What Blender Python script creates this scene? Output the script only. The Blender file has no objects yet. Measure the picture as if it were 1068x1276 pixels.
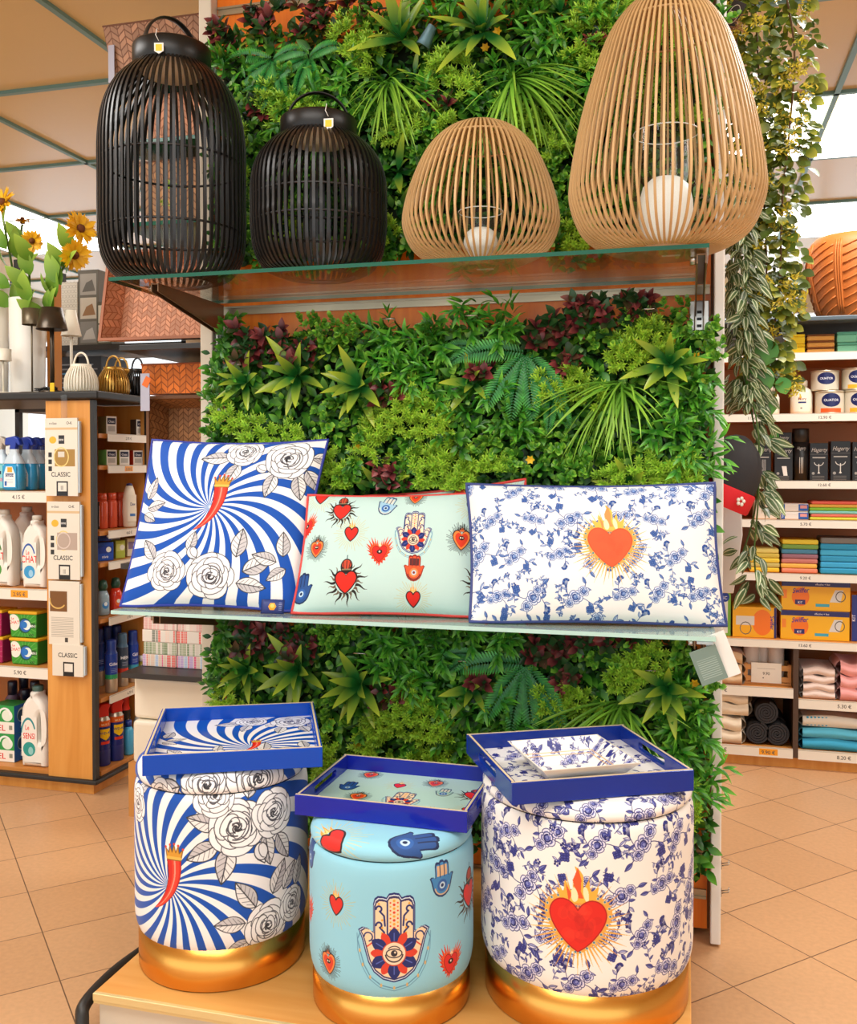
import bpy, bmesh, math, random
import numpy as np
from mathutils import Vector, Matrix, Quaternion
from math import sin, cos, pi, radians as R_
rnd = random.Random(11)
SC = bpy.context.scene
COL = SC.collection
# ------------------------------------------------------------------ camera maths (metres, eye at 1.05 m)
FPX = 1200.0; YAW = R_(15.0); PITCH = R_(1.2); EYE = 1.05
V0 = 578 + FPX*math.tan(PITCH)
cR = Vector((cos(YAW), sin(YAW), 0)); cF = Vector((-sin(YAW)*cos(PITCH), cos(YAW)*cos(PITCH), -sin(PITCH))); cU = cR.cross(cF)
CAM = Vector((0, 0, EYE))
def ray(u, v): return cR*((u-534)/FPX) + cF - cU*((v-V0)/FPX)
def atY(u, v, y):
    d = ray(u, v); return CAM + d*(y/d.y)
def atZ(u, v, z):
    d = ray(u, v); return CAM + d*((z-EYE)/d.z)
def atX(u, v, x):
    d = ray(u, v); return CAM + d*(x/d.x)
def depth(p): return (Vector(p)-CAM).dot(cF)
def px(n, p): return n*depth(p)/FPX          # n picture pixels as metres at point p

# ------------------------------------------------------------------ materials
def lin(c):
    if isinstance(c, str):
        c = tuple(int(c[i:i+2], 16)/255 for i in (0, 2, 4))
    return tuple((x/12.92 if x <= .04045 else ((x+.055)/1.055)**2.4) for x in c)
def l4(c): return lin(c)+(1.0,)
MATS = {}
def nodes_of(m):
    m.use_nodes = True
    nt = m.node_tree
    return nt, nt.nodes, nt.links, nt.nodes.get('Principled BSDF')
def mat(name, c, rough=.5, metal=0., spec=.5, coat=0., bump=None, var=None, sheen=0., aniso=0.):
    """plain principled material; var=(scale, amount) mottles the colour, bump=(scale, strength)"""
    if name in MATS: return MATS[name]
    m = bpy.data.materials.new(name); nt, N, L, b = nodes_of(m)
    b.inputs['Base Color'].default_value = l4(c); b.inputs['Roughness'].default_value = rough
    b.inputs['Metallic'].default_value = metal; b.inputs['Specular IOR Level'].default_value = spec
    b.inputs['Coat Weight'].default_value = coat; b.inputs['Sheen Weight'].default_value = sheen
    if aniso: b.inputs['Anisotropic'].default_value = aniso
    if var or bump:
        tc = N.new('ShaderNodeTexCoord')
    if var:
        n = N.new('ShaderNodeTexNoise'); n.inputs['Scale'].default_value = var[0]; n.inputs['Detail'].default_value = 4
        L.new(tc.outputs['Object'], n.inputs['Vector'])
        h = N.new('ShaderNodeHueSaturation'); h.inputs['Color'].default_value = l4(c)
        mr = N.new('ShaderNodeMapRange'); mr.inputs['From Min'].default_value = .3; mr.inputs['From Max'].default_value = .7
        mr.inputs['To Min'].default_value = 1-var[1]; mr.inputs['To Max'].default_value = 1+var[1]
        L.new(n.outputs['Fac'], mr.inputs['Value']); L.new(mr.outputs['Result'], h.inputs['Value']); L.new(h.outputs['Color'], b.inputs['Base Color'])
    if bump:
        n2 = N.new('ShaderNodeTexNoise'); n2.inputs['Scale'].default_value = bump[0]; n2.inputs['Detail'].default_value = 3
        L.new(tc.outputs['Object'], n2.inputs['Vector'])
        bp = N.new('ShaderNodeBump'); bp.inputs['Strength'].default_value = bump[1]; bp.inputs['Distance'].default_value = .002
        L.new(n2.outputs['Fac'], bp.inputs['Height']); L.new(bp.outputs['Normal'], b.inputs['Normal'])
    MATS[name] = m; return m
def wood(name, c, c2, axis=2, rough=.35, scale=1.0):
    if name in MATS: return MATS[name]
    m = bpy.data.materials.new(name); nt, N, L, b = nodes_of(m)
    tc = N.new('ShaderNodeTexCoord'); mp = N.new('ShaderNodeMapping')
    s = [14*scale]*3; s[axis] = 1.3*scale; mp.inputs['Scale'].default_value = s
    n = N.new('ShaderNodeTexNoise'); n.inputs['Scale'].default_value = 2.2; n.inputs['Detail'].default_value = 5; n.inputs['Distortion'].default_value = .6
    cr = N.new('ShaderNodeValToRGB'); cr.color_ramp.elements[0].position = .32; cr.color_ramp.elements[1].position = .7
    cr.color_ramp.elements[0].color = l4(c2); cr.color_ramp.elements[1].color = l4(c)
    L.new(tc.outputs['Object'], mp.inputs['Vector']); L.new(mp.outputs['Vector'], n.inputs['Vector']); L.new(n.outputs['Fac'], cr.inputs['Fac'])
    L.new(cr.outputs['Color'], b.inputs['Base Color']); b.inputs['Roughness'].default_value = rough
    MATS[name] = m; return m
def img_mat(name, img, rough=.6, spec=.4, coat=0., bump=0., weave=None, sheen=0.):
    m = bpy.data.materials.new(name); nt, N, L, b = nodes_of(m)
    t = N.new('ShaderNodeTexImage'); t.image = img; t.extension = 'REPEAT'
    L.new(t.outputs['Color'], b.inputs['Base Color']); b.inputs['Roughness'].default_value = rough
    b.inputs['Specular IOR Level'].default_value = spec; b.inputs['Coat Weight'].default_value = coat; b.inputs['Sheen Weight'].default_value = sheen
    if bump:
        bp = N.new('ShaderNodeBump'); bp.inputs['Strength'].default_value = bump; bp.inputs['Distance'].default_value = .004
        L.new(t.outputs['Color'], bp.inputs['Height']); L.new(bp.outputs['Normal'], b.inputs['Normal'])
    if weave:
        tc = N.new('ShaderNodeTexCoord'); n2 = N.new('ShaderNodeTexNoise'); n2.inputs['Scale'].default_value = weave[0]
        L.new(tc.outputs['Object'], n2.inputs['Vector'])
        bp = N.new('ShaderNodeBump'); bp.inputs['Strength'].default_value = weave[1]; bp.inputs['Distance'].default_value = .003
        L.new(n2.outputs['Fac'], bp.inputs['Height']); L.new(bp.outputs['Normal'], b.inputs['Normal'])
    MATS[name] = m; return m
def glass(name, tint=(1, 1, 1), gloss=.12, rough=.02):
    """thin clear sheet: mostly lets light through, mirrors at grazing angles"""
    if name in MATS: return MATS[name]
    m = bpy.data.materials.new(name); nt, N, L, b = nodes_of(m); N.remove(b)
    out = N.get('Material Output')
    tr = N.new('ShaderNodeBsdfTransparent'); tr.inputs['Color'].default_value = tuple(tint)+(1,)
    g = N.new('ShaderNodeBsdfGlossy'); g.inputs['Roughness'].default_value = rough
    lw = N.new('ShaderNodeLayerWeight'); lw.inputs['Blend'].default_value = .5
    pw = N.new('ShaderNodeMath'); pw.operation = 'POWER'; pw.inputs[1].default_value = 4.5; L.new(lw.outputs['Facing'], pw.inputs[0])
    ma = N.new('ShaderNodeMath'); ma.operation = 'MULTIPLY_ADD'; ma.inputs[1].default_value = .8; ma.inputs[2].default_value = gloss*.3; L.new(pw.outputs[0], ma.inputs[0])
    mx = N.new('ShaderNodeMixShader')
    L.new(ma.outputs[0], mx.inputs['Fac']); L.new(tr.outputs[0], mx.inputs[1]); L.new(g.outputs[0], mx.inputs[2])
    L.new(mx.outputs[0], out.inputs['Surface'])
    MATS[name] = m; return m
def emit(name, c, s):
    if name in MATS: return MATS[name]
    m = bpy.data.materials.new(name); nt, N, L, b = nodes_of(m)
    b.inputs['Base Color'].default_value = l4(c); b.inputs['Emission Color'].default_value = l4(c); b.inputs['Emission Strength'].default_value = s
    MATS[name] = m; return m
def leafmat(name, base, tip, var=.25, rough=.38, pos=(.25, .95), stripe=None, other=None, trans=.12):
    """leaf colour runs base -> tip along the leaf; every leaf differs a little; other = second leaf colour"""
    if name in MATS: return MATS[name]
    m = bpy.data.materials.new(name); nt, N, L, b = nodes_of(m)
    uv = N.new('ShaderNodeUVMap'); sep = N.new('ShaderNodeSeparateXYZ'); L.new(uv.outputs[0], sep.inputs[0])
    cr = N.new('ShaderNodeValToRGB'); e = cr.color_ramp.elements
    e[0].position = pos[0]; e[1].position = pos[1]; e[0].color = l4(base); e[1].color = l4(tip)
    L.new(sep.outputs['Y'], cr.inputs['Fac']); col = cr.outputs['Color']
    geo = N.new('ShaderNodeNewGeometry')
    if stripe:
        # bands either side of the midrib
        cr2 = N.new('ShaderNodeValToRGB'); cr2.color_ramp.interpolation = 'EASE'; e2 = cr2.color_ramp.elements
        e2[0].position = 0; e2[0].color = (0, 0, 0, 1); e2[1].position = 1; e2[1].color = (0, 0, 0, 1)
        for p, v in ((.12, 0), (.24, 1), (.36, 0), (.64, 0), (.76, 1), (.88, 0)):
            q = e2.new(p); q.color = (v, v, v, 1)
        L.new(sep.outputs['X'], cr2.inputs['Fac'])
        mx = N.new('ShaderNodeMix'); mx.data_type = 'RGBA'; mx.inputs['B'].default_value = l4(stripe)
        L.new(cr2.outputs['Color'], mx.inputs['Factor']); L.new(col, mx.inputs['A']); col = mx.outputs['Result']
    if other:
        st = N.new('ShaderNodeMapRange'); st.inputs['From Min'].default_value = .38; st.inputs['From Max'].default_value = .5
        L.new(geo.outputs['Random Per Island'], st.inputs['Value'])
        mx = N.new('ShaderNodeMix'); mx.data_type = 'RGBA'; mx.inputs['B'].default_value = l4(other)
        L.new(st.outputs['Result'], mx.inputs['Factor']); L.new(col, mx.inputs['A']); col = mx.outputs['Result']
    h = N.new('ShaderNodeHueSaturation'); L.new(col, h.inputs['Color'])
    mr = N.new('ShaderNodeMapRange'); mr.inputs['To Min'].default_value = 1-var; mr.inputs['To Max'].default_value = 1+var
    mu = N.new('ShaderNodeMath'); mu.operation = 'MULTIPLY'; mu.inputs[1].default_value = 7.31
    fr = N.new('ShaderNodeMath'); fr.operation = 'FRACT'
    L.new(geo.outputs['Random Per Island'], mu.inputs[0]); L.new(mu.outputs[0], fr.inputs[0]); L.new(fr.outputs[0], mr.inputs['Value'])
    L.new(mr.outputs['Result'], h.inputs['Value']); L.new(h.outputs['Color'], b.inputs['Base Color'])
    b.inputs['Roughness'].default_value = rough
    tl = N.new('ShaderNodeBsdfTranslucent'); L.new(h.outputs['Color'], tl.inputs['Color'])
    ms = N.new('ShaderNodeMixShader'); ms.inputs['Fac'].default_value = trans
    L.new(b.outputs[0], ms.inputs[1]); L.new(tl.outputs[0], ms.inputs[2]); L.new(ms.outputs[0], N.get('Material Output').inputs['Surface'])
    MATS[name] = m; return m

# ------------------------------------------------------------------ mesh building
class MB:
    def __init__(s): s.v = []; s.f = []; s.m = []; s.uv = []; s.sm = []
    def add(s, vs, fs, mi=0, uvs=None, smooth=False):
        o = len(s.v); s.v += [tuple(p) for p in vs]
        for k, f in enumerate(fs):
            s.f.append(tuple(i+o for i in f)); s.m.append(mi if not isinstance(mi, (list, tuple)) else mi[k]); s.sm.append(smooth)
            s.uv.append(uvs[k] if uvs else [(0, 0)]*len(f))
        return s
    def box(s, c, d, mi=0, rz=0., front=None, M=None):
        """box centred at c with size d; front = material index for its -y face (uv 0..1)"""
        x, y, z = (q/2 for q in d)
        vs = [Vector(p) for p in ((-x,-y,-z),(x,-y,-z),(x,y,-z),(-x,y,-z),(-x,-y,z),(x,-y,z),(x,y,z),(-x,y,z))]
        rm = Matrix.Rotation(rz, 3, 'Z') if M is None else M
        vs = [rm @ p + Vector(c) for p in vs]
        fs = [(0,1,5,4),(1,2,6,5),(2,3,7,6),(3,0,4,7),(4,5,6,7),(3,2,1,0)]
        mi2 = [mi]*6
        if front is not None: mi2[0] = front
        return s.add(vs, fs, mi2, [[(0,0),(1,0),(1,1),(0,1)]]*6)
    def lathe(s, prof, n=32, mi=0, sx=1., sy=1., c=(0,0,0), caps=True, smooth=True, close=False, pw=2., uvh=None, ang0=0.):
        """spin a profile [(r,z)...]; pw>2 squares the section"""
        vs = []; L_ = len(prof)
        h0 = prof[0][1]; acc = [0]
        for a, b in zip(prof, prof[1:]): acc.append(acc[-1]+math.hypot(b[0]-a[0], b[1]-a[1]))
        tot = acc[-1] or 1
        for r, z in prof:
            for k in range(n):
                a = ang0+2*pi*k/n; ca, sa = cos(a), sin(a)
                if pw != 2.:
                    q = (abs(ca)**pw+abs(sa)**pw)**(-1/pw); ca *= q; sa *= q
                vs.append((c[0]+r*ca*sx, c[1]+r*sa*sy, c[2]+z))
        fs = []; uvs = []
        for i in range(L_-1):
            for k in range(n):
                k2 = (k+1) % n
                fs.append((i*n+k, i*n+k2, (i+1)*n+k2, (i+1)*n+k))
                v0_, v1_ = (acc[i]/tot, acc[i+1]/tot) if uvh is None else (prof[i][1]/uvh, prof[i+1][1]/uvh)
                uvs.append([(k/n, v0_), ((k+1)/n, v0_), ((k+1)/n, v1_), (k/n, v1_)])
        s.add(vs, fs, mi, uvs, smooth)
        if caps and not close:
            o = len(s.v)-L_*n
            if prof[0][0] > 1e-6: s.f.append(tuple(o+k for k in reversed(range(n)))); s.m.append(mi); s.uv.append([(0,0)]*n); s.sm.append(False)
            if prof[-1][0] > 1e-6: s.f.append(tuple(o+(L_-1)*n+k for k in range(n))); s.m.append(mi); s.uv.append([(0,0)]*n); s.sm.append(False)
        return s
    def tube(s, pts, r, n=6, mi=0, closed=False, caps=True, flat=None):
        """sweep a circle (or flat=(w,d) strip) along pts; r may be a list"""
        P = [Vector(p) for p in pts]; m = len(P)
        rr = r if isinstance(r, (list, tuple)) else [r]*m
        t0 = (P[1]-P[0]).normalized()
        ref = Vector((0,0,1)) if abs(t0.z) < .9 else Vector((1,0,0))
        nx = t0.cross(ref).normalized(); vs = []
        for i in range(m):
            if closed: t = (P[(i+1) % m]-P[i-1])
            else: t = P[min(i+1, m-1)]-P[max(i-1, 0)]
            t.normalize()
            nx = (nx - t*nx.dot(t)); nx.normalize(); ny = t.cross(nx)
            for k in range(n):
                a = 2*pi*(k+.5)/n
                if flat: q = nx*(flat[0]*.7071*cos(a)*1.0)+ny*(flat[1]*.7071*sin(a))
                else: q = nx*(rr[i]*cos(a))+ny*(rr[i]*sin(a))
                vs.append(P[i]+q)
        fs = []
        for i in range(m if closed else m-1):
            j = (i+1) % m
            for k in range(n):
                k2 = (k+1) % n; fs.append((i*n+k, i*n+k2, j*n+k2, j*n+k))
        if caps and not closed: fs += [tuple(reversed(range(n))), tuple((m-1)*n+k for k in range(n))]
        return s.add(vs, fs, mi, None, n > 4)
    def grid(s, fn, nu, nv, mi=0, smooth=True, flip=False):
        vs = [fn(i/nu, j/nv) for j in range(nv+1) for i in range(nu+1)]
        fs = []; uvs = []
        for j in range(nv):
            for i in range(nu):
                a = j*(nu+1)+i; f = (a, a+1, a+nu+2, a+nu+1); u = [(i/nu, j/nv), ((i+1)/nu, j/nv), ((i+1)/nu, (j+1)/nv), (i/nu, (j+1)/nv)]
                if flip: f = f[::-1]; u = u[::-1]
                fs.append(f); uvs.append(u)
        return s.add(vs, fs, mi, uvs, smooth)
    def build(s, name, mats, parent=None, bevel=0., seg=2, loc=None, rot=None):
        me = bpy.data.meshes.new(name); me.from_pydata(s.v, [], s.f)
        if not isinstance(mats, (list, tuple)): mats = [mats]
        for q in mats: me.materials.append(q)
        me.polygons.foreach_set('material_index', s.m); me.polygons.foreach_set('use_smooth', s.sm)
        ul = me.uv_layers.new(name='UVMap'); ul.data.foreach_set('uv', [c for u in s.uv for p in u for c in p])
        me.update()
        o = bpy.data.objects.new(name, me); COL.objects.link(o)
        if parent: o.parent = parent
        if loc is not None: o.location = loc
        if rot is not None: o.rotation_euler = rot
        if bevel:
            b = o.modifiers.new('bevel', 'BEVEL'); b.width = bevel; b.segments = seg; b.limit_method = 'ANGLE'; b.angle_limit = R_(35)
        return o
def tag(o, label=None, cat=None, group=None, kind=None):
    if label: o['label'] = label
    if cat: o['category'] = cat
    if group: o['group'] = group
    if kind: o['kind'] = kind
    return o
def thing(name, label, cat, loc=(0,0,0), rz=0., group=None):
    o = bpy.data.objects.new(name, None); o.empty_display_size = .05; COL.objects.link(o)
    o.location = loc; o.rotation_euler = (0, 0, rz)
    return tag(o, label, cat, group)
def dup(root, loc, label=None, rz=None, group=None, scale=None):
    def cp(o, par):
        c = o.copy(); COL.objects.link(c)
        if par: c.parent = par
        for ch in list(o.children): cp(ch, c)
        return c
    c = cp(root, None); c.location = loc
    if rz is not None: c.rotation_euler = (0, 0, rz)
    if scale: c.scale = (scale,)*3
    if label: c['label'] = label
    if group: c['group'] = group
    return c
def shape2d(name, loops, dep, bev, mats, parent=None, loc=(0,0,0), rot=(0,0,0)):
    """outline with holes, extruded to a rounded solid, standing in x/z, thickness along y"""
    cu = bpy.data.curves.new(name, 'CURVE'); cu.dimensions = '2D'; cu.fill_mode = 'BOTH'
    cu.extrude = max(dep/2-bev, .0001); cu.bevel_depth = bev; cu.bevel_resolution = 2; cu.offset = -bev
    for lp in loops:
        sp = cu.splines.new('POLY'); sp.points.add(len(lp)-1); sp.use_cyclic_u = True
        for p, q in zip(sp.points, lp): p.co = (q[0], q[1], 0, 1)
    tmp = bpy.data.objects.new('tmp', cu); COL.objects.link(tmp)
    dg = bpy.context.evaluated_depsgraph_get()
    me = bpy.data.meshes.new_from_object(tmp.evaluated_get(dg)); bpy.data.objects.remove(tmp); bpy.data.curves.remove(cu)
    me.transform(Matrix.Rotation(pi/2, 4, 'X')); me.name = name
    me.materials.clear(); me.materials.append(mats)
    for p in me.polygons: p.use_smooth = True
    try: me.set_sharp_from_angle(angle=R_(40))
    except Exception: pass
    o = bpy.data.objects.new(name, me); COL.objects.link(o); o.location = loc; o.rotation_euler = rot
    if parent: o.parent = parent
    return o
def smooth_curve(pts, n=8, closed=False):
    P = [np.array(p, float) for p in pts]; out = []; m = len(P)
    for i in range(m if closed else m-1):
        if closed: a, b, c, d = P[i-1], P[i], P[(i+1) % m], P[(i+2) % m]
        else: a, b, c, d = P[max(i-1,0)], P[i], P[i+1], P[min(i+2,m-1)]
        for k in range(n):
            t = k/n; out.append(.5*((2*b)+(c-a)*t+(2*a-5*b+4*c-d)*t*t+(3*b-a-3*c+d)*t**3))
    if not closed: out.append(P[-1])
    return out

# ------------------------------------------------------------------ a small painter for printed fabrics and labels
_TX = {}
def text_tris(s, bold=True):
    if s in _TX: return _TX[s]
    cu = bpy.data.curves.new('t', 'FONT'); cu.body = s; cu.size = 1; cu.align_x = 'CENTER'; cu.resolution_u = 3
    if bold: cu.offset = .012
    o = bpy.data.objects.new('t', cu); COL.objects.link(o)
    dg = bpy.context.evaluated_depsgraph_get(); ev = o.evaluated_get(dg); me = ev.to_mesh(); me.calc_loop_triangles()
    co = np.array([v.co[:2] for v in me.vertices]).reshape(-1, 2)
    tr = np.array([t.vertices[:] for t in me.loop_triangles], int).reshape(-1, 3)
    r = co[tr] if len(tr) else np.zeros((0,3,2))
    ev.to_mesh_clear(); bpy.data.objects.remove(o); bpy.data.curves.remove(cu)
    _TX[s] = r; return r
class Canvas:
    def __init__(s, w, h, ppm, bg, y0=None):
        """w x h metres, x centred, y from y0 (default centred) upward"""
        s.W = max(8, int(round(w*ppm))); s.H = max(8, int(round(h*ppm))); s.k = ppm; s.x0 = -w/2; s.y0 = -h/2 if y0 is None else y0
        s.a = np.empty((s.H, s.W, 3), np.float32); s.a[:] = np.array(s.c(bg), np.float32)
    @staticmethod
    def c(c): return tuple(int(c[i:i+2], 16)/255 for i in (0,2,4)) if isinstance(c, str) else c
    def grid(s):
        X, Y = np.meshgrid((np.arange(s.W)+.5)/s.k+s.x0, (np.arange(s.H)+.5)/s.k+s.y0); return X, Y
    def _bb(s, xa, ya, xb, yb):
        i0 = max(int((xa-s.x0)*s.k)-1, 0); i1 = min(int((xb-s.x0)*s.k)+2, s.W); j0 = max(int((ya-s.y0)*s.k)-1, 0); j1 = min(int((yb-s.y0)*s.k)+2, s.H)
        if i1 <= i0 or j1 <= j0: return None
        X = ((np.arange(i0, i1)+.5)/s.k+s.x0)[None,:]; Y = ((np.arange(j0, j1)+.5)/s.k+s.y0)[:,None]
        return i0, i1, j0, j1, X, Y
    def _put(s, b, m, col, al=1.):
        i0, i1, j0, j1 = b[:4]; v = s.a[j0:j1, i0:i1]; w = (m*al)[...,None] if m.dtype != bool else (m[...,None]*np.float32(al))
        v += w*(np.array(s.c(col), np.float32)-v)
    def fill(s, pts, col, al=1.):
        P = np.asarray(pts, float); b = s._bb(P[:,0].min(), P[:,1].min(), P[:,0].max(), P[:,1].max())
        if b is None: return
        X, Y = b[4], b[5]; m = np.zeros((Y.shape[0], X.shape[1]), bool); Q = np.roll(P, -1, 0)
        for (ax, ay), (bx, by) in zip(P, Q):
            if ay == by: continue
            t = ((ay > Y) != (by > Y)); xi = ax+(Y-ay)*(bx-ax)/(by-ay); m ^= t & (X < xi)
        s._put(b, m, col, al)
    def stroke(s, pts, w, col, al=1., closed=False, w1=None):
        P = np.asarray(pts, float)
        if closed: P = np.vstack([P, P[:1]])
        n = len(P)-1; w1 = w if w1 is None else w1; hm = max(w, w1)/2
        b = s._bb(P[:,0].min()-hm, P[:,1].min()-hm, P[:,0].max()+hm, P[:,1].max()+hm)
        if b is None: return
        X, Y = b[4], b[5]; cov = np.zeros((Y.shape[0], X.shape[1]), np.float32)
        for i in range(n):
            (ax, ay), (bx, by) = P[i], P[i+1]; dx, dy = bx-ax, by-ay; l2 = dx*dx+dy*dy+1e-18
            t = np.clip(((X-ax)*dx+(Y-ay)*dy)/l2, 0, 1); d = np.hypot(X-ax-t*dx, Y-ay-t*dy)
            ww = (w+(w1-w)*(i/max(n,1)))/2
            cov = np.maximum(cov, np.clip((ww-d)*s.k+.5, 0, 1))
        s._put(b, cov, col, al)
    def disc(s, c, r, col, al=1., ry=None):
        ry = ry or r; b = s._bb(c[0]-r, c[1]-ry, c[0]+r, c[1]+ry)
        if b is None: return
        d = np.hypot((b[4]-c[0])/r, (b[5]-c[1])/ry); s._put(b, np.clip((1-d)*min(r,ry)*s.k+.5, 0, 1).astype(np.float32), col, al)
    def rect(s, x0, y0, x1, y1, col, al=1.): s.fill([(x0,y0),(x1,y0),(x1,y1),(x0,y1)], col, al)
    def text(s, str_, x, y, size, col, sx=1., rot=0., bold=True, shear=0.):
        ca, sa = cos(rot), sin(rot)
        for t in text_tris(str_, bold):
            q = [((a*sx+b*shear)*size, b*size) for a, b in t]
            s.fill([(x+a*ca-b*sa, y+a*sa+b*ca) for a, b in q], col)
    def image(s, name):
        im = bpy.data.images.new(name, s.W, s.H, alpha=False)
        px_ = np.ones((s.H, s.W, 4), np.float32); px_[...,:3] = np.clip(s.a, 0, 1); im.pixels.foreach_set(px_.ravel()); im.update(); return im
def TF(x, y, s, rot=0.):
    ca, sa = cos(rot)*s, sin(rot)*s
    return lambda pts: [(x+a*ca-b*sa, y+a*sa+b*ca) for a, b in pts]
def circ(cx, cy, r, n=24, ry=None, a0=0, a1=2*pi): return [(cx+r*cos(a0+(a1-a0)*k/n), cy+(ry or r)*sin(a0+(a1-a0)*k/n)) for k in range(n+(0 if a1-a0 > 6.2 else 1))]
# ------------------------------------------------------------------ printed motifs (unit size about 1 = half height)
_h = [(0,.52),(.2,.76),(.5,.88),(.82,.76),(.99,.42),(.9,.02),(.6,-.42),(.28,-.74),(0,-.93)]
_h = [tuple(p) for p in smooth_curve(_h, 3)]
HEART = _h[:-1]+[(-a, b) for a, b in _h[:0:-1]]
def flame_shape(h, w, n=5, seed=1):
    r = random.Random(seed); pts = [(-w, 0)]
    for i in range(n):
        x0 = -w+2*w*i/n; xm = x0+w/n; hh = h*(1-.75*abs(2*(i+.5)/n-1))*(.85+.3*r.random())
        pts += [(xm-w/n*.55, hh*.45), (xm+(r.random()-.5)*w/n*.8, hh), (xm+w/n*.55, hh*.5), (x0+2*w/n, h*.12)]
    pts += [(w, 0)]; return pts
def m_gold_heart(C, x, y, s, rot=0, heart='d8281e', ray='c9b878', fl='f0a040'):
    T = TF(x, y, s, rot)
    for k in range(40):
        a = 2*pi*k/40; r1 = 1.75+.3*(k % 3); C.stroke(T([(1.1*cos(a), .1+1.1*sin(a)), (r1*cos(a), .1+r1*sin(a))]), .05*s, ray, .8, w1=.02*s)
    f = flame_shape(1.3, .45, 3, 2); C.fill(T([(a, b+.75) for a, b in f]), fl); C.fill(T([(a*.6, b*.6+.75) for a, b in f]), 'ffd080')
    C.fill(T([(a*.86, b*1.0) for a, b in HEART]), heart); C.stroke(T([(a*.86, b) for a, b in HEART]), .12*s, '2a1a18', closed=True)
def m_hair_heart(C, x, y, s, rot=0):
    T = TF(x, y, s, rot); r = random.Random(5)
    for k in range(64):
        a = 2*pi*k/64; r1 = 1.15+.45*r.random(); C.stroke(T([(.7*cos(a), .8*sin(a)), (r1*cos(a), .1+r1*1.1*sin(a))]), .055*s, '3a4648', .7, w1=.01*s)
    f = flame_shape(1.1, .5, 5, 8); C.fill(T([(a, b+.85) for a, b in f]), '221c18'); C.fill(T([(a*.55, b*.5+.85) for a, b in f]), 'e86a30')
    C.fill(T([(a*.95, b*1.1) for a, b in HEART]), '2a1512'); C.fill(T([(a*.86, b*1.0) for a, b in HEART]), 'f0863e'); C.fill(T([(a*.66, b*.78) for a, b in HEART]), 'd83a1e')
    C.disc(T([(0,.2)])[0], .28*s, '201010', ry=.2*s); C.disc(T([(-.1,.22)])[0], .09*s, 'f4e0c8'); C.disc(T([(.12,.22)])[0], .07*s, 'f4e0c8')
def m_flame_heart(C, x, y, s, rot=0):
    T = TF(x, y, s, rot); r = random.Random(3); n = 26
    for q, col in ((1.0, 'd8381e'), (.82, 'f05a2a')):
        pts = []
        for k in range(n):
            t = 2*pi*k/n; hx, hy = HEART[int(k*48/n) % 48]
            pts.append((hx*1.05*q, hy*1.05*q)); t2 = (k+.5)*48/n; hx, hy = HEART[int(t2) % 48]; g = (1.45+.35*max(hy, 0)+.15*r.random())*q
            pts.append((hx*g*.92, hy*g+.12))
        C.fill(T(pts), col)
    C.fill(T([(a*.8, b*.9) for a, b in HEART]), 'e02820'); C.stroke(T([(a*.8, b*.9) for a, b in HEART]), .06*s, '8c1a12', closed=True)
    C.fill(T([(a*.3, b*.5+.75) for a, b in flame_shape(1, .6, 1)]), 'ffd9a8'); C.disc(T([(0,.18)])[0], .3*s, '2a1414', ry=.22*s); C.disc(T([(0,.2)])[0], .1*s, 'ffe8d8')
def m_crown_heart(C, x, y, s, rot=0):
    """big red heart with a crowned head of flame and long wavy black rays"""
    T = TF(x, y, s, rot)
    for k in range(22):
        a = -pi/2+2*pi*(k+.5)/22; L = 2.0 if k % 2 == 0 else 1.55
        if 1.15 < a < 2.0: continue
        p = []; q = []
        for i in range(9):
            t = i/8; rr = .9+(L-.9)*t; w = .13*(1-t); o = .09*sin(t*6)
            ux, uy = cos(a), sin(a); p.append((ux*rr-uy*(o+w), uy*rr+ux*(o+w))); q.append((ux*rr-uy*(o-w), uy*rr+ux*(o-w)))
        C.fill(T(p+q[::-1]), '2a2420' if k % 2 == 0 else '6b5a48')
    C.disc(T([(0, 1.25)])[0], .52*s, '231b18', ry=.62*s); C.disc(T([(0, 1.4)])[0], .4*s, 'c8482e', ry=.38*s)
    for dx in (-.2, 0, .2): C.stroke(T([(dx, .95), (dx*1.6, 1.7)]), .06*s, '3a2018')
    C.stroke(T([(-.35, 1.0), (.35, 1.0)]), .12*s, '8a7a5a'); C.stroke(T([(0, 1.8), (0, 2.15)]), .07*s, '2a4450')
    C.fill(T([(a*1.02, b*1.05) for a, b in HEART]), '2a1412'); C.fill(T([(a*.9, b*.92) for a, b in HEART]), 'e02a1c')
def hamsa_outline(q=1.0):
    R = [(0,2.72),(.22,2.68),(.34,2.5),(.5,2.55),(.72,2.56),(.86,2.44),(.93,2.2),(.93,1.0),(1.05,.98),(1.18,1.12),(1.42,1.15),(1.62,1.0),(1.52,.82),(1.42,.55),(1.3,.1),(1.15,-.4),(.9,-.82),(.5,-1.12),(0,-1.25)]
    R = [(a*q, b*q+(1-q)*.4) for a, b in R]
    return R+[(-a, b) for a, b in R[-2:0:-1]]
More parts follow.
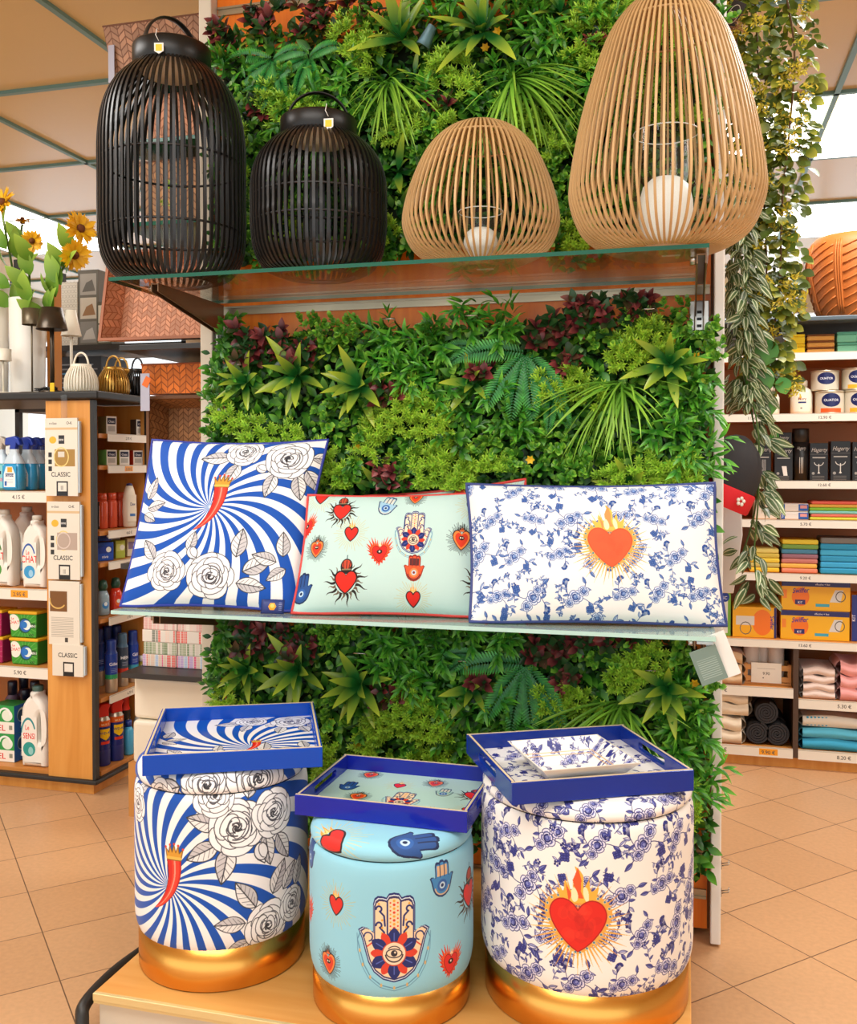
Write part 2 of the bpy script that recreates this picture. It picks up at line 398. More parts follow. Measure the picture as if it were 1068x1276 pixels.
def m_hamsa_big(C, x, y, s, rot=0, col='f0d3ab', navy='1f2a6a', red='d8402a'):
    T = TF(x, y, s, rot)
    for g, w in ((1.22, .05), (1.32, .03)):   # looped cord round the palm
        p = [(a*g, b*g-.1) for a, b in hamsa_outline() if b < 1.1]; p = [q for q in p]; n = len(p)
        R_side = [q for q in p if q[0] >= 0]; L_side = [q for q in p if q[0] < 0]
        C.stroke(T([(1.62*g/1.22,.85)]+[q for q in R_side if q[1] < .6]), w*s, '5a8fae'); C.stroke(T([(-a, b) for a, b in [(1.62*g/1.22,.85)]+[q for q in R_side if q[1] < .6]]), w*s, '5a8fae')
    for k in range(9):
        a = -pi/2+(k-4)*.38; C.disc(T([(1.62*cos(a), .15+1.75*sin(a))])[0], .05*s, 'd8b070', ry=.09*s)
    C.fill(T(hamsa_outline(1.05)), navy); C.fill(T(hamsa_outline(1.01)), 'd9e3ea'); C.fill(T(hamsa_outline(.985)), '3a3560'); C.fill(T(hamsa_outline(.94)), col)
    for sx in (-1, 1):
        C.stroke(T([(sx*.31, 2.45), (sx*.31, .9)]), .07*s, navy); C.stroke(T([(sx*.9, 2.2), (sx*.9, .6)]), .05*s, navy)
        for oy in (0, -.75):
            p = [(sx*(.68+.16*cos(t)*(1-t/9)), 2.05+oy+.18*sin(t)*(1-t/9)) for t in [k*.45 for k in range(14)]]
            C.stroke(T([(sx*.42, 1.3+oy), (sx*.46, 1.75+oy)]+p[::-1][3:]), .08*s, navy)
        for oy in (2.3, 1.55, 1.2, .95): C.disc(T([(sx*(.55+.15*(oy > 2)), oy)])[0], .05*s, 'e8a030')
        p = [(sx*(1.2+.2*cos(t)), .75+.2*sin(t)) for t in [k*.5 for k in range(10)]]; C.stroke(T(p), .06*s, navy)
        C.stroke(T([(sx*1.0,.5),(sx*1.25,.3)]), .06*s, 'd8402a')
    for k in range(9):
        yy = 2.45-.18*k; C.disc(T([(0, yy)])[0], .06*s, red if k % 2 else 'e8a030')
        for sx in (-.17, .17): C.disc(T([(sx, yy-.09)])[0], .04*s, 'e8a030' if k % 2 else red)
    for k in range(12):
        a = pi/2+pi*k/6; rr = 1.22 if k % 2 == 0 else 1.12; w = .3 if k % 2 == 0 else .2
        ux, uy = cos(a), sin(a); pts = [(ux*.4-uy*w*.5, uy*.4+ux*w*.5), (ux*.85-uy*w, uy*.85+ux*w), (ux*rr, uy*rr), (ux*.85+uy*w, uy*.85-ux*w), (ux*.4+uy*w*.5, uy*.4-ux*w*.5)]
        C.fill(T([(p*.98, q*.98) for p, q in smooth_curve(pts, 4)]), navy if k % 2 == 0 else red)
        if k % 2 == 0: C.stroke(T([(ux*.6, uy*.6), (ux*.95, uy*.95)]), .05*s, '5566b8')
    C.disc(T([(0,0)])[0], .57*s, 'c8482e'); C.disc(T([(0,0)])[0], .52*s, 'f2d8b8')
    C.stroke(T(circ(0,.02,.36,20,.2)), .05*s, '2c2a34', closed=True); C.disc(T([(0,.02)])[0], .15*s, '2c2a34'); C.disc(T([(.04,.06)])[0], .05*s, 'f2d8b8')
    C.stroke(T(circ(0,0,.4,16,.38,pi*1.05,pi*1.95)), .06*s, '2c2a34'); C.stroke(T(circ(0,.1,.3,10,.25,.5,2.6)), .04*s, '2c2a34')
def m_hamsa_small(C, x, y, s, rot=0, body='3f86c0', finger='d9b58c', line='20335e', palm='2f60a8'):
    T = TF(x, y, s*.42, rot)
    C.fill(T(hamsa_outline(1.08)), line); C.fill(T(hamsa_outline(.96)), body)
    C.fill(T([(-.75,2.3),(.75,2.3),(.75,1.1),(-.75,1.1)]), finger)
    for sx in (-.31, .31): C.stroke(T([(sx,2.5),(sx,1.0)]), .12*s*.42, line)
    C.disc(T([(0,0)])[0], .7*s*.42, palm); C.disc(T([(0,0)])[0], .4*s*.42, 'bcd8e8'); C.disc(T([(0,0)])[0], .2*s*.42, line)
    C.stroke(T(circ(0,-.1,1.0,14,.95,pi*1.05,pi*1.95)), .16*s*.42, finger)
def m_chili(C, x, y, s, rot=0):
    """crowned red chili, top at +1, curling to a point at the lower left"""
    T = TF(x, y, s, rot)
    cl = smooth_curve([(.28,.62),(.3,.3),(.26,-.05),(.1,-.45),(-.18,-.8),(-.48,-1.02)], 8); n = len(cl)
    def band(f0, f1, g=1.):
        a = []; b = []
        for i, p in enumerate(cl):
            t = i/(n-1); q = cl[min(i+1,n-1)]-cl[max(i-1,0)]; q = q/(np.hypot(*q)+1e-9); w = .23*(1-t**1.7)*g+.008
            nx = np.array((-q[1], q[0])); a.append(p+nx*w*f0); b.append(p+nx*w*f1)
        return [tuple(p) for p in a]+[tuple(p) for p in b[::-1]]
    C.fill(T(band(-1.08, 1.08)), '8e1a12'); C.fill(T(band(-.95, .98)), 'd6281c'); C.fill(T(band(-.35, .75)), 'e8412c'); C.fill(T(band(-.05, .25, .9)), 'f4907a')
    cr = [(.04,.6),(-.02,.96),(.1,.82),(.14,1.04),(.22,.84),(.29,1.08),(.35,.84),(.44,1.04),(.47,.82),(.6,.94),(.53,.6)]
    C.fill(T(cr), 'd89a30'); C.stroke(T(cr), .03*s, '8a5a1a', closed=True)
    for p in ((-.02,.98),(.14,1.06),(.29,1.1),(.44,1.06),(.6,.96)): C.disc(T([p])[0], .04*s, 'e04028')
    C.stroke(T([(.05,.66),(.52,.66)]), .09*s, 'e8b850')
def blob(cx, cy, a, b, ang, r, n=18, wob=.08):
    ph = [r.random()*6.28 for _ in range(3)]; ca, sa = cos(ang), sin(ang); out = []
    for k in range(n):
        t = 2*pi*k/n; q = 1+wob*(sin(2*t+ph[0])+.6*sin(3*t+ph[1]))
        u, v = a*cos(t)*q, b*sin(t)*q; out.append((cx+u*ca-v*sa, cy+u*sa+v*ca))
    return out
def m_leaf(C, x, y, s, rot=0, fillc='eceae8', line='3a3a40', w=.42, veins=5):
    T = TF(x, y, s, rot); top = []; bot = []
    for i in range(11):
        t = i/10; h = w*sin(pi*t**.8)**.9*(1 if i < 10 else 0); top.append((t*1.6, h)); bot.append((t*1.6, -h))
    C.fill(T(top+bot[::-1]), fillc); C.fill(T([(a, b*.9) for a, b in bot]+[(a, 0) for a, b in top[::-1]]), 'c9c6c8' if fillc == 'eceae8' else fillc)
    C.stroke(T(top+bot[::-1]), .045*s, line, closed=True); C.stroke(T([(0,0),(1.55,0)]), .05*s, line)
    for k in range(1, veins+1):
        t = k/(veins+1); h = w*sin(pi*t**.8)*.8
        for sg in (1, -1): C.stroke(T([(t*1.5-.1, 0), (t*1.5+.16, sg*h)]), .025*s, line, .7)
def m_rose(C, x, y, s, rot=0, seed=1, base='f2f0ef'):
    r = random.Random(seed); T = TF(x, y, s, rot)
    def petal(cx, cy, a, b, ang, sh):
        p = blob(cx, cy, a, b, ang, r); C.fill(T(p), base)
        C.fill(T([(cx+(u-cx)*.85+cx*.04, cy+(v-cy)*.85+cy*.04) for u, v in p]), 'fbfafa')
        n = len(p)
        for k in range(14):   # hatching at the throat side of the petal
            t = ang+pi/2+pi+(k-6.5)*.13; q = (cx+a*.0-cos(ang-pi/2)*0, cy)
        C.stroke(T(p), .028*s, '3c3c44', closed=True)
    for ring, n, rad, sz in ((0, 6, .62, .5), (1, 5, .42, .46), (2, 5, .26, .38), (3, 4, .13, .27)):
        o = r.random()*6
        for k in range(n):
            a = o+2*pi*k/n; cx, cy = rad*cos(a), rad*sin(a)
            petal(cx, cy, sz*(1.0+.15*r.random()), sz*.72, a+pi/2, 0)
            for h in range(5):
                t = (h-2)*.16; ri = rad-sz*.35
                C.stroke(T([(ri*cos(a+t)*.9, ri*sin(a+t)*.9), ((ri+sz*.35)*cos(a+t*.8), (ri+sz*.35)*sin(a+t*.8))]), .02*s, '8d8b90', .75, w1=.006*s)
    for k in range(4):
        a = r.random()*6; C.stroke(T([((.03+.055*t)*cos(a+t*1.1+k*1.6), (.03+.055*t)*sin(a+t*1.1+k*1.6)) for t in [i*.35 for i in range(9)]]), .045*s, '2b2b32')
    for k in range(3): C.stroke(T(circ(0, 0, .16+.13*k, 10, None, k*2.2, k*2.2+2.6)), .05*s, '55555c')
    C.disc(T([(0,0)])[0], .05*s, '44444a')
def m_bud(C, x, y, s, rot=0):
    T = TF(x, y, s, rot); C.fill(T(circ(0,0,.5,16,.62)), 'f0eeee'); C.stroke(T(circ(0,0,.5,16,.62)), .07*s, '3a3a40', closed=True)
    C.stroke(T(circ(.1,0,.25,10,.5,1.2,4.6)), .06*s, '55555c'); C.stroke(T([(-.4,-.4),(0,-.9),(.4,-.35)]), .07*s, '3a3a40')
def rose_spray(C, x, y, s, rot, roses, leaves, buds=()):
    T = TF(x, y, s, rot)
    for (a, b, q, ang) in leaves:
        p = T([(a, b)])[0]; m_leaf(C, p[0], p[1], q*s, rot+ang)
    for (a, b, q, ang) in buds:
        p = T([(a, b)])[0]; m_bud(C, p[0], p[1], q*s, rot+ang)
    for i, (a, b, q) in enumerate(roses):
        p = T([(a, b)])[0]; m_rose(C, p[0], p[1], q*s, rot+i, seed=3+i*7+int(abs(x)*1000))
def swirl(C, cx, cy, n, k, scale, blue='1646b8', white='f6f4f2', p=1.0):
    X, Y = C.grid(); dx, dy = X-cx, Y-cy; r = np.hypot(dx, dy)/scale; th = np.arctan2(dy, dx)
    f = ((th+k*r**p)*n/(2*pi)) % 1.0; aa = np.clip(np.hypot(dx, dy)*2*pi/n*C.k, 1e-3, None)
    d = (np.abs(f-.5)-.25)*aa; w = np.clip(d+.5, 0, 1)[...,None]
    core = np.clip((r*scale)/.006, 0, 1)[...,None]
    C.a[:] = (np.array(C.c(white), np.float32)*w+np.array(C.c(blue), np.float32)*(1-w))
    C.a[:] = C.a*core+np.array(C.c(white), np.float32)*(1-core)
# --- toile sprigs
def t_flower(C, x, y, s, ink, r, rot=0):
    T = TF(x, y, s, rot)
    for ring, n, rad, sz in ((0, 5, .62, .46), (1, 4, .34, .36)):
        o = r.random()*6
        for k in range(n):
            a = o+2*pi*k/n; p = blob(rad*cos(a), rad*sin(a), sz, sz*.7, a+pi/2, r, 12)
            C.fill(T(p), ink[3], .95); C.stroke(T(p), .065*s, ink[0], closed=True)
            for t in (-.3, -.15, 0, .15, .3): C.stroke(T([((rad-.25)*cos(a+t), (rad-.25)*sin(a+t)), ((rad+sz*.1)*cos(a+t), (rad+sz*.1)*sin(a+t))]), .07*s, ink[1], .85, w1=.02*s)
    C.fill(T(blob(.05, -.05, .34, .3, 0, r, 12)), ink[2]); C.stroke(T(circ(.0, 0, .36, 14, .34, .3, 4.6)), .16*s, ink[0]); C.stroke(T(circ(.02, .02, .19, 10, .18, 2, 6)), .1*s, ink[1])
def t_twig(C, x, y, s, rot, ink, r):
    T = TF(x, y, s, rot); st = [tuple(p) for p in smooth_curve([(-1.2,-.3),(-.3,0),(.5,.1),(1.3,.6)], 4)]; C.stroke(T(st), .07*s, ink[0])
    for k in range(5):
        p = T([(-.9+.5*k, -.15+.14*k)])[0]; t_leaf(C, p[0], p[1], s*.5, rot+(1.0 if k % 2 else -.9), ink, r.random() < .5)
    if r.random() < .6:
        for k in range(5):
            b = (1.3+.3*cos(k*1.3), .75+.3*sin(k*1.3)); C.stroke(T([(1.2,.55), b]), .05*s, ink[0]); C.disc(T([b])[0], .15*s, ink[k % 2])
def t_leaf(C, x, y, s, rot, ink, dark=False):
    T = TF(x, y, s, rot); top = [(t*1.5, .3*sin(pi*t**.85)) for t in [i/8 for i in range(9)]]; bot = [(a, -b) for a, b in top]
    C.fill(T(top+bot[::-1]), ink[1] if dark else ink[3], .9 if dark else .8); C.fill(T(top+[(0,0)]), ink[2], .7)
    C.stroke(T(top+bot[::-1]), .07*s, ink[0], closed=True); C.stroke(T([(0,0),(1.4,0)]), .06*s, ink[0])
def t_sprig(C, x, y, s, rot, ink, r):
    T = TF(x, y, s, rot)
    stem = [tuple(p) for p in smooth_curve([(-2.0,-1.4),(-.9,-.7),(0,0),(.9,.9),(1.3,1.9)], 5)]; C.stroke(T(stem), .08*s, ink[0])
    side = [tuple(p) for p in smooth_curve([(0,0),(1.0,-.2),(1.9,-.8),(2.6,-.9)], 5)]; C.stroke(T(side), .07*s, ink[0])
    up = [tuple(p) for p in smooth_curve([(-.6,-.5),(-1.0,.4),(-1.2,1.3)], 5)]; C.stroke(T(up), .06*s, ink[0])
    for (a, b, q, g, dk) in ((-1.6,-1.2,.7,3.6,1),(-1.1,-.9,.6,2.2,0),(1.5,-.6,.65,-.9,1),(2.1,-.85,.7,.4,0),(2.5,-.9,.6,-.6,1),(1.0,1.1,.6,-.2,0),(1.2,1.7,.6,1.9,1),(-1.15,.9,.5,2.6,0),(-.9,.3,.5,3.4,1)):
        p = T([(a, b)])[0]; t_leaf(C, p[0], p[1], q*s, rot+g, ink, dk)
    for k in range(7):
        a = 1.0+k*.32; b = (-1.2+.6*cos(a)+.05*k, 1.5+.7*sin(a)); C.stroke(T([(-1.15,1.1), b]), .045*s, ink[0]); C.disc(T([b])[0], .16*s, ink[1 if k % 2 else 0])
    for k in range(9):
        b = (1.35+.28*(k % 3), -1.3-.25*(k//3)); C.disc(T([b])[0], .17*s, ink[1], .9); C.stroke(T(circ(b[0], b[1], .16, 8)), .05*s, ink[0], closed=True)
    for (a, b, q) in ((-.1,0,.95),(.95,.75,.72),(-.85,-.75,.62)):
        p = T([(a, b)])[0]; t_flower(C, p[0], p[1], q*s, ink, r, r.random()*6)
def toile(C, w, h, step, s, ink, seed, y0=0., jit=.12):
    r = random.Random(seed); ny = int(h/step)+2; nx = int(w/step)+2
    for j in range(ny):
        for i in range(nx+1):
            x = -w/2+(i-.5+.5*(j % 2))*step+(r.random()-.5)*step*jit*2; y = y0+j*step*.92+(r.random()-.5)*step*jit*2
            for q in range(3):
                a = r.random()*6.28; t_twig(C, x+cos(a)*step*.45, y+sin(a)*step*.42, s*(.6+.3*r.random()), r.random()*6.28, ink, r)
            t_sprig(C, x, y, s*(.85+.3*r.random()), r.choice((0, .3, -.35, .7, 3.4, 2.9, -.9)), ink, r)
def m_sun_heart(C, x, y, s, heart, heart2, ray, gem, flame1, flame2):
    T = TF(x, y, s); r = random.Random(9)
    for k in range(56):
        a = 2*pi*k/56; L = 1.95 if k % 2 == 0 else 1.65; w = .055; hx, hy = cos(a), sin(a)*.95+.02
        C.fill(T([(hx*.6-hy*w, hy*.6+hx*w), (hx*L, hy*L), (hx*.6+hy*w, hy*.6-hx*w)]), ray if k % 3 else flame2, .95)
    C.fill(T([(a*1.2, b*1.14+.02) for a, b in HEART]), ray)
    for k in range(1, 48, 2):
        a, b = HEART[k]; p = (a*1.13, b*1.09+.02); C.disc(T([p])[0], .055*s, 'e8e0c0'); C.disc(T([p])[0], .04*s, gem)
    f = [(-.55,.75),(-.75,1.25),(-.5,1.15),(-.45,1.55),(-.22,1.2),(-.05,1.75),(-.1,2.05),(.18,1.75),(.2,1.3),(.38,1.6),(.45,1.2),(.72,1.35),(.55,.75)]
    C.fill(T([tuple(p) for p in smooth_curve(f, 3)]), flame2)
    C.fill(T([(-.32,.8),(-.42,1.4),(-.2,1.05)]), flame1); C.fill(T([(-.02,.95),(-.18,1.55),(.0,2.02),(.12,1.6),(.1,1.2),(.2,.95)]), flame1)
    C.fill(T(blob(-.12,1.05,.12,.26,0,r)), 'ffe9b8'); C.fill(T(blob(.28,1.1,.1,.26,.2,r)), 'ffe9b8')
    C.fill(T(HEART), heart)
    for k in range(26):   # watercolour mottling of the print
        a, b = (r.random()-.5)*1.3, (r.random()-.45)*1.1
        if abs(a)*.9 > .75-abs(b-.25)*.7: continue
        C.fill(T(blob(a, b, .2+.15*r.random(), .14+.1*r.random(), r.random()*3, r)), heart2 if k % 2 else 'ff5a38', .14)
    C.stroke(T(HEART), .04*s, heart2, closed=True)
INK_N = ('1c1f62', '32378e', '8288c4', 'e2e0ee'); INK_B = ('1f3f86', '4468ac', '8ca6d4', 'e0e6f4')
# ------------------------------------------------------------------ the printed fabrics
BLUE = '0a50b2'
def canvas_swirl_pouf(Rb, z0, z1):
    W = 2*pi*Rb; C = Canvas(W, z1-z0, 1500, 'ffffff', z0); swirl(C, -.102, .292, 24, .62, .2, BLUE)
    rose_spray(C, .025, .398, .054, 0, [(0,0,1.0),(1.35,.25,.85),(-.75,1.1,.75)], [(-.5,.1,.75,2.9),(-.6,-.5,.75,3.6),(-.25,-.6,.8,4.5),(.4,.9,.7,1.3),(1.0,-.4,.7,4.9),(1.5,-.5,.7,5.2)], [(.85,-.95,.5,.3)])
    rose_spray(C, .085, .222, .05, 0, [(0,-.3,.95),(1.2,.1,.7)], [(-.5,.5,.8,2.2),(-.9,.0,.7,3.1),(.2,.8,.8,1.1),(.7,.8,.7,.9),(-.7,-.7,.6,3.5),(1.4,.7,.7,1.2)])
    rose_spray(C, -.2, .42, .04, .5, [(0,0,.9)], [(.5,.3,.7,.5),(-.5,.2,.7,2.5)])
    m_chili(C, -.107, .305, .058, 0); return C
def canvas_swirl_flat(w, h, cx, cy, chili, n=24, k=.62, rs=1.0):
    C = Canvas(w, h, 1500, 'ffffff'); swirl(C, cx, cy, n, k, .2, BLUE)
    rose_spray(C, -.095*rs, -.14*rs, .06*rs, 0, [(0,.1,.8),(1.75,-.05,.95)], [(.8,.9,.5,1.4),(2.7,.7,.7,1.5),(3.0,.15,.75,.5),(2.8,-.3,.7,-.1),(-.6,.6,.6,2.2)], [(.95,.85,.4,.5)])
    rose_spray(C, 14e-2*rs, .15*rs, .055*rs, 0, [(0,0,1.0),(-1.9,.35,.8)], [(-2.4,.0,.8,3.2),(-2.0,-.3,.7,4.4),(-.4,-.8,.7,4.5),(.5,-.8,.7,5.0),(.8,-.5,.7,5.4),(.9,.1,.6,.2)], [(-1.0,-.55,.4,1)])
    rose_spray(C, -.18*rs, .03*rs, .045*rs, 0, [], [(0,.3,.8,1.3),(.1,-.2,.7,.2),(-.1,-.5,.6,-.5)])
    rose_spray(C, .17*rs, -.09*rs, .045*rs, 0, [], [(0,0,.8,1.7),(-.3,-.3,.8,2.9),(.2,-.6,.7,3.8)])
    m_chili(C, cx, cy+.01*rs, chili, 0); return C
TEAL_P = '92cfe2'; TEAL_C = 'bfdcd6'
def canvas_teal_pouf(Rb, z0, z1):
    W = 2*pi*Rb; C = Canvas(W, z1-z0, 1800, TEAL_P, z0)
    m_hamsa_big(C, .004, .252, .0355)
    for k in (0, 1, -1):   # the repeat runs round the pouf
        o = k*.42
        m_gold_heart(C, -.1+o, .318, .0175); m_hamsa_small(C, .0895+o, .352, .034); m_hair_heart(C, -.118+o, .215, .0185, .1); m_flame_heart(C, .108+o, .215, .02, -.15)
        m_crown_heart(C, .168+o, .31, .025); m_hamsa_small(C, -.19+o, .37, .034, 0, '27508f', '27508f', '17284f'); m_flame_heart(C, -.198+o, .275, .02)
    return C
def canvas_teal_flat(w, h, s=1., bg=TEAL_C):
    C = Canvas(w, h, 1500, bg)
    X = lambda a: a*w/2
    Yv = lambda a: a*h/2
    m_hamsa_big(C, X(.24), Yv(.12), .0225*s, col='f0dcc0')
    for (f, a, b, q) in ((m_crown_heart,-.56,.62,.021),(m_crown_heart,-.43,-.55,.025),(m_crown_heart,.98,-.5,.025),(m_gold_heart,-.42,.22,.017),(m_hair_heart,-.8,.0,.018),(m_hair_heart,.74,.14,.021),
                         (m_flame_heart,-.1,-.1,.02),(m_flame_heart,-.97,.4,.019),(m_gold_heart,.27,-.8,.017),(m_gold_heart,.84,.72,.017),(m_hair_heart,.22,.88,.016),(m_gold_heart,-.83,.93,.018)):
        f(C, X(a), Yv(b), q*s)
    m_hamsa_small(C, X(-.08), Yv(.66), .03*s, -.3, '9ec6dc', 'd8d8cc'); m_hamsa_small(C, X(.27), Yv(-.4), .03*s, 0, 'e8572e', '5a2a2a', '8a2418', 'f08a50'); m_hamsa_small(C, X(-.92), Yv(-.7), .036*s, 0, '27508f', '27508f', '17284f')
    return C
def canvas_teal_tray(w, h):
    C = Canvas(w, h, 1500, 'b4d6cc')
    X = lambda a: a*w/2
    Yv = lambda a: a*h/2
    m_hamsa_big(C, X(.06), Yv(-.3), .021, col='f0d8b0')
    for (f, a, b, q) in ((m_hair_heart,-.62,.8,.017),(m_gold_heart,-.12,.42,.014),(m_hair_heart,.3,.68,.017),(m_crown_heart,.88,.3,.02),(m_hair_heart,-.5,-.25,.018),(m_flame_heart,.6,-.62,.02),(m_gold_heart,.93,-.35,.014),(m_flame_heart,-.85,-.7,.018)): f(C, X(a), Yv(b), q)
    m_hamsa_small(C, X(.5), Yv(.25), .026, 0, '9ec6b8', 'd0d0b8'); m_hamsa_small(C, X(-.74), Yv(.12), .03, 0, '27508f', '27508f', '17284f'); return C
def canvas_toile(w, h, step, s, ink, seed, bg='f4f1ee', y0=None, sun=None):
    C = Canvas(w, h, 1500, bg, y0); toile(C, w*1.1, h*1.15, step, s, ink, seed, C.y0-.02)
    if sun: m_sun_heart(C, *sun)
    return C
# ================================================================== SETTING
ORANGE = wood('orange_wood', 'f0851e', 'e06c0c', axis=2, rough=.32, scale=1.2)
BEECH = wood('beech', 'e0a050', 'd08a38', axis=2, rough=.4, scale=1.0)
SHELFWOOD = wood('shelf_wood', 'd8924a', 'c47c34', axis=0, rough=.4)
STEEL = mat('steel', 'c8c4bc', rough=.28, metal=1.)
ALU = mat('aluminium', 'a89c84', rough=.32, metal=1.)
WHITEP = mat('white_powder', 'f2efe9', rough=.45)
CREAMP = mat('cream_metal', 'd9cdb8', rough=.4)
BLACKR = mat('black_rubber', '24221f', rough=.45)
DARKST = mat('dark_steel', '8a6a50', rough=.3, metal=.7)
GLASS = glass('clear_glass', (.97, 1.0, .985))
GEDGE = mat('glass_edge_green', '1d5c48', rough=.15, spec=.3)
GEDGE2 = mat('glass_edge_pale', 'b4d8cc', rough=.15, spec=.6)
STRIP = mat('price_strip', 'e8e2d4', rough=.35)

def floor_mat():
    m = bpy.data.materials.new('floor_tiles'); nt, N, L, b = nodes_of(m)
    tc = N.new('ShaderNodeTexCoord'); mp = N.new('ShaderNodeMapping'); mp.inputs['Rotation'].default_value = (0, 0, R_(45)); mp.vector_type = 'POINT'
    a = Vector((.2615, 2.171)); mp.inputs['Location'].default_value = (-(a.x*cos(R_(45))-a.y*sin(R_(45))), -(a.x*sin(R_(45))+a.y*cos(R_(45))), 0)
    br = N.new('ShaderNodeTexBrick'); br.offset = 0; br.squash = 1
    for k, v in (('Scale', 1), ('Brick Width', .2335), ('Row Height', .2335), ('Mortar Size', .0013), ('Mortar Smooth', .1), ('Bias', 0)): br.inputs[k].default_value = v
    br.inputs['Color1'].default_value = l4('d0a276'); br.inputs['Color2'].default_value = l4('c99a6e'); br.inputs['Mortar'].default_value = l4('6b4c34')
    L.new(tc.outputs['Object'], mp.inputs['Vector']); L.new(mp.outputs['Vector'], br.inputs['Vector'])
    n = N.new('ShaderNodeTexNoise'); n.inputs['Scale'].default_value = 90; n.inputs['Detail'].default_value = 4; L.new(tc.outputs['Object'], n.inputs['Vector'])
    h = N.new('ShaderNodeHueSaturation'); mr = N.new('ShaderNodeMapRange'); mr.inputs['To Min'].default_value = .84; mr.inputs['To Max'].default_value = 1.14
    L.new(n.outputs['Fac'], mr.inputs['Value']); L.new(mr.outputs['Result'], h.inputs['Value']); L.new(br.outputs['Color'], h.inputs['Color'])
    L.new(h.outputs['Color'], b.inputs['Base Color'])
    n2 = N.new('ShaderNodeTexNoise'); n2.inputs['Scale'].default_value = 3; L.new(tc.outputs['Object'], n2.inputs['Vector'])
    m2 = N.new('ShaderNodeMapRange'); m2.inputs['To Min'].default_value = .22; m2.inputs['To Max'].default_value = .5; L.new(n2.outputs['Fac'], m2.inputs['Value']); L.new(m2.outputs['Result'], b.inputs['Roughness'])
    return m
fl = MB().box((-1, 3.2, -.05), (13, 13, .1)).build('floor', floor_mat()); tag(fl, kind='structure')
# floor object coords: keep the tile grid in world coordinates
ceil_m = mat('ceiling_tile', 'e8d29a', rough=.22, spec=.5)
CZ = 2.55; TS = .87
LIGHTP = emit('luminous_panel', 'fff8ee', 4.0)
GRID = mat('ceiling_grid_bar', '6f9a98', rough=.4, metal=.3)
ce = MB().box((-1, 3.2, CZ+.06), (13, 13, .1)).build('ceiling', ceil_m); tag(ce, kind='structure')
gb = MB()
gx0, gy0 = -2.03, 3.36
for k in range(-5, 8):
    gb.box((gx0+TS*k, 3.2, CZ+.004), (.022, 13, .016))
    if -4 <= k: gb.box((-1, gy0+TS*k, CZ+.0035), (13, .022, .015))
tag(gb.build('ceiling_grid', GRID), kind='structure')
# walls with two big bright shop windows at the back
WALLW = mat('wall_paint', 'f4efe4', rough=.6)
def wall(name, boxes, m=WALLW):
    b = MB()
    for c, d in boxes: b.box(c, d)
    return tag(b.build(name, m), kind='structure')
wall('wall_back', [((-1, 9.0, .3), (13, .1, .6)), ((-1, 9.0, 2.52), (13, .1, .2)), ((-1.75, 9, 1.5), (2.0, .1, 2)), ((5.2, 9, 1.5), (.6, .1, 2))])
wall('wall_left', [((-7.5, 3.2, 1.3), (.1, 13, 2.6))]); wall('wall_right', [((5.5, 3.2, 1.3), (.1, 13, 2.6))])
WFR = mat('window_frame_paint', 'e9e4da', rough=.4)
WGL = glass('window_glass', (1, 1, 1))
for i, (a, b_) in enumerate(((-7.45, -2.75), (-.75, 4.9))):
    f = MB(); w = b_-a; cx = (a+b_)/2
    for z in (.63, 2.39): f.box((cx, 8.98, z), (w, .08, .06))
    for k in range(4): f.box((a+.03+(w-.06)*k/3, 8.98, 1.5), (.06, .08, 1.8))
    o = tag(f.build('window_%d' % (i+1), WFR), kind='structure')
    MB().box((cx, 9.0, 1.5), (w, .006, 1.76)).build('window_pane', WGL, o)
# ================================================================== GONDOLA with the slatted orange back
YW = 2.2
G = thing('display_gondola', 'orange slatwall display gondola with grey posts and a low beech base', 'shop display', (-.54, 2.2, 0))
def gl(x, y, z): return (x+.54, y-2.2, z)
zc = [.098, .193, .62, .83, 1.03, 1.23, 1.431, 1.63, 1.83, 2.0, 2.171, 2.36]
bp = MB(); 
bp.box(gl(-.542, YW+.012, 1.27), (1.182, .024, 2.5)); bp.build('back_panel', ORANGE, G)
for z in zc: 
    c = MB(); c.box(gl(-.542, YW-.002, z+.008), (1.178, .006, .005)); c.box(gl(-.542, YW-.002, z-.008), (1.178, .006, .005)); c.box(gl(-.542, YW+.0005, z), (1.178, .003, .016))
    c.build('slat_channel', ALU, G)
MB().box(gl(-1.152, YW+.0, 1.27), (.034, .06, 2.53)).build('post', CREAMP, G, bevel=.003)
MB().box(gl(.066, YW-.004, 1.27), (.022, .07, 2.53)).build('post', WHITEP, G, bevel=.003)
MB().box(gl(-.542, YW+.05, 1.27), (1.2, .03, 2.53)).build('rear_panel', mat('dark_wood', '8a5a30', rough=.5), G)
for i, (x, dz) in enumerate(((-1.113, 0), (.025, 0))):
    pl = MB(); pl.box(gl(x, YW-.012, 1.36), (.042, .012, .09)); pl.box(gl(x-.009, YW-.022, 1.36), (.004, .02, .09)); pl.box(gl(x+.009, YW-.022, 1.36), (.004, .02, .09))
    o = pl.build('bracket_plate', STEEL, G, bevel=.002)
    dt = MB()
    for zz in (1.335, 1.35, 1.365, 1.38): dt.box(gl(x, YW-.0185, zz), (.01, .002, .006))
    dt.build('slot', BLACKR, o)
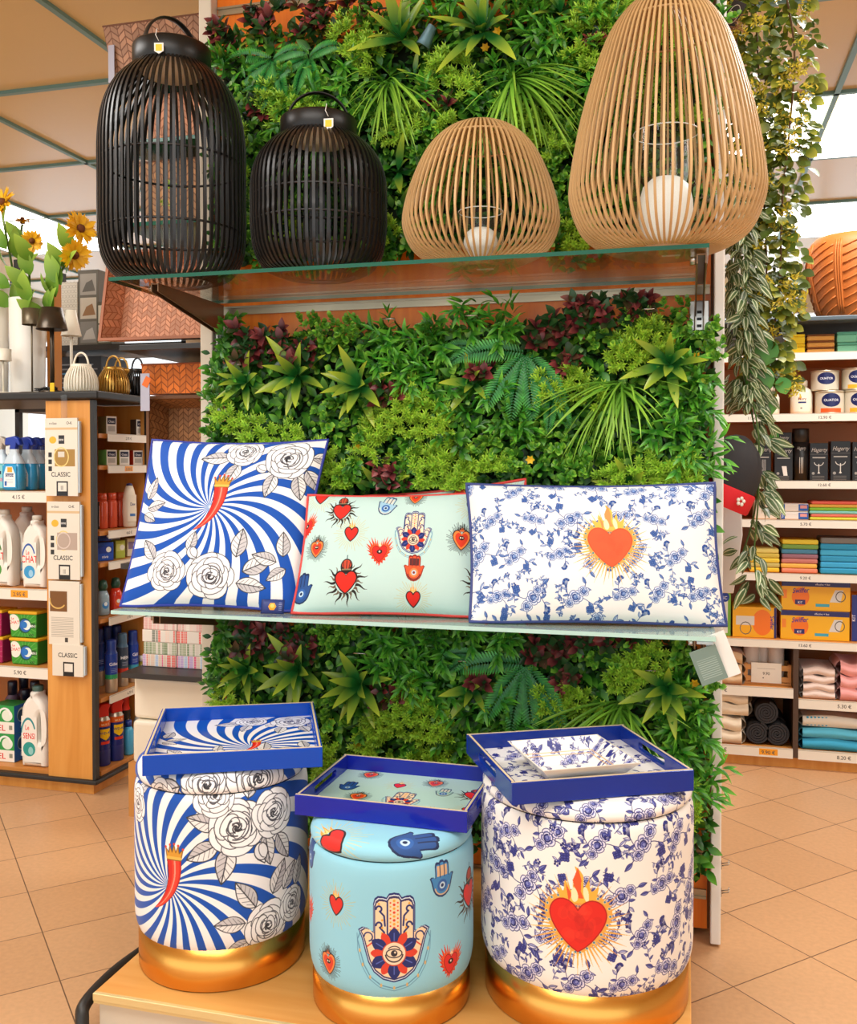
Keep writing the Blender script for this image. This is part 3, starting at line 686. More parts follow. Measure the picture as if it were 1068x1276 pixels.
def bracket(x, z):
    b = MB(); y0, y1 = YW-.03, 1.865
    for sx in (-.008, .008):
        o = len(b.v)
        vs = [(x+sx+t, y, zz) for t in (-.0015, .0015) for (y, zz) in ((y0, z-.075), (y0, z-.004), (y1, z-.004), (y1, z-.022))]
        b.add([gl(*v) for v in vs], [(0,1,2,3), (7,6,5,4), (0,4,5,1), (1,5,6,2), (2,6,7,3), (3,7,4,0)])
    b.box(gl(x, (y0+y1)/2, z-.005), (.019, y0-y1, .003))
    o = b.build('shelf_bracket', DARKST, G, bevel=.001)
    for y in (y1+.015, y1+.03):
        MB().lathe([(0,-.006),(.006,-.006),(.006,.006),(0,.006)], 10, c=(0,0,0)).build('bracket_screw', STEEL, o, loc=gl(x-.014, y, z-.012), rot=(0, pi/2, 0))
for x in (-1.113, .025):
    for z in (1.444, .724-.0): bracket(x, z)
# low base deck with bumper rail
bs = MB(); bs.box(gl(-.506, 1.857, .0935), (1.038, .712, .013)); bs.build('base_deck', wood('deck_wood', 'ecae62', 'e29c4e', axis=0, rough=.35), G, bevel=.002)
tr_ = MB(); tr_.box(gl(-.506, 1.499, .093), (1.038, .008, .0135)); tr_.box(gl(-.51, 1.4995, .0835), (1.03, .005, .006)); tr_.build('deck_edge_trim', mat('pale_brass_trim', 'e6cf94', rough=.3, metal=.3), G, bevel=.001)
fr = MB(); fr.box(gl(-.51, 1.515, .055), (1.02, .012, .05)); fr.build('kick_panel', CREAMP, G)
ft = MB(); ft.box(gl(-.51, 1.6, .04), (1.0, .1, .08)); ft.build('kick_board', mat('grey_metal', '8a8278', rough=.4, metal=.5), G)
ra = MB(); pts = smooth_curve([(-1.03, 1.80, .075), (-1.045, 1.70, .075), (-1.055, 1.60, .075), (-1.05, 1.51, .07), (-1.042, 1.488, .05), (-1.035, 1.482, .0)], 5)
ra.tube([gl(*p) for p in pts], .012, 8); ra.build('bumper_rail', BLACKR, G)
po = MB(); po.box(gl(-1.0, 1.6, .04), (.02, .02, .08)); po.build('rail_foot', STEEL, G)
# ---------------- glass shelves
def glass_shelf(name, label, x0, x1, y0, y1, z, edge, th=.008):
    b = MB(); b.box(((0), 0, -th/2), (x1-x0, y1-y0, th), mi=0)
    b.m = [1, 1, 1, 1, 0, 0]
    o = b.build('glass_shelf', [GLASS, edge]); o.location = ((x0+x1)/2, (y0+y1)/2, z); return tag(o, label, 'shelf', 'glass shelves of the gondola')
ZT, ZM = 1.452, .732
glass_shelf('t', 'clear glass shelf with a dark green edge carrying the four lanterns', -1.206, .038, 1.835, 2.165, ZT, GEDGE)
PALE_REFL = glass('shelf_glass_pale', (.86, .97, .93))
def reflection_mix():  # pale body colour mixed into the glass, imitating its bright reflection
    m = PALE_REFL; nt = m.node_tree; N, L = nt.nodes, nt.links; out = N.get('Material Output'); src = out.inputs['Surface'].links[0].from_socket
    d = N.new('ShaderNodeBsdfPrincipled'); d.inputs['Base Color'].default_value = l4('c4dcd4'); d.inputs['Roughness'].default_value = .12
    mx = N.new('ShaderNodeMixShader'); mx.inputs['Fac'].default_value = .45; L.new(src, mx.inputs[1]); L.new(d.outputs[0], mx.inputs[2]); L.new(mx.outputs[0], out.inputs['Surface'])
reflection_mix()
s2 = glass_shelf('m', 'glass shelf with a pale reflection mixed into its colour, carrying the printed cushions', -1.206, .0535, 1.835, 2.16, ZM, GEDGE2); s2.data.materials[0] = PALE_REFL
# ---------------- wire hooks on the slatwall
HOOKM = mat('hook_wire', 'b8b2a8', rough=.25, metal=1.); HOOKD = mat('hook_wire_dark', '3a3430', rough=.3, metal=.8)
def hook(u, v, label, m=HOOKM, L_=.1):
    p = atY(u, v, 2.08); z = p.z
    o = thing('slatwall_hook', label, 'hook', (p.x, YW-.006, z-.02), 0, 'wire hooks on the slatwall')
    b = MB(); pts = [(-.014, 0, .0), (-.014, -L_, .018), (-.014, -L_-.008, .026), (.014, -L_-.008, .026), (.014, -L_, .018), (.014, 0, 0)]
    b.tube(pts, .0022, 6); b.build('wire', m, o); MB().box((0, -.0, 0), (.04, .006, .014)).build('clip', m, o, bevel=.001)
hook(312, 10, 'dark wire hook above the burgundy leaves at the top of the slatwall', HOOKD)
hook(478, 12, 'dark wire hook at the top edge of the slatwall beside a tall rosette', HOOKD)
hook(288, 406, 'bright wire hook beside the bracket plate of the cream post')
hook(483, 400, 'wire hook over the leafy sprays between rosettes and fern')
hook(586, 396, 'wire hook over the fern at the top of the middle greenery')
hook(808, 388, 'wire hook below the tall natural lantern beside the right bracket')
hook(447, 818, 'wire hook over the lower greenery below the teal cushion')
hook(578, 828, 'wire hook over the lower greenery below the white cushion corner')
hook(812, 840, 'wire hook over the lower greenery next to the grey price card')

# ================================================================== CUSHIONS
def cushion(name, label, BL, BR, TR, TL, thick, img, pipe, pipename='piping', backc=None):
    BL, BR, TR, TL = map(Vector, (BL, BR, TR, TL)); base = (BL+BR)/2
    t = thing(name, label, 'cushion', base, 0, 'printed cushions on the glass shelf')
    nrm = ((BR-BL).cross(TL-BL)).normalized()   # towards the camera
    if nrm.y > 0: nrm = -nrm
    def surf(u, v):
        # pincushion outline
        e = .035; uu = u+e*(1-2*u)*4*v*(1-v)*.5*abs(1-2*u)**3; vv = v+e*(1-2*v)*4*u*(1-u)*.8*abs(1-2*v)**3
        p = BL.lerp(BR, uu).lerp(TL.lerp(TR, uu), vv)-base
        return p
    def fn(sg):
        def g(u, v):
            p = surf(u, v); a = max(0, 1-abs(2*u-1)**2.6)*max(0, 1-abs(2*v-1)**2.6)
            w = .0025*sin(u*19+v*7)*min(1, 6*u*(1-u))*a
            k = sg*(thick*a**.55+w)
            p = p+nrm*k
            # the seat of the cushion flattens on the shelf
            p.z = max(p.z, .002)
            return p
        return g
    b = MB(); b.grid(fn(1), 40, 40, 0); b.grid(fn(-1), 24, 24, 0, flip=True)
    b.build('cover', img, t)
    pp = []
    for i in range(24): pp.append(surf(i/24, 0))
    for i in range(24): pp.append(surf(1, i/24))
    for i in range(24): pp.append(surf(1-i/24, 1))
    for i in range(24): pp.append(surf(0, 1-i/24))
    for p in pp: p.z = max(p.z, .004)
    MB().tube(pp, .0035, 6, closed=True).build(pipename, pipe, t)
    return t
img1 = img_mat('swirl_cushion_print', canvas_swirl_flat(.42, .42, -.015, .02, .064).image('swirl_cushion'), .7, .3, sheen=.1, weave=(60, .12))
img2 = img_mat('teal_cushion_print', canvas_teal_flat(.41, .26).image('teal_cushion'), .75, .3, weave=(40, .15))
img3 = img_mat('toile_cushion_print', canvas_toile(.5, .29, .08, .0145, INK_B, 6, sun=(.033, .0, .043, 'de5f38', 'd0502c', 'e4a850', '3a7a80', 'e09450', 'f0bc50')).image('toile_cushion'), .7, .3, weave=(40, .12))
PB = mat('blue_piping', '2a3a9a', rough=.6); PR = mat('red_piping', 'd8403a', rough=.6); PN = mat('navy_piping', '33417e', rough=.6)
zs = ZM+.001
c1 = cushion('swirl_cushion', 'square cushion with blue and white swirl stripes and a crowned chili', atZ(150, 757, zs), atZ(369, 764, zs), atY(409, 548, 2.06), atY(190, 548, 2.02), .05, img1, PB)
c2 = cushion('heart_print_cushion', 'pale turquoise cushion with sacred hearts and hamsa hands and red piping, in front', atZ(363, 766, zs), atZ(606, 771, zs), atY(612, 613, 2.0), atY(384, 617, 1.985), .045, img2, PR)
c3 = cushion('toile_cushion', 'white cushion with blue flowers and a flaming orange heart in gold rays', atZ(585, 777, zs), atZ(906, 782, zs), atY(891, 602, 1.99), atY(581, 603, 1.965), .045, img3, PN)
c4 = cushion('heart_print_cushion', 'turquoise cushion hidden behind the white one, only one red-piped corner showing', (-.73, 2.095, zs), (-.33, 2.075, zs), atY(655, 597, 2.09), (-.72, 2.115, .975), .02, img2, PR)
# satin label sewn into the striped cushion
lc = Canvas(.04, .024, 3000, '22306a'); lc.rect(-.018,-.0105,.018,.0105,'2a3a78'); lc.fill(circ(0,0,.007,6), 'f0a020'); lc.disc((0,.001),.0035,'f8c860')
for k in range(5): lc.rect(.011,-.006+.003*k,.016,-.005+.003*k,'8890b8')
lm = img_mat('satin_label', lc.image('satin_label'), .5)
p = atZ(350, 757, .745); b = MB(); b.grid(lambda u, v: ((u-.5)*.05, -.004*sin(u*3), (v-.0)*.03), 6, 2); lb = b.build('sewn_label', lm, c1); lb.location = Vector((p.x, p.y-.045, .738))-c1.location; lb.rotation_euler = (-.3, 0, .12)
sl = lb.modifiers.new('s', 'SOLIDIFY'); sl.thickness = .001

# ================================================================== POUFS
GOLD = mat('brushed_gold', 'e2a550', rough=.27, metal=1.)
def pouf(name, label, x, y, R, zb, zseam, ztop, body_img, lid_img, W_):
    rz = math.atan2(-x, y) if False else math.atan2(y, x)-pi    # seam of the print away from the viewer
    t = thing(name, label, 'pouf', (x, y, .1008), rz, 'printed poufs with gold bases')
    z0 = .1; ztb = zb-z0
    MB().lathe([(R*.95, 0), (R*.96, .003), (R*.96, ztb+.001)], 72, caps=True).build('base_ring', GOLD, t)
    prof = [(R*.93, ztb-.006), (R*.958, ztb-.001), (R*.982, ztb+.01), (R*.995, ztb+.022), (R, ztb+.036)]
    for k in range(1, 7): prof.append((R, ztb+.036+(zseam-z0-ztb-.061)*k/6))
    prof += [(R*.99, zseam-z0-.012), (R*.972, zseam-z0-.002), (R*.95, zseam-z0)]
    # cylindrical map: u=.5 faces the viewer
    bm = MB(); n = 96; H = ztop-z0
    vs = []; fs = []; uv = []
    for r, z in prof:
        for k in range(n+1): a = 2*pi*k/n; vs.append((r*cos(a), r*sin(a), z))
    z0c, z1c = W_
    for i in range(len(prof)-1):
        for k in range(n):
            q = i*(n+1)+k; fs.append((q, q+1, q+n+2, q+n+1))
            V = lambda zz: (zz+z0-z0c)/(z1c-z0c)
            U = lambda kk: (kk/n+.5) % 1.0 if False else kk/n+.5
            uv.append([(U(k), V(prof[i][1])), (U(k+1), V(prof[i][1])), (U(k+1), V(prof[i+1][1])), (U(k), V(prof[i+1][1]))])
    bm.add(vs, fs, 0, uv, True); bm.build('body', body_img, t)
    zl = zseam-z0; hl = ztop-zseam
    lp = [(R*.94, zl+.001), (R*.965, zl+.003), (R*.985, zl+.008), (R*.985, zl+hl*.45), (R*.96, zl+hl*.75), (R*.9, zl+hl*.93), (R*.8, zl+hl), (R*.4, zl+hl+.0005), (0.0005, zl+hl+.0005)]
    acc = [0]
    for a, b in zip(lp[::-1], lp[::-1][1:]): acc.append(acc[-1]+math.hypot(a[0]-b[0], a[1]-b[1]))
    acc = acc[::-1]; Sx = 2*(R+.06)
    vs = []; fs = []; uv = []
    for i, (r, z) in enumerate(lp):
        for k in range(n): a = 2*pi*k/n; vs.append((r*cos(a), r*sin(a), z))
    # lid print turned so that its lower edge faces the viewer (local +x points to the viewer)
    def UVp(i, k): a = 2*pi*k/n; return (.5+acc[i]*sin(a)/Sx, .5-acc[i]*cos(a)/Sx)
    for i in range(len(lp)-1):
        for k in range(n):
            k2 = (k+1) % n; fs.append((i*n+k, i*n+k2, (i+1)*n+k2, (i+1)*n+k)); uv.append([UVp(i,k), UVp(i,k2), UVp(i+1,k2), UVp(i+1,k)])
    lb = MB(); lb.add(vs, fs, 0, uv, True); lb.build('lid', lid_img, t)
    return t
VEL = dict(rough=.62, spec=.35, sheen=.15)
P1 = dict(x=-.871, y=1.698, R=.165); P2 = dict(x=-.5095, y=1.645, R=.1472); P3 = dict(x=-.174, y=1.755, R=.19)
b1 = img_mat('swirl_pouf_print', canvas_swirl_pouf(.166, .15, .5).image('swirl_pouf'), **VEL)
lcv = Canvas(.45, .45, 1300, 'ffffff'); swirl(lcv, -.06, -.25, 26, .6, .2, BLUE)
rose_spray(lcv, -.03, -.165, .055, 0, [(0,0,.9),(1.75,.2,1.1),(-1.9,.3,.7)], [(-.9,.2,.9,2.9),(-.9,-.4,.7,3.6),(.8,-.3,.7,4.9),(2.8,.3,.7,.4),(-2.5,.6,.7,2.9)])
l1 = img_mat('swirl_lid_print', lcv.image('swirl_lid'), **VEL)
b2 = img_mat('teal_pouf_print', canvas_teal_pouf(.145, .15, .45).image('teal_pouf'), **VEL)
lcv = Canvas(.41, .41, 1400, TEAL_P); m_gold_heart(lcv, -.1, -.098, .03, .35, ray='d8c890'); m_hamsa_small(lcv, .022, -.125, .05, -1.25, '27508f', '27508f', '17284f'); m_crown_heart(lcv, .0, .05, .03); m_flame_heart(lcv, .12, -.03, .025)
l2 = img_mat('teal_lid_print', lcv.image('teal_lid'), **VEL)
b3 = img_mat('toile_pouf_print', canvas_toile(2*pi*.19, .36, .08, .0165, INK_N, 4, 'f3efe9', .15, (-.012, .297, .047, 'dc2418', 'a81410', 'e8a648', '4a7a90', 'e8582a', 'f4b040')).image('toile_pouf'), **VEL)
l3 = img_mat('toile_lid_print', canvas_toile(.5, .5, .092, .0175, INK_N, 12, 'f3efe9').image('toile_lid'), **VEL)
pouf('striped_pouf', 'round pouf with blue and white swirl stripes, a red chili and a gold base', P1['x'], P1['y'], P1['R'], .177, .457, .494, b1, l1, (.15, .5))
pouf('turquoise_pouf', 'small turquoise velvet pouf with a big hamsa hand and a gold base', P2['x'], P2['y'], P2['R'], .164, .3882, .4187, b2, l2, (.1365, .441))
pouf('toile_pouf', 'white pouf with blue flowers and a flaming red heart on a gold base', P3['x'], P3['y'], P3['R'], .177, .462, .494, b3, l3, (.15, .51))

# ================================================================== TRAYS
def tray(name, label, FL, FR, BL, zbot, img, blue, hgt=.036):
    FL, FR, BL = (Vector((p.x, p.y, 0)) for p in (FL, FR, BL))
    ux = (FR-FL); w = ux.length; ang = math.atan2(ux.y, ux.x); uy = Vector((-sin(ang), cos(ang), 0)); d = (BL-FL).dot(uy)
    c = FL+ux/2+uy*d/2
    t = thing(name, label, 'tray', (c.x, c.y, zbot), ang, 'blue lacquered trays on the poufs'); th = .009
    b = MB(); b.grid(lambda u, v: ((u-.5)*(w-2*th), (v-.5)*(d-2*th), .0085), 1, 1); b.build('printed_floor', img, t)
    MB().box((0, 0, .004), (w-.004, d-.004, .008)).build('bottom', blue, t, bevel=.001)
    rim = mat('gold_rim', 'ecd6ae', rough=.4, metal=.2)
    for sy, nm in ((-1, 'front_side'), (1, 'rear_side')):
        q = MB(); q.box((0, sy*(d/2-th/2), hgt/2), (w, th, hgt)); o = q.build('long_side', blue, t, bevel=.0012)
        MB().box((0, sy*(d/2-th/2), hgt+.0004), (w-.001, th*.4, .001)).build('gilt_edge', rim, o)
    for sx in (-1, 1):
        hw, z0, z1, L_ = .055, hgt*.42, hgt*.78, d-2*th
        def rr(a0, b0, a1, b1, r):
            out = []
            for cx, cy, s in ((a1-r, b1-r, 0), (a0+r, b1-r, 1), (a0+r, b0+r, 2), (a1-r, b0+r, 3)):
                out += [(cx+r*cos((s+k/4)*pi/2), cy+r*sin((s+k/4)*pi/2)) for k in range(5)]
            return out
        o = shape2d('handle_side', [[(-L_/2, 0), (L_/2, 0), (L_/2, hgt), (-L_/2, hgt)], rr(-hw, z0, hw, z1, .006)], th, .0008, blue, t, (sx*(w/2-th/2), 0, 0), (0, 0, pi/2))
        MB().box((0, 0, hgt+.0004), (L_, th*.4, .001)).build('gilt_edge', rim, o)
    return t
BL1 = mat('blue_lacquer', '0a48b4', rough=.22, spec=.25, coat=.12); BL2 = mat('navy_lacquer', '14229a', rough=.16, spec=.3, coat=.15); BL3 = mat('royal_lacquer', '12308e', rough=.16, spec=.3, coat=.15)
ti1 = img_mat('swirl_tray_print', canvas_swirl_flat(.31, .33, .03, -.05, .035, rs=.8).image('swirl_tray'), .15, .5)
ti2 = img_mat('teal_tray_print', canvas_teal_tray(.31, .25).image('teal_tray'), .15, .5)
ti3 = img_mat('toile_tray_print', canvas_toile(.31, .29, .09, .016, INK_N, 21, 'f1efec').image('toile_tray'), .15, .5)
T1 = tray('striped_tray', 'blue tray with a swirl striped floor on top of the striped pouf', atZ(177, 943, .531), atZ(402, 932, .531), atZ(192, 883, .531), .4958, ti1, BL1)
T2 = tray('heart_print_tray', 'navy tray with hearts and a hamsa hand printed on pale green, on the turquoise pouf', atZ(367, 990, .4572), atZ(582, 1012, .4572), atZ(440, 940, .4572), .4205, ti2, BL2)
T3 = tray('toile_tray', 'royal blue tray with a blue flower print on the white pouf, holding a dish', atZ(638, 977, .531), atZ(865, 960, .531), atZ(585, 915, .531), .4958, ti3, BL3)
# square porcelain dish in the right tray
dc = canvas_toile(.2, .2, .06, .011, INK_N, 31, 'f6f3ec'); m_sun_heart(dc, .0, -.01, .016, 'dc6a40', 'c85a30', 'e8c080', '4a7a90', 'e8a060', 'f4c870'); dr = .002
for q in (.062, .058): dc.stroke([(-q,-q),(q,-q),(q,q),(-q,q)], .0012, 'd8b080', closed=True)
DM = img_mat('dish_print', dc.image('dish'), .3, .3); PORC = mat('porcelain', 'f4efe2', rough=.15, coat=.4)
fl_, fr_, bl_ = (atZ(u, v, .55) for u, v in ((676, 953), (796, 943), (633, 927)))
a = math.atan2(fr_.y-fl_.y, fr_.x-fl_.x); cd = (fr_+bl_)/2
D = thing('square_dish', 'square white porcelain dish with blue flowers inside, in the right tray', 'dish', (cd.x, cd.y, .5048), a)
def sq(h, z, r=.006): return [(sx*h, sy*h, z) for sx, sy in ((-1,-1),(1,-1),(1,1),(-1,1))]
hb, ht_ = .05, .0885; H_ = .043
b = MB(); vin = sq(hb-.002, .006)+sq(ht_-.003, H_)
b.add(vin, [(0,1,2,3), (0,4,5,1), (1,5,6,2), (2,6,7,3), (3,7,4,0)], 0, [[(x/.2+.5, y/.2+.5) for x, y in [(vin[i][0]*.95, vin[i][1]*.95) for i in f]] for f in [(0,1,2,3), (0,4,5,1), (1,5,6,2), (2,6,7,3), (3,7,4,0)]])
b.f = [f[::-1] for f in b.f] if False else b.f
b.build('glazed_inside', DM, D)
b = MB(); b.add(sq(hb, 0)+sq(ht_, H_)+sq(ht_-.003, H_+.0001), [(3,2,1,0), (0,1,5,4), (1,2,6,5), (2,3,7,6), (3,0,4,7), (4,5,9,8), (5,6,10,9), (6,7,11,10), (7,4,8,11)]); b.build('outer_shell', PORC, D)
lf = MB(); lf.grid(lambda u, v: ((u-.5)*.012*sin(pi*min(max(v,.02),.98)), (v-.5)*.05, .0015+.004*sin(v*3)), 2, 6); o = lf.build('fallen_leaf', mat('leaf_green', '4d8a28', rough=.4)); 
pl_ = atZ(812, 929, .508); o.location = (pl_.x, pl_.y, .5056); o.rotation_euler = (0, 0, .5); tag(o, 'single green leaf fallen beside the dish in the right tray', 'leaf')
sm = o.modifiers.new('s', 'SOLIDIFY'); sm.thickness = .0008

# ================================================================== LANTERNS
BLK = mat('black_cane', '14110f', rough=.36); NAT = mat('natural_bamboo', 'c8a26e', rough=.45, var=(9, .08)); NATD = mat('bamboo_base', 'b98d5c', rough=.5)
FRO = mat('solar_lens', 'f0e6d4', rough=.4); CAND = mat('candle_white', 'f6f2ec', rough=.4); TAGY = mat('tag_yellow', 'f2c413', rough=.5); TAGW = mat('tag_white', 'f2efe8', rough=.5)
def cage(t, prof, n, w, d, m, name='cage'):
    b = MB(); P = smooth_curve(prof, 5)
    for k in range(n):
        a = 2*pi*(k+.5)/n; ca, sa = cos(a), sin(a); tx, ty = -sa, ca; vs = []; m_ = len(P)
        for i in range(m_):
            r, z = P[i]; q = P[min(i+1, m_-1)]-P[max(i-1, 0)]; q = q/(np.hypot(*q)+1e-9); nr, nz = q[1], -q[0]
            ww = min(w, 2*pi*max(r, .01)/n*.62)
            for sa_, sb in ((-1,-1),(1,-1),(1,1),(-1,1)):
                rr = r+nr*sb*d/2; vs.append((rr*ca+tx*sa_*ww/2, rr*sa+ty*sa_*ww/2, z+nz*sb*d/2))
        fs = []
        for i in range(m_-1):
            for j in range(4): fs.append((i*4+j, i*4+(j+1) % 4, i*4+4+(j+1) % 4, i*4+4+j))
        fs += [(3,2,1,0), tuple((m_-1)*4+j for j in range(4))]
        b.add(vs, fs)
    return b.build(name, m, t)
def ring(t, r, z, th, m, name='hoop'): 
    b = MB(); b.tube([(r*cos(2*pi*k/48), r*sin(2*pi*k/48), z) for k in range(48)], th, 6, closed=True); return b.build(name, m, t)
def price_tag(t, p, s=.02, rz=0):
    b = MB(); b.tube([(p[0]-.004, p[1], p[2]+.035), (p[0]-.006, p[1]-.003, p[2]+.02), (p[0], p[1]-.002, p[2]+.008)], .0008, 5); st = b.build('tag_string', TAGW, t)
    q = MB(); w = s/2; q.add([(p[0]+x, p[1]+y, p[2]+z) for y in (-.001, .001) for x, z in ((-w,.004),(w,.004),(w,-w*1.3),(0,-w*1.9),(-w,-w*1.3))], [(0,1,2,3,4)[::-1], (5,6,7,8,9), (0,1,6,5), (1,2,7,6), (2,3,8,7), (3,4,9,8), (4,0,5,9)])
    o = q.build('price_tag', TAGW, t); MB().box((p[0], p[1]-.0014, p[2]-w*.6), (w*1.35, .0006, w*1.4)).build('tag_sticker', TAGY, o)
LANT = []
def black_lantern(label, x, y, R, H, rc, hc, hh, tagp, tilt):
    t = thing('black_lantern', label, 'lantern', (x, y, ZT+.001), tilt, 'lanterns on the upper glass shelf')
    zc_ = H-hc
    prof = [(R*.55, .004), (R*.8, .018), (R*.95, .055), (R, .11), (R, zc_*.45), (R*.995, zc_*.66), (R*.93, zc_*.8), (R*.78, zc_*.91), (rc*1.0, zc_)]
    cage(t, prof, 62, .0065, .005, BLK)
    ring(t, R*.55, .005, .005, BLK, 'bottom_hoop'); ring(t, R*.985, .11, .0028, BLK); ring(t, R*.985, zc_*.55, .0028, BLK)
    MB().lathe([(rc, zc_-.004), (rc*1.03, zc_), (rc*1.03, H-.004), (rc*1.0, H), (rc*.93, H), (rc*.93, H-.01), (0.001, H-.01)], 48, caps=False).build('collar', mat('black_metal', '1d1b19', rough=.35, metal=.4), t)
    MB().lathe([(.001, zc_-.012), (rc*.8, zc_-.010), (rc*.9, zc_+.002)], 40, caps=False).build('light_disc', FRO, t)
    hp = [(rc*.85*cos(a), -.02*sin(a)*0, H-.012+hh*sin(a)) for a in [pi*k/20 for k in range(21)]]
    hb_ = MB().tube(hp, .004, 8, flat=(.012, .004)).build('handle', BLK, t); hb_.rotation_euler = (0, 0, tagp[3])
    price_tag(t, tagp[:3]); LANT.append((t, R+.016, H+.02)); return t
p = atY(215.5, 300, 1.945)
black_lantern('tall black slatted lantern with a handle and a yellow price tag', p.x, p.y, .159, .522, .083, .046, .078, (0.0, -.095, .49, .9), YAW*.9)
p = atY(397.5, 300, 1.96)
black_lantern('shorter black slatted lantern with a handle beside the tall black one', p.x, p.y, .1445, .338, .08, .038, .07, (.045, -.085, .305, .35), .1)
def natural_lantern(label, x, y, prof, n, w, hoopz, cyl, cand, base_r):
    t = thing('bamboo_lantern', label, 'lantern', (x, y, ZT+.001), 0, 'lanterns on the upper glass shelf')
    cage(t, prof, n, w, .004, NAT); P = smooth_curve(prof, 8)
    r_at = lambda z: min((abs(q[1]-z), q[0]) for q in P[len(P)//2:])[1]
    ring(t, r_at(hoopz)-.004, hoopz, .0022, NAT)
    MB().lathe([(base_r, 0), (base_r+.004, .004), (base_r+.002, .012), (base_r-.006, .014)], 48).build('base_disc', NATD, t)
    MB().box((.01, -.0, -.0002), (.035, .012, .0008)).build('base_sticker', TAGW, t)
    MB().lathe([(.0005, prof[-1][1]-.003), (.02, prof[-1][1]-.004), (.02, prof[-1][1]+.001), (.0005, prof[-1][1]+.002)], 20, caps=False).build('top_cap', NAT, t)
    g = MB(); g.lathe([(cyl[0]-.001, .0155), (cyl[0], .02), (cyl[0], cyl[1])], 40, caps=False); g.build('glass_cylinder', GLASS, t); ring(t, cyl[0], cyl[1], .0012, mat('glass_rim', 'dfe8e4', rough=.1), 'glass_lip')
    cr_, ch = cand
    LANT.append((t, max(q[0] for q in prof)+.016, prof[-1][1]*.62)); LANT.append((t, max(q[0] for q in prof)*.8, prof[-1][1]*.9)); MB().lathe([(cr_*.62, .015), (cr_*.85, .04), (cr_, ch*.5), (cr_*.98, ch*.7), (cr_*.85, ch*.88), (cr_*.55, ch*.98), (.0005, ch)], 32).build('candle', CAND, t)
    return t
p = atY(599, 300, 1.965)
natural_lantern('short natural bamboo lantern with a white candle, between black and tall lanterns', p.x, p.y, [(.055,.008),(.095,.016),(.138,.04),(.16,.085),(.157,.13),(.138,.19),(.11,.245),(.075,.28),(.04,.297),(.012,.302)], 62, .0042, .262, (.046, .118), (.036, .085), .056)
p = atY(829.5, 300, 1.93)
natural_lantern('tall natural bamboo lantern with a white candle in a glass cylinder', p.x, p.y, [(.072,.008),(.115,.016),(.158,.045),(.182,.10),(.183,.15),(.166,.25),(.14,.345),(.11,.425),(.07,.477),(.035,.493),(.012,.497)], 74, .0045, .435, (.062, .235), (.052, .15), .073)
# ================================================================== GREENERY
EXO = [0, 0, 0]
EX = [(0, o.location.x, o.location.y, r, ZT, ZT+h) for o, r, h in LANT]+[(0, atY(893, 578, 2.27).x, 2.27, .095, .9, 1.16)]
for x in (-1.113, .025): EX += [(1, x-.017, x+.017, 1.85, 2.21, 1.33, 1.455)]
EX += [(1, -1.21, .06, 1.83, 2.165, ZT-.016, ZT+.004), (1, -.78, -.45, 1.9, 2.12, .7, .99), (1, -.45, -.27, 1.9, 2.11, .7, 1.03), (1, .05, .085, 2.15, 2.3, .0, 2.6)]
class LM:
    """many copies of small leaf shapes gathered into one mesh"""
    def __init__(s): s.V = []; s.F = []; s.UV = []; s.n = 0
    def put(s, leaf, M):
        v, f, uv = leaf; L_ = v[-2][1]; b0 = (M[0][3]+EXO[0], M[1][3]+EXO[1], M[2][3]+EXO[2])
        for k in (0, .5, 1):      # leaves make room for what stands or hangs in front of them
            q = (b0[0]+M[0][1]*L_*k, b0[1]+M[1][1]*L_*k, b0[2]+M[2][1]*L_*k)
            for e in EX:
                if e[0] == 0:
                    if e[4] < q[2] < e[5] and (q[0]-e[1])**2+(q[1]-e[2])**2 < e[3]**2: return
                elif e[1] < q[0] < e[2] and e[3] < q[1] < e[4] and e[5] < q[2] < e[6]: return
        R = np.array([[M[i][j] for j in range(3)] for i in range(3)]); t = np.array([M[i][3] for i in range(3)])
        s.V.append(v @ R.T + t); s.F.append(f+s.n); s.UV.append(uv[f.ravel()]); s.n += len(v)
    def build(s, name, m, parent=None):
        V = np.concatenate(s.V); F = np.concatenate(s.F); UV = np.concatenate(s.UV)
        me = bpy.data.meshes.new(name); me.vertices.add(len(V)); me.vertices.foreach_set('co', V.ravel())
        k = F.shape[1]; me.loops.add(F.size); me.loops.foreach_set('vertex_index', F.ravel().astype(np.int32))
        me.polygons.add(len(F)); me.polygons.foreach_set('loop_start', np.arange(0, F.size, k, dtype=np.int32))
        me.polygons.foreach_set('use_smooth', np.ones(len(F), bool))
        u = me.uv_layers.new(name='UVMap'); u.data.foreach_set('uv', UV.ravel()); me.materials.append(m); me.update(calc_edges=True); me.validate()
        o = bpy.data.objects.new(name, me); COL.objects.link(o); o.parent = parent; return o
def leaf(L_, W_, n=5, peak=.45, fold=.25, droop=.15, tip=1.0, notch=0.):
    """leaf along +y, normal +z; folded at the midrib and drooping at the tip"""
    v = []; uv = []
    for i in range(n+1):
        t = i/n; q = t/peak*.5 if t < peak else .5+(t-peak)/(1-peak)*.5
        w = W_/2*sin(pi*q)**tip; w = max(w, W_*.02); z = -droop*L_*t*t
        if notch and 0 < i < n: w *= 1+notch*(1 if i % 2 else -1)
        for sx in (-1, 0, 1): v.append((sx*w, t*L_, z+(fold*w if sx else 0))); uv.append((.5+.5*sx, t))
    f = []
    for i in range(n):
        for j in (0, 1): a = i*3+j; f.append((a, a+1, a+4, a+3))
    return np.array(v), np.array(f), np.array(uv)
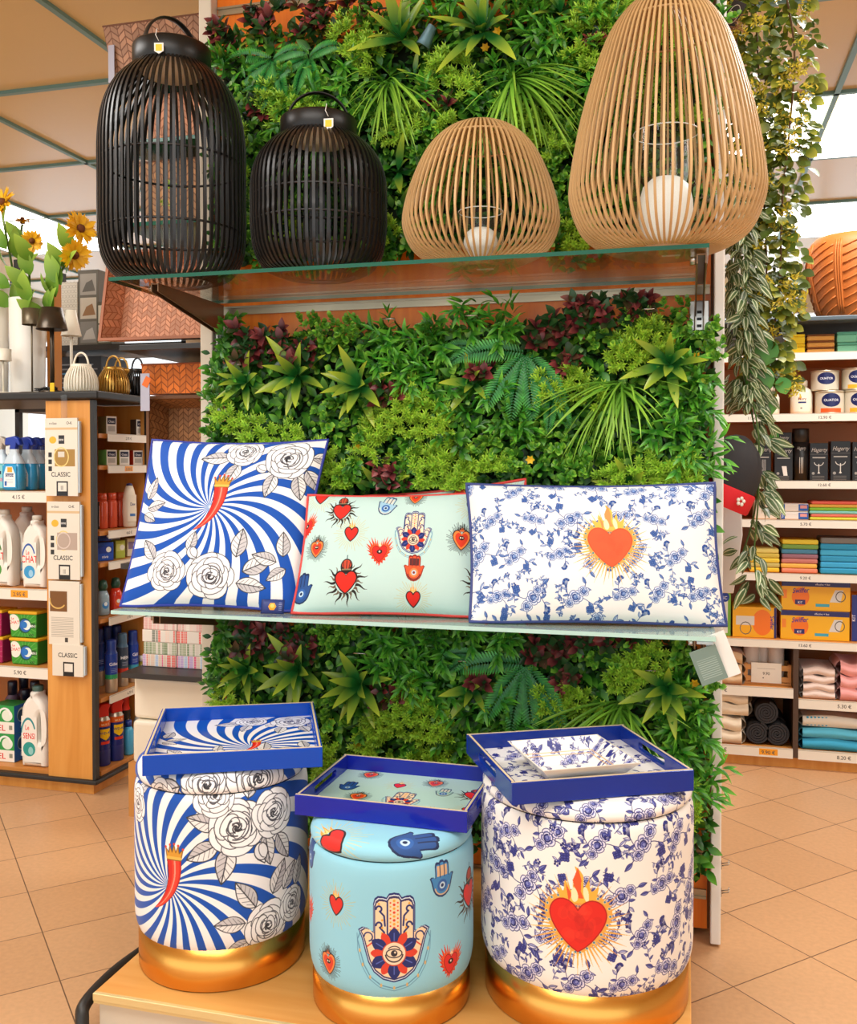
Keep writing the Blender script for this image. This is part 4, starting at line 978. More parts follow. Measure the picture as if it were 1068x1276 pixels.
def basis(p, d, nrm, roll=0., s=1.):
    y = Vector(d).normalized(); x = y.cross(Vector(nrm))
    if x.length < 1e-4: x = y.orthogonal()
    x.normalize(); z = x.cross(y)
    if roll: q = Quaternion(y, roll); x = q @ x; z = q @ z
    return ((x.x*s, y.x*s, z.x*s, p[0]), (x.y*s, y.y*s, z.y*s, p[1]), (x.z*s, y.z*s, z.z*s, p[2]))
U_ = rnd.uniform
LF_OV = leaf(.034, .017); LF_OVs = leaf(.024, .013); LF_RD = leaf(.017, .015, 4, .5, .15, .1, .7); LF_LN = leaf(.044, .011, 5, .4, .3, .25); LF_TINY = leaf(.0115, .0034, 2, .5, .2, .1)
LF_AG = leaf(.115, .024, 8, .42, .35, .12, .8); LF_BLADE = leaf(.17, .0062, 12, .35, .5, .55, .6); LF_BG = leaf(.034, .02, 5, .45, .3, .2, .85); LF_FL = leaf(.023, .0052, 4, .35, .2, .25, .7, .15)
MT_DARK = leafmat('leaf_dark', '1c4c16', '32701f', .4); MT_MID = leafmat('leaf_mid', '2c6e1c', '62a42e', .35); MT_BRT = leafmat('leaf_bright', '378a24', '78c43a', .3)
MT_MOSS = leafmat('leaf_moss', '74ac28', 'b8e044', .28, .5, (.0, .9)); MT_RD = leafmat('leaf_round', '4a9228', '9ace44', .3); MT_AG = leafmat('leaf_rosette', '2c7a34', 'c0d040', .15, .28, (.3, 1.05))
MT_BLADE = leafmat('leaf_blade', '6aa834', 'a0d048', .22); MT_BG = leafmat('leaf_burgundy', '4c1c22', '94403f', .35, .33, other='244a22'); MT_FERN = leafmat('leaf_fern', '1f7a36', '58b84c', .2)
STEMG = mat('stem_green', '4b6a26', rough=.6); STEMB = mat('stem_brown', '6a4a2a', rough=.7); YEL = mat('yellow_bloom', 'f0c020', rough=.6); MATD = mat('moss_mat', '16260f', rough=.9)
FR = Vector((0, -1, 0))
def face_n(): return Vector((U_(-.5,.5), -1, U_(.2,.9)))
def rosette(P, r, n=11, tilt=0., seed=0):
    m = LM(); k0 = U_(0, 6)
    for i in range(n):
        a = k0+i*2.4; out = .25+.75*(i/n); d = Vector((cos(a)*out, -(1.12-out)-.15, sin(a)*out+tilt))
        m.put(LF_AG, basis(P+Vector((0, -.02, 0)), d, Vector((-cos(a)*.5, -1, .2-sin(a)*.5+.4)), U_(-.25,.25), r/.105*U_(.82,1.1)))
    return 'rosette', m, MT_AG
def grass_tuft(P, L_, n=46, dirx=0., dirz=-1.):
    m = LM()
    for i in range(n):
        d = Vector((dirx+U_(-.8,.8), -U_(.25,.9), dirz+U_(-.1,1.0)))
        m.put(LF_BLADE, basis(P+Vector((U_(-.012,.012), 0, U_(-.012,.012))), d, Vector((0, -.5, 1)), U_(-.3,.3), L_/.17*U_(.65,1.1)))
    return 'grass_tuft', m, MT_BLADE
def fern(P, L_, angles):
    m = LM()
    for a in angles:
        d0 = Vector((cos(a), -.55, sin(a))).normalized(); q = Vector(P); N_ = 25
        for i in range(N_):
            t = i/N_; d = (d0+Vector((0, .5*t, -.75*t*t))).normalized(); q = q+d*L_/N_; w = sin(pi*min(1, .12+t*.9))**.7
            x = d.cross(FR).normalized()
            for sg in (-1, 1): m.put(LF_FL, basis(q, x*sg+d*.45+Vector((0,-.1,-.1)), FR+Vector((0,0,.5)), 0, max(w, .12)*L_/.16*1.25))
    return 'fern', m, MT_FERN
def burgundy(P, r, n=20):
    m = LM()
    for i in range(n):
        b = P+Vector((U_(-1,1)*r, -.03-U_(0,.035), U_(-1,1)*r*.7)); a0 = U_(0, 6)
        for k in range(5):
            a = a0+k*1.26; m.put(LF_BG, basis(b, Vector((cos(a), -U_(.5,1.3), sin(a)+.35)), Vector((-cos(a), -1, .6)), U_(-.3,.3), U_(.65,1.05)))
    return 'burgundy_sprig', m, MT_BG
def moss(P, r, n=34):
    m = LM()
    for i in range(n):
        a = U_(0, 6.28); rr = r*math.sqrt(U_(0,1)); b = P+Vector((cos(a)*rr, -.03-.03*math.sqrt(max(0,1-(rr/r)**2))*U_(.6,1.2), sin(a)*rr)); ax = Vector((cos(a)*rr/r*.7, -1, sin(a)*rr/r*.7+.35)).normalized()
        for w in range(3):
            c = b+ax*(.007*w)
            for k in range(9-2*w):
                q = k*2*pi/(9-2*w)+w; x = ax.orthogonal().normalized(); y = ax.cross(x); d = x*cos(q)+y*sin(q)+ax*(.5+.5*w)
                m.put(LF_TINY, basis(c, d, ax, 0, U_(.9,1.4)))
    return 'moss_clump', m, MT_MOSS
def spray(P, r, n, lf, mt, name, per=9, L_=.05, out=.7, s=1.):
    """little upright twigs set with leaf pairs"""
    m = LM()
    for i in range(n):
        b = P+Vector((U_(-1,1)*r, -U_(.02,.05), U_(-1,1)*r)); a = U_(0, 6.28); d0 = Vector((cos(a), -out*U_(.6,1.6), sin(a)+.25)).normalized()
        for k in range(per):
            t = k/per; q = b+d0*L_*t; an = k*2.4; x = d0.orthogonal().normalized(); y = d0.cross(x)
            d = (x*cos(an)+y*sin(an))*(1-.6*t)+d0*(.55+t); m.put(lf, basis(q, d, d0+Vector((0,-.6,.5)), U_(-.3,.3), s*U_(.75,1.1)*(1-.25*t)))
    return name, m, mt
def panel(name, label, x0, x1, z0, z1, base_n, items, group='artificial hedge panels', ybase=2.188, ztop=None):
    cx, cz = (x0+x1)/2, z0
    t = thing(name, label, 'artificial greenery', (cx, ybase, cz), 0, group)
    O = Vector((cx, ybase, cz)); EXO[:] = O
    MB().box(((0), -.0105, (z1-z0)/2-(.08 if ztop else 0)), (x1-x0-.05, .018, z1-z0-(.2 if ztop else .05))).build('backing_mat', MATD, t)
    # dense small leaves
    for nm, lf, mt, frac, dep in (('small_leaves', LF_OVs, MT_DARK, .62, .045), ('small_leaves', LF_OV, MT_MID, .22, .06), ('small_leaves', LF_RD, MT_RD, .16, .065)):
        m = LM()
        for i in range(int(base_n*frac)):
            p = Vector((U_(x0, x1), ybase-.018-U_(.1,1)*dep, U_(z0, z1 if ztop is None else z1)))-O
            if ztop and p.z+O.z > ztop(p.x+O.x): continue
            a = U_(0, 6.28); d = Vector((cos(a), -U_(.15,1.0), sin(a)-.1)); m.put(lf, basis(p, d, face_n(), U_(-.4,.4), U_(.75,1.2)))
        o = m.build(nm, mt, t); tag(o, kind='stuff')
    for it in items:
        nm, m, mt = it(O)
        if m.V: m.build(nm, mt, t)
    return t
def PT(u, v, y=2.13): return atY(u, v, y)
def I(fn, u, v, *a, y=2.15, **k): return lambda O: fn(PT(u, v, y)-O, *a, **k)
def yellow_dots(pts): return [lambda O, u=u, v=v: yellow_one(O, u, v) for u, v in pts]
def yellow_one(O, u, v):
    m = LM(); lf = leaf(.012, .008, 2, .5, .2, 0)
    for k in range(6): a = k*1.05; m.put(lf, basis(PT(u, v, 2.11)-O, Vector((cos(a), -.5, sin(a))), FR, 0, 1))
    return 'yellow_flower', m, YEL
WILL = lambda u, v, r=.035, n=9: I(spray, u, v, r, n, LF_LN, MT_BRT, 'leaf_spray', 8, .055, .6)
RND = lambda u, v, r=.03, n=10: I(spray, u, v, r, n, LF_RD, MT_RD, 'round_leaf_sprig', 9, .035, 1.0)
OVL = lambda u, v, r=.03, n=8: I(spray, u, v, r, n, LF_OV, MT_MID, 'leaf_spray', 7, .045, .8, .9)
mid = [I(rosette, 312, 478, .085, 11, y=2.14), I(rosette, 376, 470, .1, 12, y=2.13), I(rosette, 452, 482, .1, 12, y=2.13), I(rosette, 835, 455, .1, 12, y=2.13), I(rosette, 478, 608, .085, 6), I(rosette, 790, 608, .085, 8), I(rosette, 592, 478, .085, 7),
       I(fern, 655, 440, .16, (3.0, 4.0, 4.5, 4.9, 5.5), y=2.115), I(fern, 600, 435, .09, (2.9, 3.4), y=2.12), I(fern, 690, 485, .1, (3.9, 4.6, 5.2), y=2.12), I(grass_tuft, 775, 482, .17, 60, -.35, -.75, y=2.11),
       I(burgundy, 335, 432, .055, 24), I(burgundy, 385, 445, .035, 12), I(burgundy, 690, 415, .05, 22), I(burgundy, 735, 400, .05, 22), I(burgundy, 790, 392, .04, 14), I(burgundy, 705, 455, .03, 8), I(burgundy, 490, 492, .03, 7), I(burgundy, 500, 592, .035, 9), I(burgundy, 605, 470, .02, 5),
       WILL(480, 430), WILL(510, 455), WILL(545, 430), WILL(500, 480), WILL(590, 398), WILL(630, 410), WILL(540, 475), WILL(860, 500), WILL(866, 545), WILL(866, 590), WILL(840, 520), WILL(862, 470), WILL(605, 500), WILL(660, 540),
       RND(420, 425), RND(445, 415), RND(400, 415), RND(845, 398), RND(870, 408), RND(880, 430), RND(690, 575), RND(715, 590), RND(650, 575), RND(740, 575), RND(700, 555), RND(620, 560), RND(420, 520), RND(745, 420), RND(800, 405), RND(660, 600), RND(440, 600),
       OVL(293, 430, .02, 5), OVL(290, 470, .02, 5), OVL(288, 505, .02, 5), OVL(296, 412, .02, 5), OVL(450, 520), OVL(510, 560), OVL(455, 575), OVL(580, 545), OVL(640, 520), OVL(730, 530), OVL(874, 500), OVL(700, 610), OVL(560, 420), OVL(295, 550), OVL(520, 610),
       *yellow_dots([(413, 532), (446, 558), (449, 576), (661, 573), (680, 608), (838, 423), (868, 445)])]
for u, v, r in ((292, 522, .042), (330, 545, .045), (372, 548, .035), (505, 520, .05), (545, 530, .055), (520, 495, .035), (470, 560, .045), (560, 580, .05), (530, 585, .045), (600, 575, .04), (620, 595, .045), (580, 605, .04), (810, 425, .045), (785, 445, .045), (800, 410, .035), (690, 485, .045), (715, 480, .035), (800, 590, .05), (840, 580, .045), (770, 600, .04), (850, 605, .04), (425, 600, .045), (410, 575, .04), (480, 535, .035), (745, 500, .03)): mid.append(I(moss, u, v, r, int(34*(r/.045)**2)))
pm = panel('hedge_panel', 'artificial hedge panel with rosettes and ferns behind the cushions, between the glass shelves', -1.125, .05, .85, 1.365, 8200, mid)
lo = dup(pm, (pm.location.x, pm.location.y, pm.location.z-.69), 'artificial hedge panel behind the poufs, below the lower glass shelf')
top = [I(rosette, 505, 55, .11, 10, .35, y=2.12), I(rosette, 605, 45, .12, 12, .1, y=2.12), I(rosette, 500, 218, .09, 9), I(rosette, 498, 270, .09, 9), I(rosette, 285, 82, .07, 7), I(rosette, 700, 22, .08, 8), I(rosette, 325, 50, .05, 6), I(rosette, 520, 100, .05, 5),
       I(grass_tuft, 485, 105, .17, 50, -.1, -.8, y=2.11), I(grass_tuft, 640, 100, .2, 60, .25, -.75, y=2.1),
       I(fern, 340, 75, .11, (2.9, 3.7, 4.4, 5.2, .2), y=2.11), I(fern, 385, 72, .1, (3.6, 4.4, 5.1, .3), y=2.11), I(fern, 345, 100, .09, (3.2, 4.2, 5.2), y=2.11),
       I(burgundy, 295, 50, .035, 10), I(burgundy, 345, 40, .045, 16), I(burgundy, 405, 38, .045, 18), I(burgundy, 455, 20, .03, 8), I(burgundy, 330, 145, .025, 6), I(burgundy, 560, 140, .025, 5), I(burgundy, 415, 15, .02, 4), I(burgundy, 750, 60, .02, 4),
       WILL(690, 40), WILL(655, 25), WILL(720, 95), WILL(700, 70), WILL(740, 30), WILL(295, 120), WILL(435, 100), WILL(300, 95), WILL(545, 130), WILL(760, 100), WILL(560, 12), WILL(770, 40), WILL(460, 180), WILL(620, 130), WILL(800, 70), WILL(380, 140),
       RND(315, 130), RND(300, 145), RND(675, 115), RND(705, 125), RND(690, 250), RND(700, 210), RND(710, 180), RND(440, 145), RND(360, 115), RND(740, 150), RND(690, 300), RND(545, 180), RND(320, 235), RND(320, 290), RND(400, 120), RND(760, 200), RND(850, 100),
       OVL(685, 100), OVL(700, 285), OVL(320, 200), OVL(310, 165), OVL(325, 265), OVL(490, 150), OVL(525, 160), OVL(620, 160), OVL(540, 210), OVL(285, 140), OVL(495, 310), OVL(700, 330), OVL(480, 40), OVL(600, 140),
       *yellow_dots([(620, 40), (605, 60), (720, 60), (790, 250)])]
for u, v, r in ((445, 52, .05), (465, 75, .045), (560, 95, .045), (580, 110, .04), (725, 65, .055), (750, 85, .045), (745, 30, .04), (770, 20, .045), (665, 165, .045), (640, 150, .04), (300, 185, .045), (285, 210, .045), (300, 225, .04), (365, 148, .045), (345, 130, .035), (520, 165, .04), (490, 170, .04), (685, 300, .045), (720, 295, .045), (690, 190, .035), (650, 175, .035), (290, 260, .045), (390, 150, .04), (480, 295, .04), (560, 160, .035), (800, 35, .05), (830, 60, .05), (780, 110, .045), (820, 140, .045), (860, 60, .04), (850, 160, .045), (790, 190, .045), (830, 240, .045), (780, 260, .045), (850, 280, .045), (350, 280, .05), (420, 230, .045), (400, 290, .045), (230, 250, .03)): top.append(I(moss, u, v, r, int(30*(r/.045)**2)))
for u, v in ((350, 200), (400, 210), (440, 260), (360, 250), (330, 310), (430, 310), (600, 220), (560, 230), (620, 260), (540, 260), (780, 150), (830, 180), (860, 220), (800, 280), (760, 240), (870, 120), (880, 40), (840, 20)): top.append(OVL(u, v)); top.append(RND(u+15, v+12, .03, 7))
pt = panel('hedge_panel', 'artificial hedge panel behind the four lanterns, above the upper glass shelf', -1.125, .045, 1.535, 2.22, 9500, top, ztop=lambda x: 2.2 if x > -.62 else 2.08)
bt = MB(); bl = Vector(PT(533, 45, 2.09)); bt.grid(lambda u, v: ((u-.5)*.035*(1-.4*v), -.02*sin(pi*u), (v-.5)*.045), 6, 4); o = bt.build('bloom', mat('dusty_blue_petal', '6f95a4', rough=.5), pt); o.location = bl-pt.location; o.rotation_euler = (.2, .5, .2); q = o.modifiers.new('s', 'SOLIDIFY'); q.thickness = .001
# ---------------- garlands hanging to the right
MT_EUC = leafmat('leaf_olive', '66741e', 'a8a838', .4, .45, other='566a20'); MT_TRAD = leafmat('leaf_striped', '46643a', '70804c', .4, .4, stripe='d8dcb8'); MT_YB = leafmat('bloom_yellow', 'b8a420', 'e6d23a', .25, .5)
def strand(pts, rad, n, lf, smin, smax, dn=-.6, m=None):
    P = smooth_curve(pts, 14); m = m or LM()
    for i in range(n):
        q = Vector(P[rnd.randrange(len(P))]); a = U_(0, 6.28); r = rad*math.sqrt(U_(0,1)); b = q+Vector((cos(a)*r, sin(a)*r*.7, U_(-.02,.02)))
        m.put(lf, basis(b, Vector((cos(a), sin(a)-.25, dn+U_(-.5,.6))), Vector((U_(-.6,.6), -1, U_(.2,1))), U_(-.5,.5), U_(smin, smax)))
    return m
def vine_stem(b, pts, r): b.tube([tuple(p) for p in smooth_curve(pts, 6)], r, 5)
g0 = PT(960, -30, 2.38)
V1 = thing('hanging_garland', 'hanging garland of olive leaves with small yellow flowers beside the tall natural lantern', 'artificial greenery', g0, 0, 'hanging garlands right of the display')
L1 = [PT(u, v, y)-g0 for u, v, y in ((940, -30, 2.40), (945, 80, 2.40), (950, 200, 2.40), (955, 320, 2.39), (955, 430, 2.38), (962, 480, 2.38))]
L2 = [PT(u, v, y)-g0 for u, v, y in ((975, -30, 2.36), (990, 60, 2.35), (985, 150, 2.36), (975, 250, 2.36), (972, 350, 2.36), (966, 400, 2.36))]
L3 = [PT(u, v, y)-g0 for u, v, y in ((915, -20, 2.36), (920, 90, 2.36), (930, 200, 2.38), (935, 300, 2.4))]
LF_E = leaf(.036, .026, 5, .5, .25, .2, .7)
EXO[:] = g0; m = LM(); strand(L1, .055, 820, LF_E, .45, .95, m=m); strand(L2, .05, 620, LF_E, .45, 1.0, m=m); strand(L3, .045, 460, LF_E, .45, .9, m=m); m.build('leaves', MT_EUC, V1)
m = LM()
for L_ in (L1, L2, L3):
    P = smooth_curve(L_, 14)
    for i in range(44):
        q = Vector(P[rnd.randrange(len(P))])+Vector((U_(-.05,.05), U_(-.05,0), U_(-.02,.02)))
        for k in range(22): m.put(LF_TINY, basis(q+Vector((U_(-1,1), U_(-1,1), U_(-1,1)))*.012, Vector((U_(-1,1), U_(-1,.2), U_(-1,1))), FR, 0, 1.1))
m.build('flowers', MT_YB, V1)
b = MB(); [vine_stem(b, L_, .0025) for L_ in (L1, L2, L3)]; b.build('stem', STEMB, V1)
g1 = PT(915, 240, 2.32)
V2 = thing('hanging_garland', 'hanging garland of striped green and white leaves trailing down past the black cap', 'artificial greenery', g1, 0, 'hanging garlands right of the display')
Q1 = [PT(u, v, 2.33)-g1 for u, v in ((907, 220), (912, 320), (918, 420), (934, 500), (945, 570), (940, 640), (922, 700))]
Q2 = [PT(u, v, 2.29)-g1 for u, v in ((925, 240), (930, 360), (930, 450), (945, 540), (945, 620), (940, 690), (945, 738))]
LF_T = leaf(.05, .019, 6, .4, .3, .3, .75)
EXO[:] = g1; m = LM(); strand(Q1[:4], .04, 230, LF_T, .6, 1.05, -.9, m); strand(Q2[:4], .03, 170, LF_T, .6, 1.05, -.9, m); strand(Q2[3:], .03, 46, LF_T, .8, 1.15, -.8, m); strand(Q1[3:], .02, 44, LF_T, .8, 1.1, -.8, m); m.build('striped_leaves', MT_TRAD, V2)
b = MB(); [vine_stem(b, L_, .002) for L_ in (Q1, Q2)]; b.build('stem', STEMG, V2)
m = LM(); lp = leaf(.05, .045, 6, .5, .2, .2, .6)
for u, v, s in ((955, 420, 1.5), (940, 455, 1.6), (950, 490, 1.2), (967, 538, .5), (972, 470, .9), (925, 560, .6)): m.put(lp, basis(PT(u, v, 2.33)-g1, Vector((U_(-.4,.6), -.2, -1)), FR+Vector((0,0,.3)), 0, s*.9))
m.build('broad_leaves', leafmat('leaf_broad', '3f8a34', '69a83e', .15), V2)
# brand tag hanging at the top of the garland (blank oval mark)
tc = Canvas(.03, .055, 2500, '2c2620'); tc.stroke(circ(0, 0, .011, 24, .02), .0012, 'e8e0d0', closed=True); tc.text('TH', 0, -.005, .014, 'e8e0d0')
TM = img_mat('hang_tag_print', tc.image('hang_tag'), .5)
p = PT(914, 18, 2.3); b = MB(); b.box((0, 0, 0), (.032, .001, .058), 1, front=0); b.m = [0, 1, 1, 1, 1, 1]; o = b.build('hang_tag', [TM, mat('tag_dark', '3a322a', rough=.5)]); o.location = p; o.rotation_euler = (.15, .6, -.2); tag(o, 'dark swing tag with a white oval mark hanging at the top of the olive garland', 'tag')
nb = LM(); EXO[:] = (9, 9, 9); lf = leaf(.05, .002, 3, .5)
p2 = PT(907, 35, 2.31)
for k in range(60): a = U_(0, 6.28); nb.put(lf, basis(Vector((cos(a)*.02, sin(a)*.02, U_(-.02,.02))), Vector((-sin(a), cos(a), U_(-.5,.5))), FR, 0, U_(.6,1)))
o = nb.build('straw_nest', mat('straw', '8a5c34', rough=.8)); o.location = p2; tag(o, 'little brown straw nest tucked beside the swing tag', 'nest')
# ================================================================== SHOP GOODS: shared makers
def ux(u, y): return atY(u, 578, y).x
def zat(u, v, y): return atY(u, v, y).z
def uy(u, x): return atX(u, 578, x).y
_NM = {}
def face_mat(name, w, h, bg, fn, rough=.4, ppm=2200, coat=0.):
    if name not in MATS:
        C = Canvas(w, h, ppm, bg); fn(C, w, h); img_mat(name, C.image(name), rough, .4, coat)
    return MATS[name]
def M_(c, rough=.4): return mat('paint_'+c, c, rough)
def carton(name, label, cat, x, y, z, w, d, h, face, side, group=None, rz=0., bevel=.0015, body='carton', parts=None):
    """box with a printed front on its -y side, standing at (x,y,z)"""
    t = thing(name, label, cat, (x, y, z), rz, group)
    b = MB(); b.box((0, 0, h/2), (w, d, h), 0, front=1 if face else None); b.build(body, [side, face] if face else side, t, bevel=bevel)
    return t
def bottle(name, label, cat, x, y, z, prof, body, cap, capprof, lab=None, labz=(0,0), R=None, group=None, rz=0., sx=1., sy=1., pw=2., lw=1.2, ang=None):
    t = thing(name, label, cat, (x, y, z), rz, group)
    MB().lathe(prof, 28, sx=sx, sy=sy, pw=pw).build('body', body, t); MB().lathe(capprof, 20, sx=sx if sx < 1 else 1, sy=sy if sx < 1 else 1).build('cap', cap, t)
    if lab:
        g = MB(); r = (R or max(p[0] for p in prof))+.0006
        def f(u, v):
            a = -pi/2+(u-.5)*lw; ca, sa = cos(a), sin(a)
            if pw != 2.: q = (abs(ca)**pw+abs(sa)**pw)**(-1/pw); ca *= q; sa *= q
            return (r*ca*sx, r*sa*sy, labz[0]+(labz[1]-labz[0])*v)
        g.grid(f, 14, 1); g.build('paper_label', lab, t)
    return t
def strip_text(C, w, h, s, x=0, col='55504a'): C.text(s, x, -h*.16, h*.5, col)
def price_strip(parent, x0, x1, y, z, h, texts, axis='x'):
    """shelf-edge strip with small printed prices; local coordinates of the parent"""
    w = abs(x1-x0); key = 'strip_'+'_'.join(texts)+('%.3f' % w)
    def fn(C, w, h):
        C.rect(-w/2, h/2-h*.12, w/2, h/2, 'c8c0b0'); n = max(len(texts), 1)
        for i, s in enumerate(texts):
            xx = -w/2+w*(i+.5)/n
            if s.startswith('*'): C.rect(xx-h*.9, -h*.3, xx+h*.9, h*.35, 'f2a024'); s = s[1:]
            C.text(s, xx, -h*.2, h*.5, '5a544c')
    m = face_mat(key, w, h, 'ece5d6', fn, .35, 1500)
    b = MB(); b.box((0, 0, 0), (w, .004, h), 0, front=1); o = b.build('price_strip', [STRIP, m], parent)
    if axis == 'x': o.location = ((x0+x1)/2, y, z)
    else: o.location = (y, (x0+x1)/2, z); o.rotation_euler = (0, 0, pi/2)
    return o
# ================================================================== LEFT SHELVING UNIT (drugstore corner)
LX, LY = -1.80, 2.65
LU = thing('shelving_unit', 'beech corner shelving unit full of cleaning products with a black edge, under the sunflowers', 'shelving unit', (-2.1, 2.8, 0))
def ll(x, y, z): return (x+2.1, y-2.8, z)
def lb(name, x0, x1, y0, y1, z0, z1, m=BEECH, bevel=0., par=None): return MB().box(ll((x0+x1)/2, (y0+y1)/2, (z0+z1)/2), (x1-x0, y1-y0, z1-z0)).build(name, m, par or LU, bevel=bevel)
lb('corner_panel', -1.972, -1.808, LY, LY+.02, .05, 1.25); lb('edge_trim', -1.809, -1.798, LY-.003, LY+.018, .05, 1.25, BLACKR); lb('edge_trim', -1.806, -1.797, 2.955, 2.972, .05, 1.25, BLACKR)
lb('plinth', -2.62, -1.815, LY+.012, 3.0, .0, .04, BEECH); lb('base_rail', -2.62, -1.79, LY-.012, 3.0, .036, .05, BLACKR, .004)
lb('side_back', -1.985, -1.965, LY+.02, 2.97, .05, 1.25, mat('shelf_back', 'b8763c', rough=.5)); lb('end_panel', -1.98, -1.805, 2.96, 2.98, .05, 1.25, BEECH)
lb('rear_panel', -2.62, -1.98, 2.95, 2.965, .05, .94, mat('shelf_back', 'b8763c', rough=.5)); lb('end_panel', -2.64, -2.62, LY, 2.97, .0, 1.25)
FT = (.962, .647, .393, .062); STx = (1.147, 1.045, .834, .733, .553, .299, .064)
for i, z in enumerate(FT):
    s = lb('shelf_board', -2.62, -1.972, LY+.012, 2.955, z-.016, z, SHELFWOOD)
    if i < 3: price_strip(s, *[ll(-2.62, 0, 0)[0], ll(-1.974, 0, 0)[0]], ll(0, LY+.009, 0)[1], z-.018, .036, [['3.20 €', '7.80 €', '4.15 €'], ['9.90 €', '13.45 €', '*2.95 €'], ['8.50 €', '*6.20 €', '5.90 €']][i])
for i, z in enumerate(STx):
    s = lb('shelf_board', -1.966, -1.806, LY+.04, 2.955, z-.014, z, SHELFWOOD)
    if i < 6: price_strip(s, ll(0, LY+.075, 0)[1], ll(0, 2.955, 0)[1], ll(LX+.004, 0, 0)[0], z-.012, .026, [['2.90 €'], ['*3.10 €'], ['4.60 €'], ['2.20 €'], ['1.95 €'], ['6.70 €']][i], 'y')
CT = MB(); CT.box((0, 0, -.013), (.87, .44, .026)); ctop = CT.build('counter_top', BLACKR, bevel=.006, seg=3); ctop.location = (-2.21, 2.855, 1.279); tag(ctop, 'black rounded counter top of the left shelving unit, carrying lamps and small lanterns', 'counter top')
ZC = 1.28
# --- sprays on the top shelf
SPB = mat('spray_blue_liquid', '2a9ad0', rough=.18, coat=.3); SPC = mat('spray_clear', 'c9d8e0', rough=.2); SPH = mat('spray_head_blue', '1c3aa0', rough=.35); TEALL = mat('spray_teal', '6cc0c4', rough=.2, coat=.3); WHP = mat('white_plastic', 'efeade', rough=.3)
def lab_spray(C, w, h):
    C.fill([(-w*.42, -h*.45), (w*.42, -h*.45), (w*.42, h*.1), (w*.2, h*.45), (-w*.25, h*.45), (-w*.42, h*.1)], 'f2f2ee'); C.rect(-w*.3, 0, w*.3, h*.14, '1a2a58'); C.rect(-w*.15, h*.2, w*.2, h*.42, 'f0a830'); C.text('CLEAN', 0, .02*h, h*.12, 'ffffff')
    for k in range(3): C.rect(-w*.3, -h*(.12+.08*k), w*.25, -h*(.1+.08*k), 'a8b4c0')
    C.rect(-w*.36, -h*.4, -w*.2, -h*.2, '2a60a8')
LSP = face_mat('spray_label', .05, .08, '2a9ad0', lab_spray)
def spray(label, x, y, body, head, lab, group='spray bottles on the top shelf'):
    t = thing('spray_bottle', label, 'spray bottle', (x, y, .963), 0, group)
    MB().lathe([(.03, 0), (.034, .004), (.034, .062), (.031, .085), (.022, .108), (.013, .122), (.013, .13)], 24, sx=1.05, sy=.7, pw=3).build('body', body, t)
    MB().lathe([(.0325, .088), (.0235, .109), (.0145, .123), (.0145, .135)], 20, sx=1.05, sy=.72, pw=3, caps=False).build('clear_shoulder', SPC, t)
    sh = [(-.03, .155), (-.026, .172), (.006, .178), (.022, .170), (.03, .150), (.022, .146), (.014, .155), (.012, .134), (-.012, .134), (-.010, .148), (-.028, .148)]
    shape2d('trigger_head', [[p for p in sh]], .022, .004, head, t)
    MB().grid(lambda u, v: ((u-.5)*.052, -.0247, .008+v*.074), 1, 1).build('paper_label', lab, t)
    return t
for i, (u, y, lb_) in enumerate(((18, 2.70, 'blue window-cleaner spray bottle with a white label, frontmost of the blue row'), (34, 2.76, 'second blue spray bottle from the front in the row on the top left shelf'), (45, 2.82, 'third blue spray bottle from the front in the row on the top left shelf'), (54, 2.88, 'rearmost blue spray bottle of the row on the top left shelf'))):
    spray(lb_, ux(u, y), y, SPB, SPH, LSP)
def lab2(C, w, h): C.rect(-w*.4, -h*.4, w*.4, h*.4, '8cd0d0'); C.rect(-w*.2, h*.1, w*.4, h*.25, '1c2a4a'); C.text('dams', .05*w, -h*.2, h*.3, 'e85a8a')
spray('teal spray bottle with a grey head and pink lettering, left of the blue sprays', ux(1, 2.72), 2.72, TEALL, mat('grey_plastic', 'b8ac9c', rough=.35), face_mat('teal_spray_label', .05, .08, '8cd0d0', lab2))
# --- white jugs
def jug(label, x, y, z, H, arc, blob_, capm, group, wtxt='CHAT', rz=0, flip=False):
    t = thing('detergent_jug', label, 'detergent', (x, y, z), rz, group); W = H*.36
    o = smooth_curve([(-.47,.0),(-.5,.1),(-.5,.5),(-.47,.72),(-.3,.83),(-.16,.88),(-.14,.93),(.14,.93),(.17,.87),(.38,.78),(.5,.6),(.5,.1),(.47,.0)], 4); o = [(p[0]*W, p[1]*H) for p in o]
    hl = [(p[0]*W, p[1]*H) for p in smooth_curve([(.2,.32),(.36,.34),(.4,.5),(.34,.66),(.22,.64),(.16,.46)], 4, True)]
    if flip: o = [(-a, b) for a, b in o][::-1]; hl = [(-a, b) for a, b in hl][::-1]
    shape2d('body', [o, hl], W*.62, W*.16, WHP, t)
    MB().lathe([(W*.19, H*.93), (W*.19, H*.985), (W*.17, H), (.001, H)], 20).build('cap', capm, t)
    def fn(C, w, h):
        C.stroke(circ(-w*.05, -h*.0, w*.46, 20, h*.44, .5, 2.9), w*.09, arc); C.text('Le', -w*.12, h*.16, h*.17, 'e02a20'); C.text(wtxt, 0, -h*.06, h*(.27 if len(wtxt) < 5 else .2), 'e02a20')
        C.fill(circ(0, -h*.32, w*.4, 18, h*.18), blob_); C.disc((w*.1, -h*.36), w*.16, 'ffffff', .5)
    m = face_mat('jug_label_'+arc, .08, .13, 'efeade', fn, .3)
    lw = W*.62; cx = (-.14 if not flip else .14)*W
    MB().grid(lambda u, v: (cx+(u-.5)*lw, -W*.3105, H*.13+v*H*.5), 1, 1).build('paper_label', m, t); return t
CLR = mat('clear_grey_cap', 'cfc8ba', rough=.2); GJ = 'white detergent jugs'
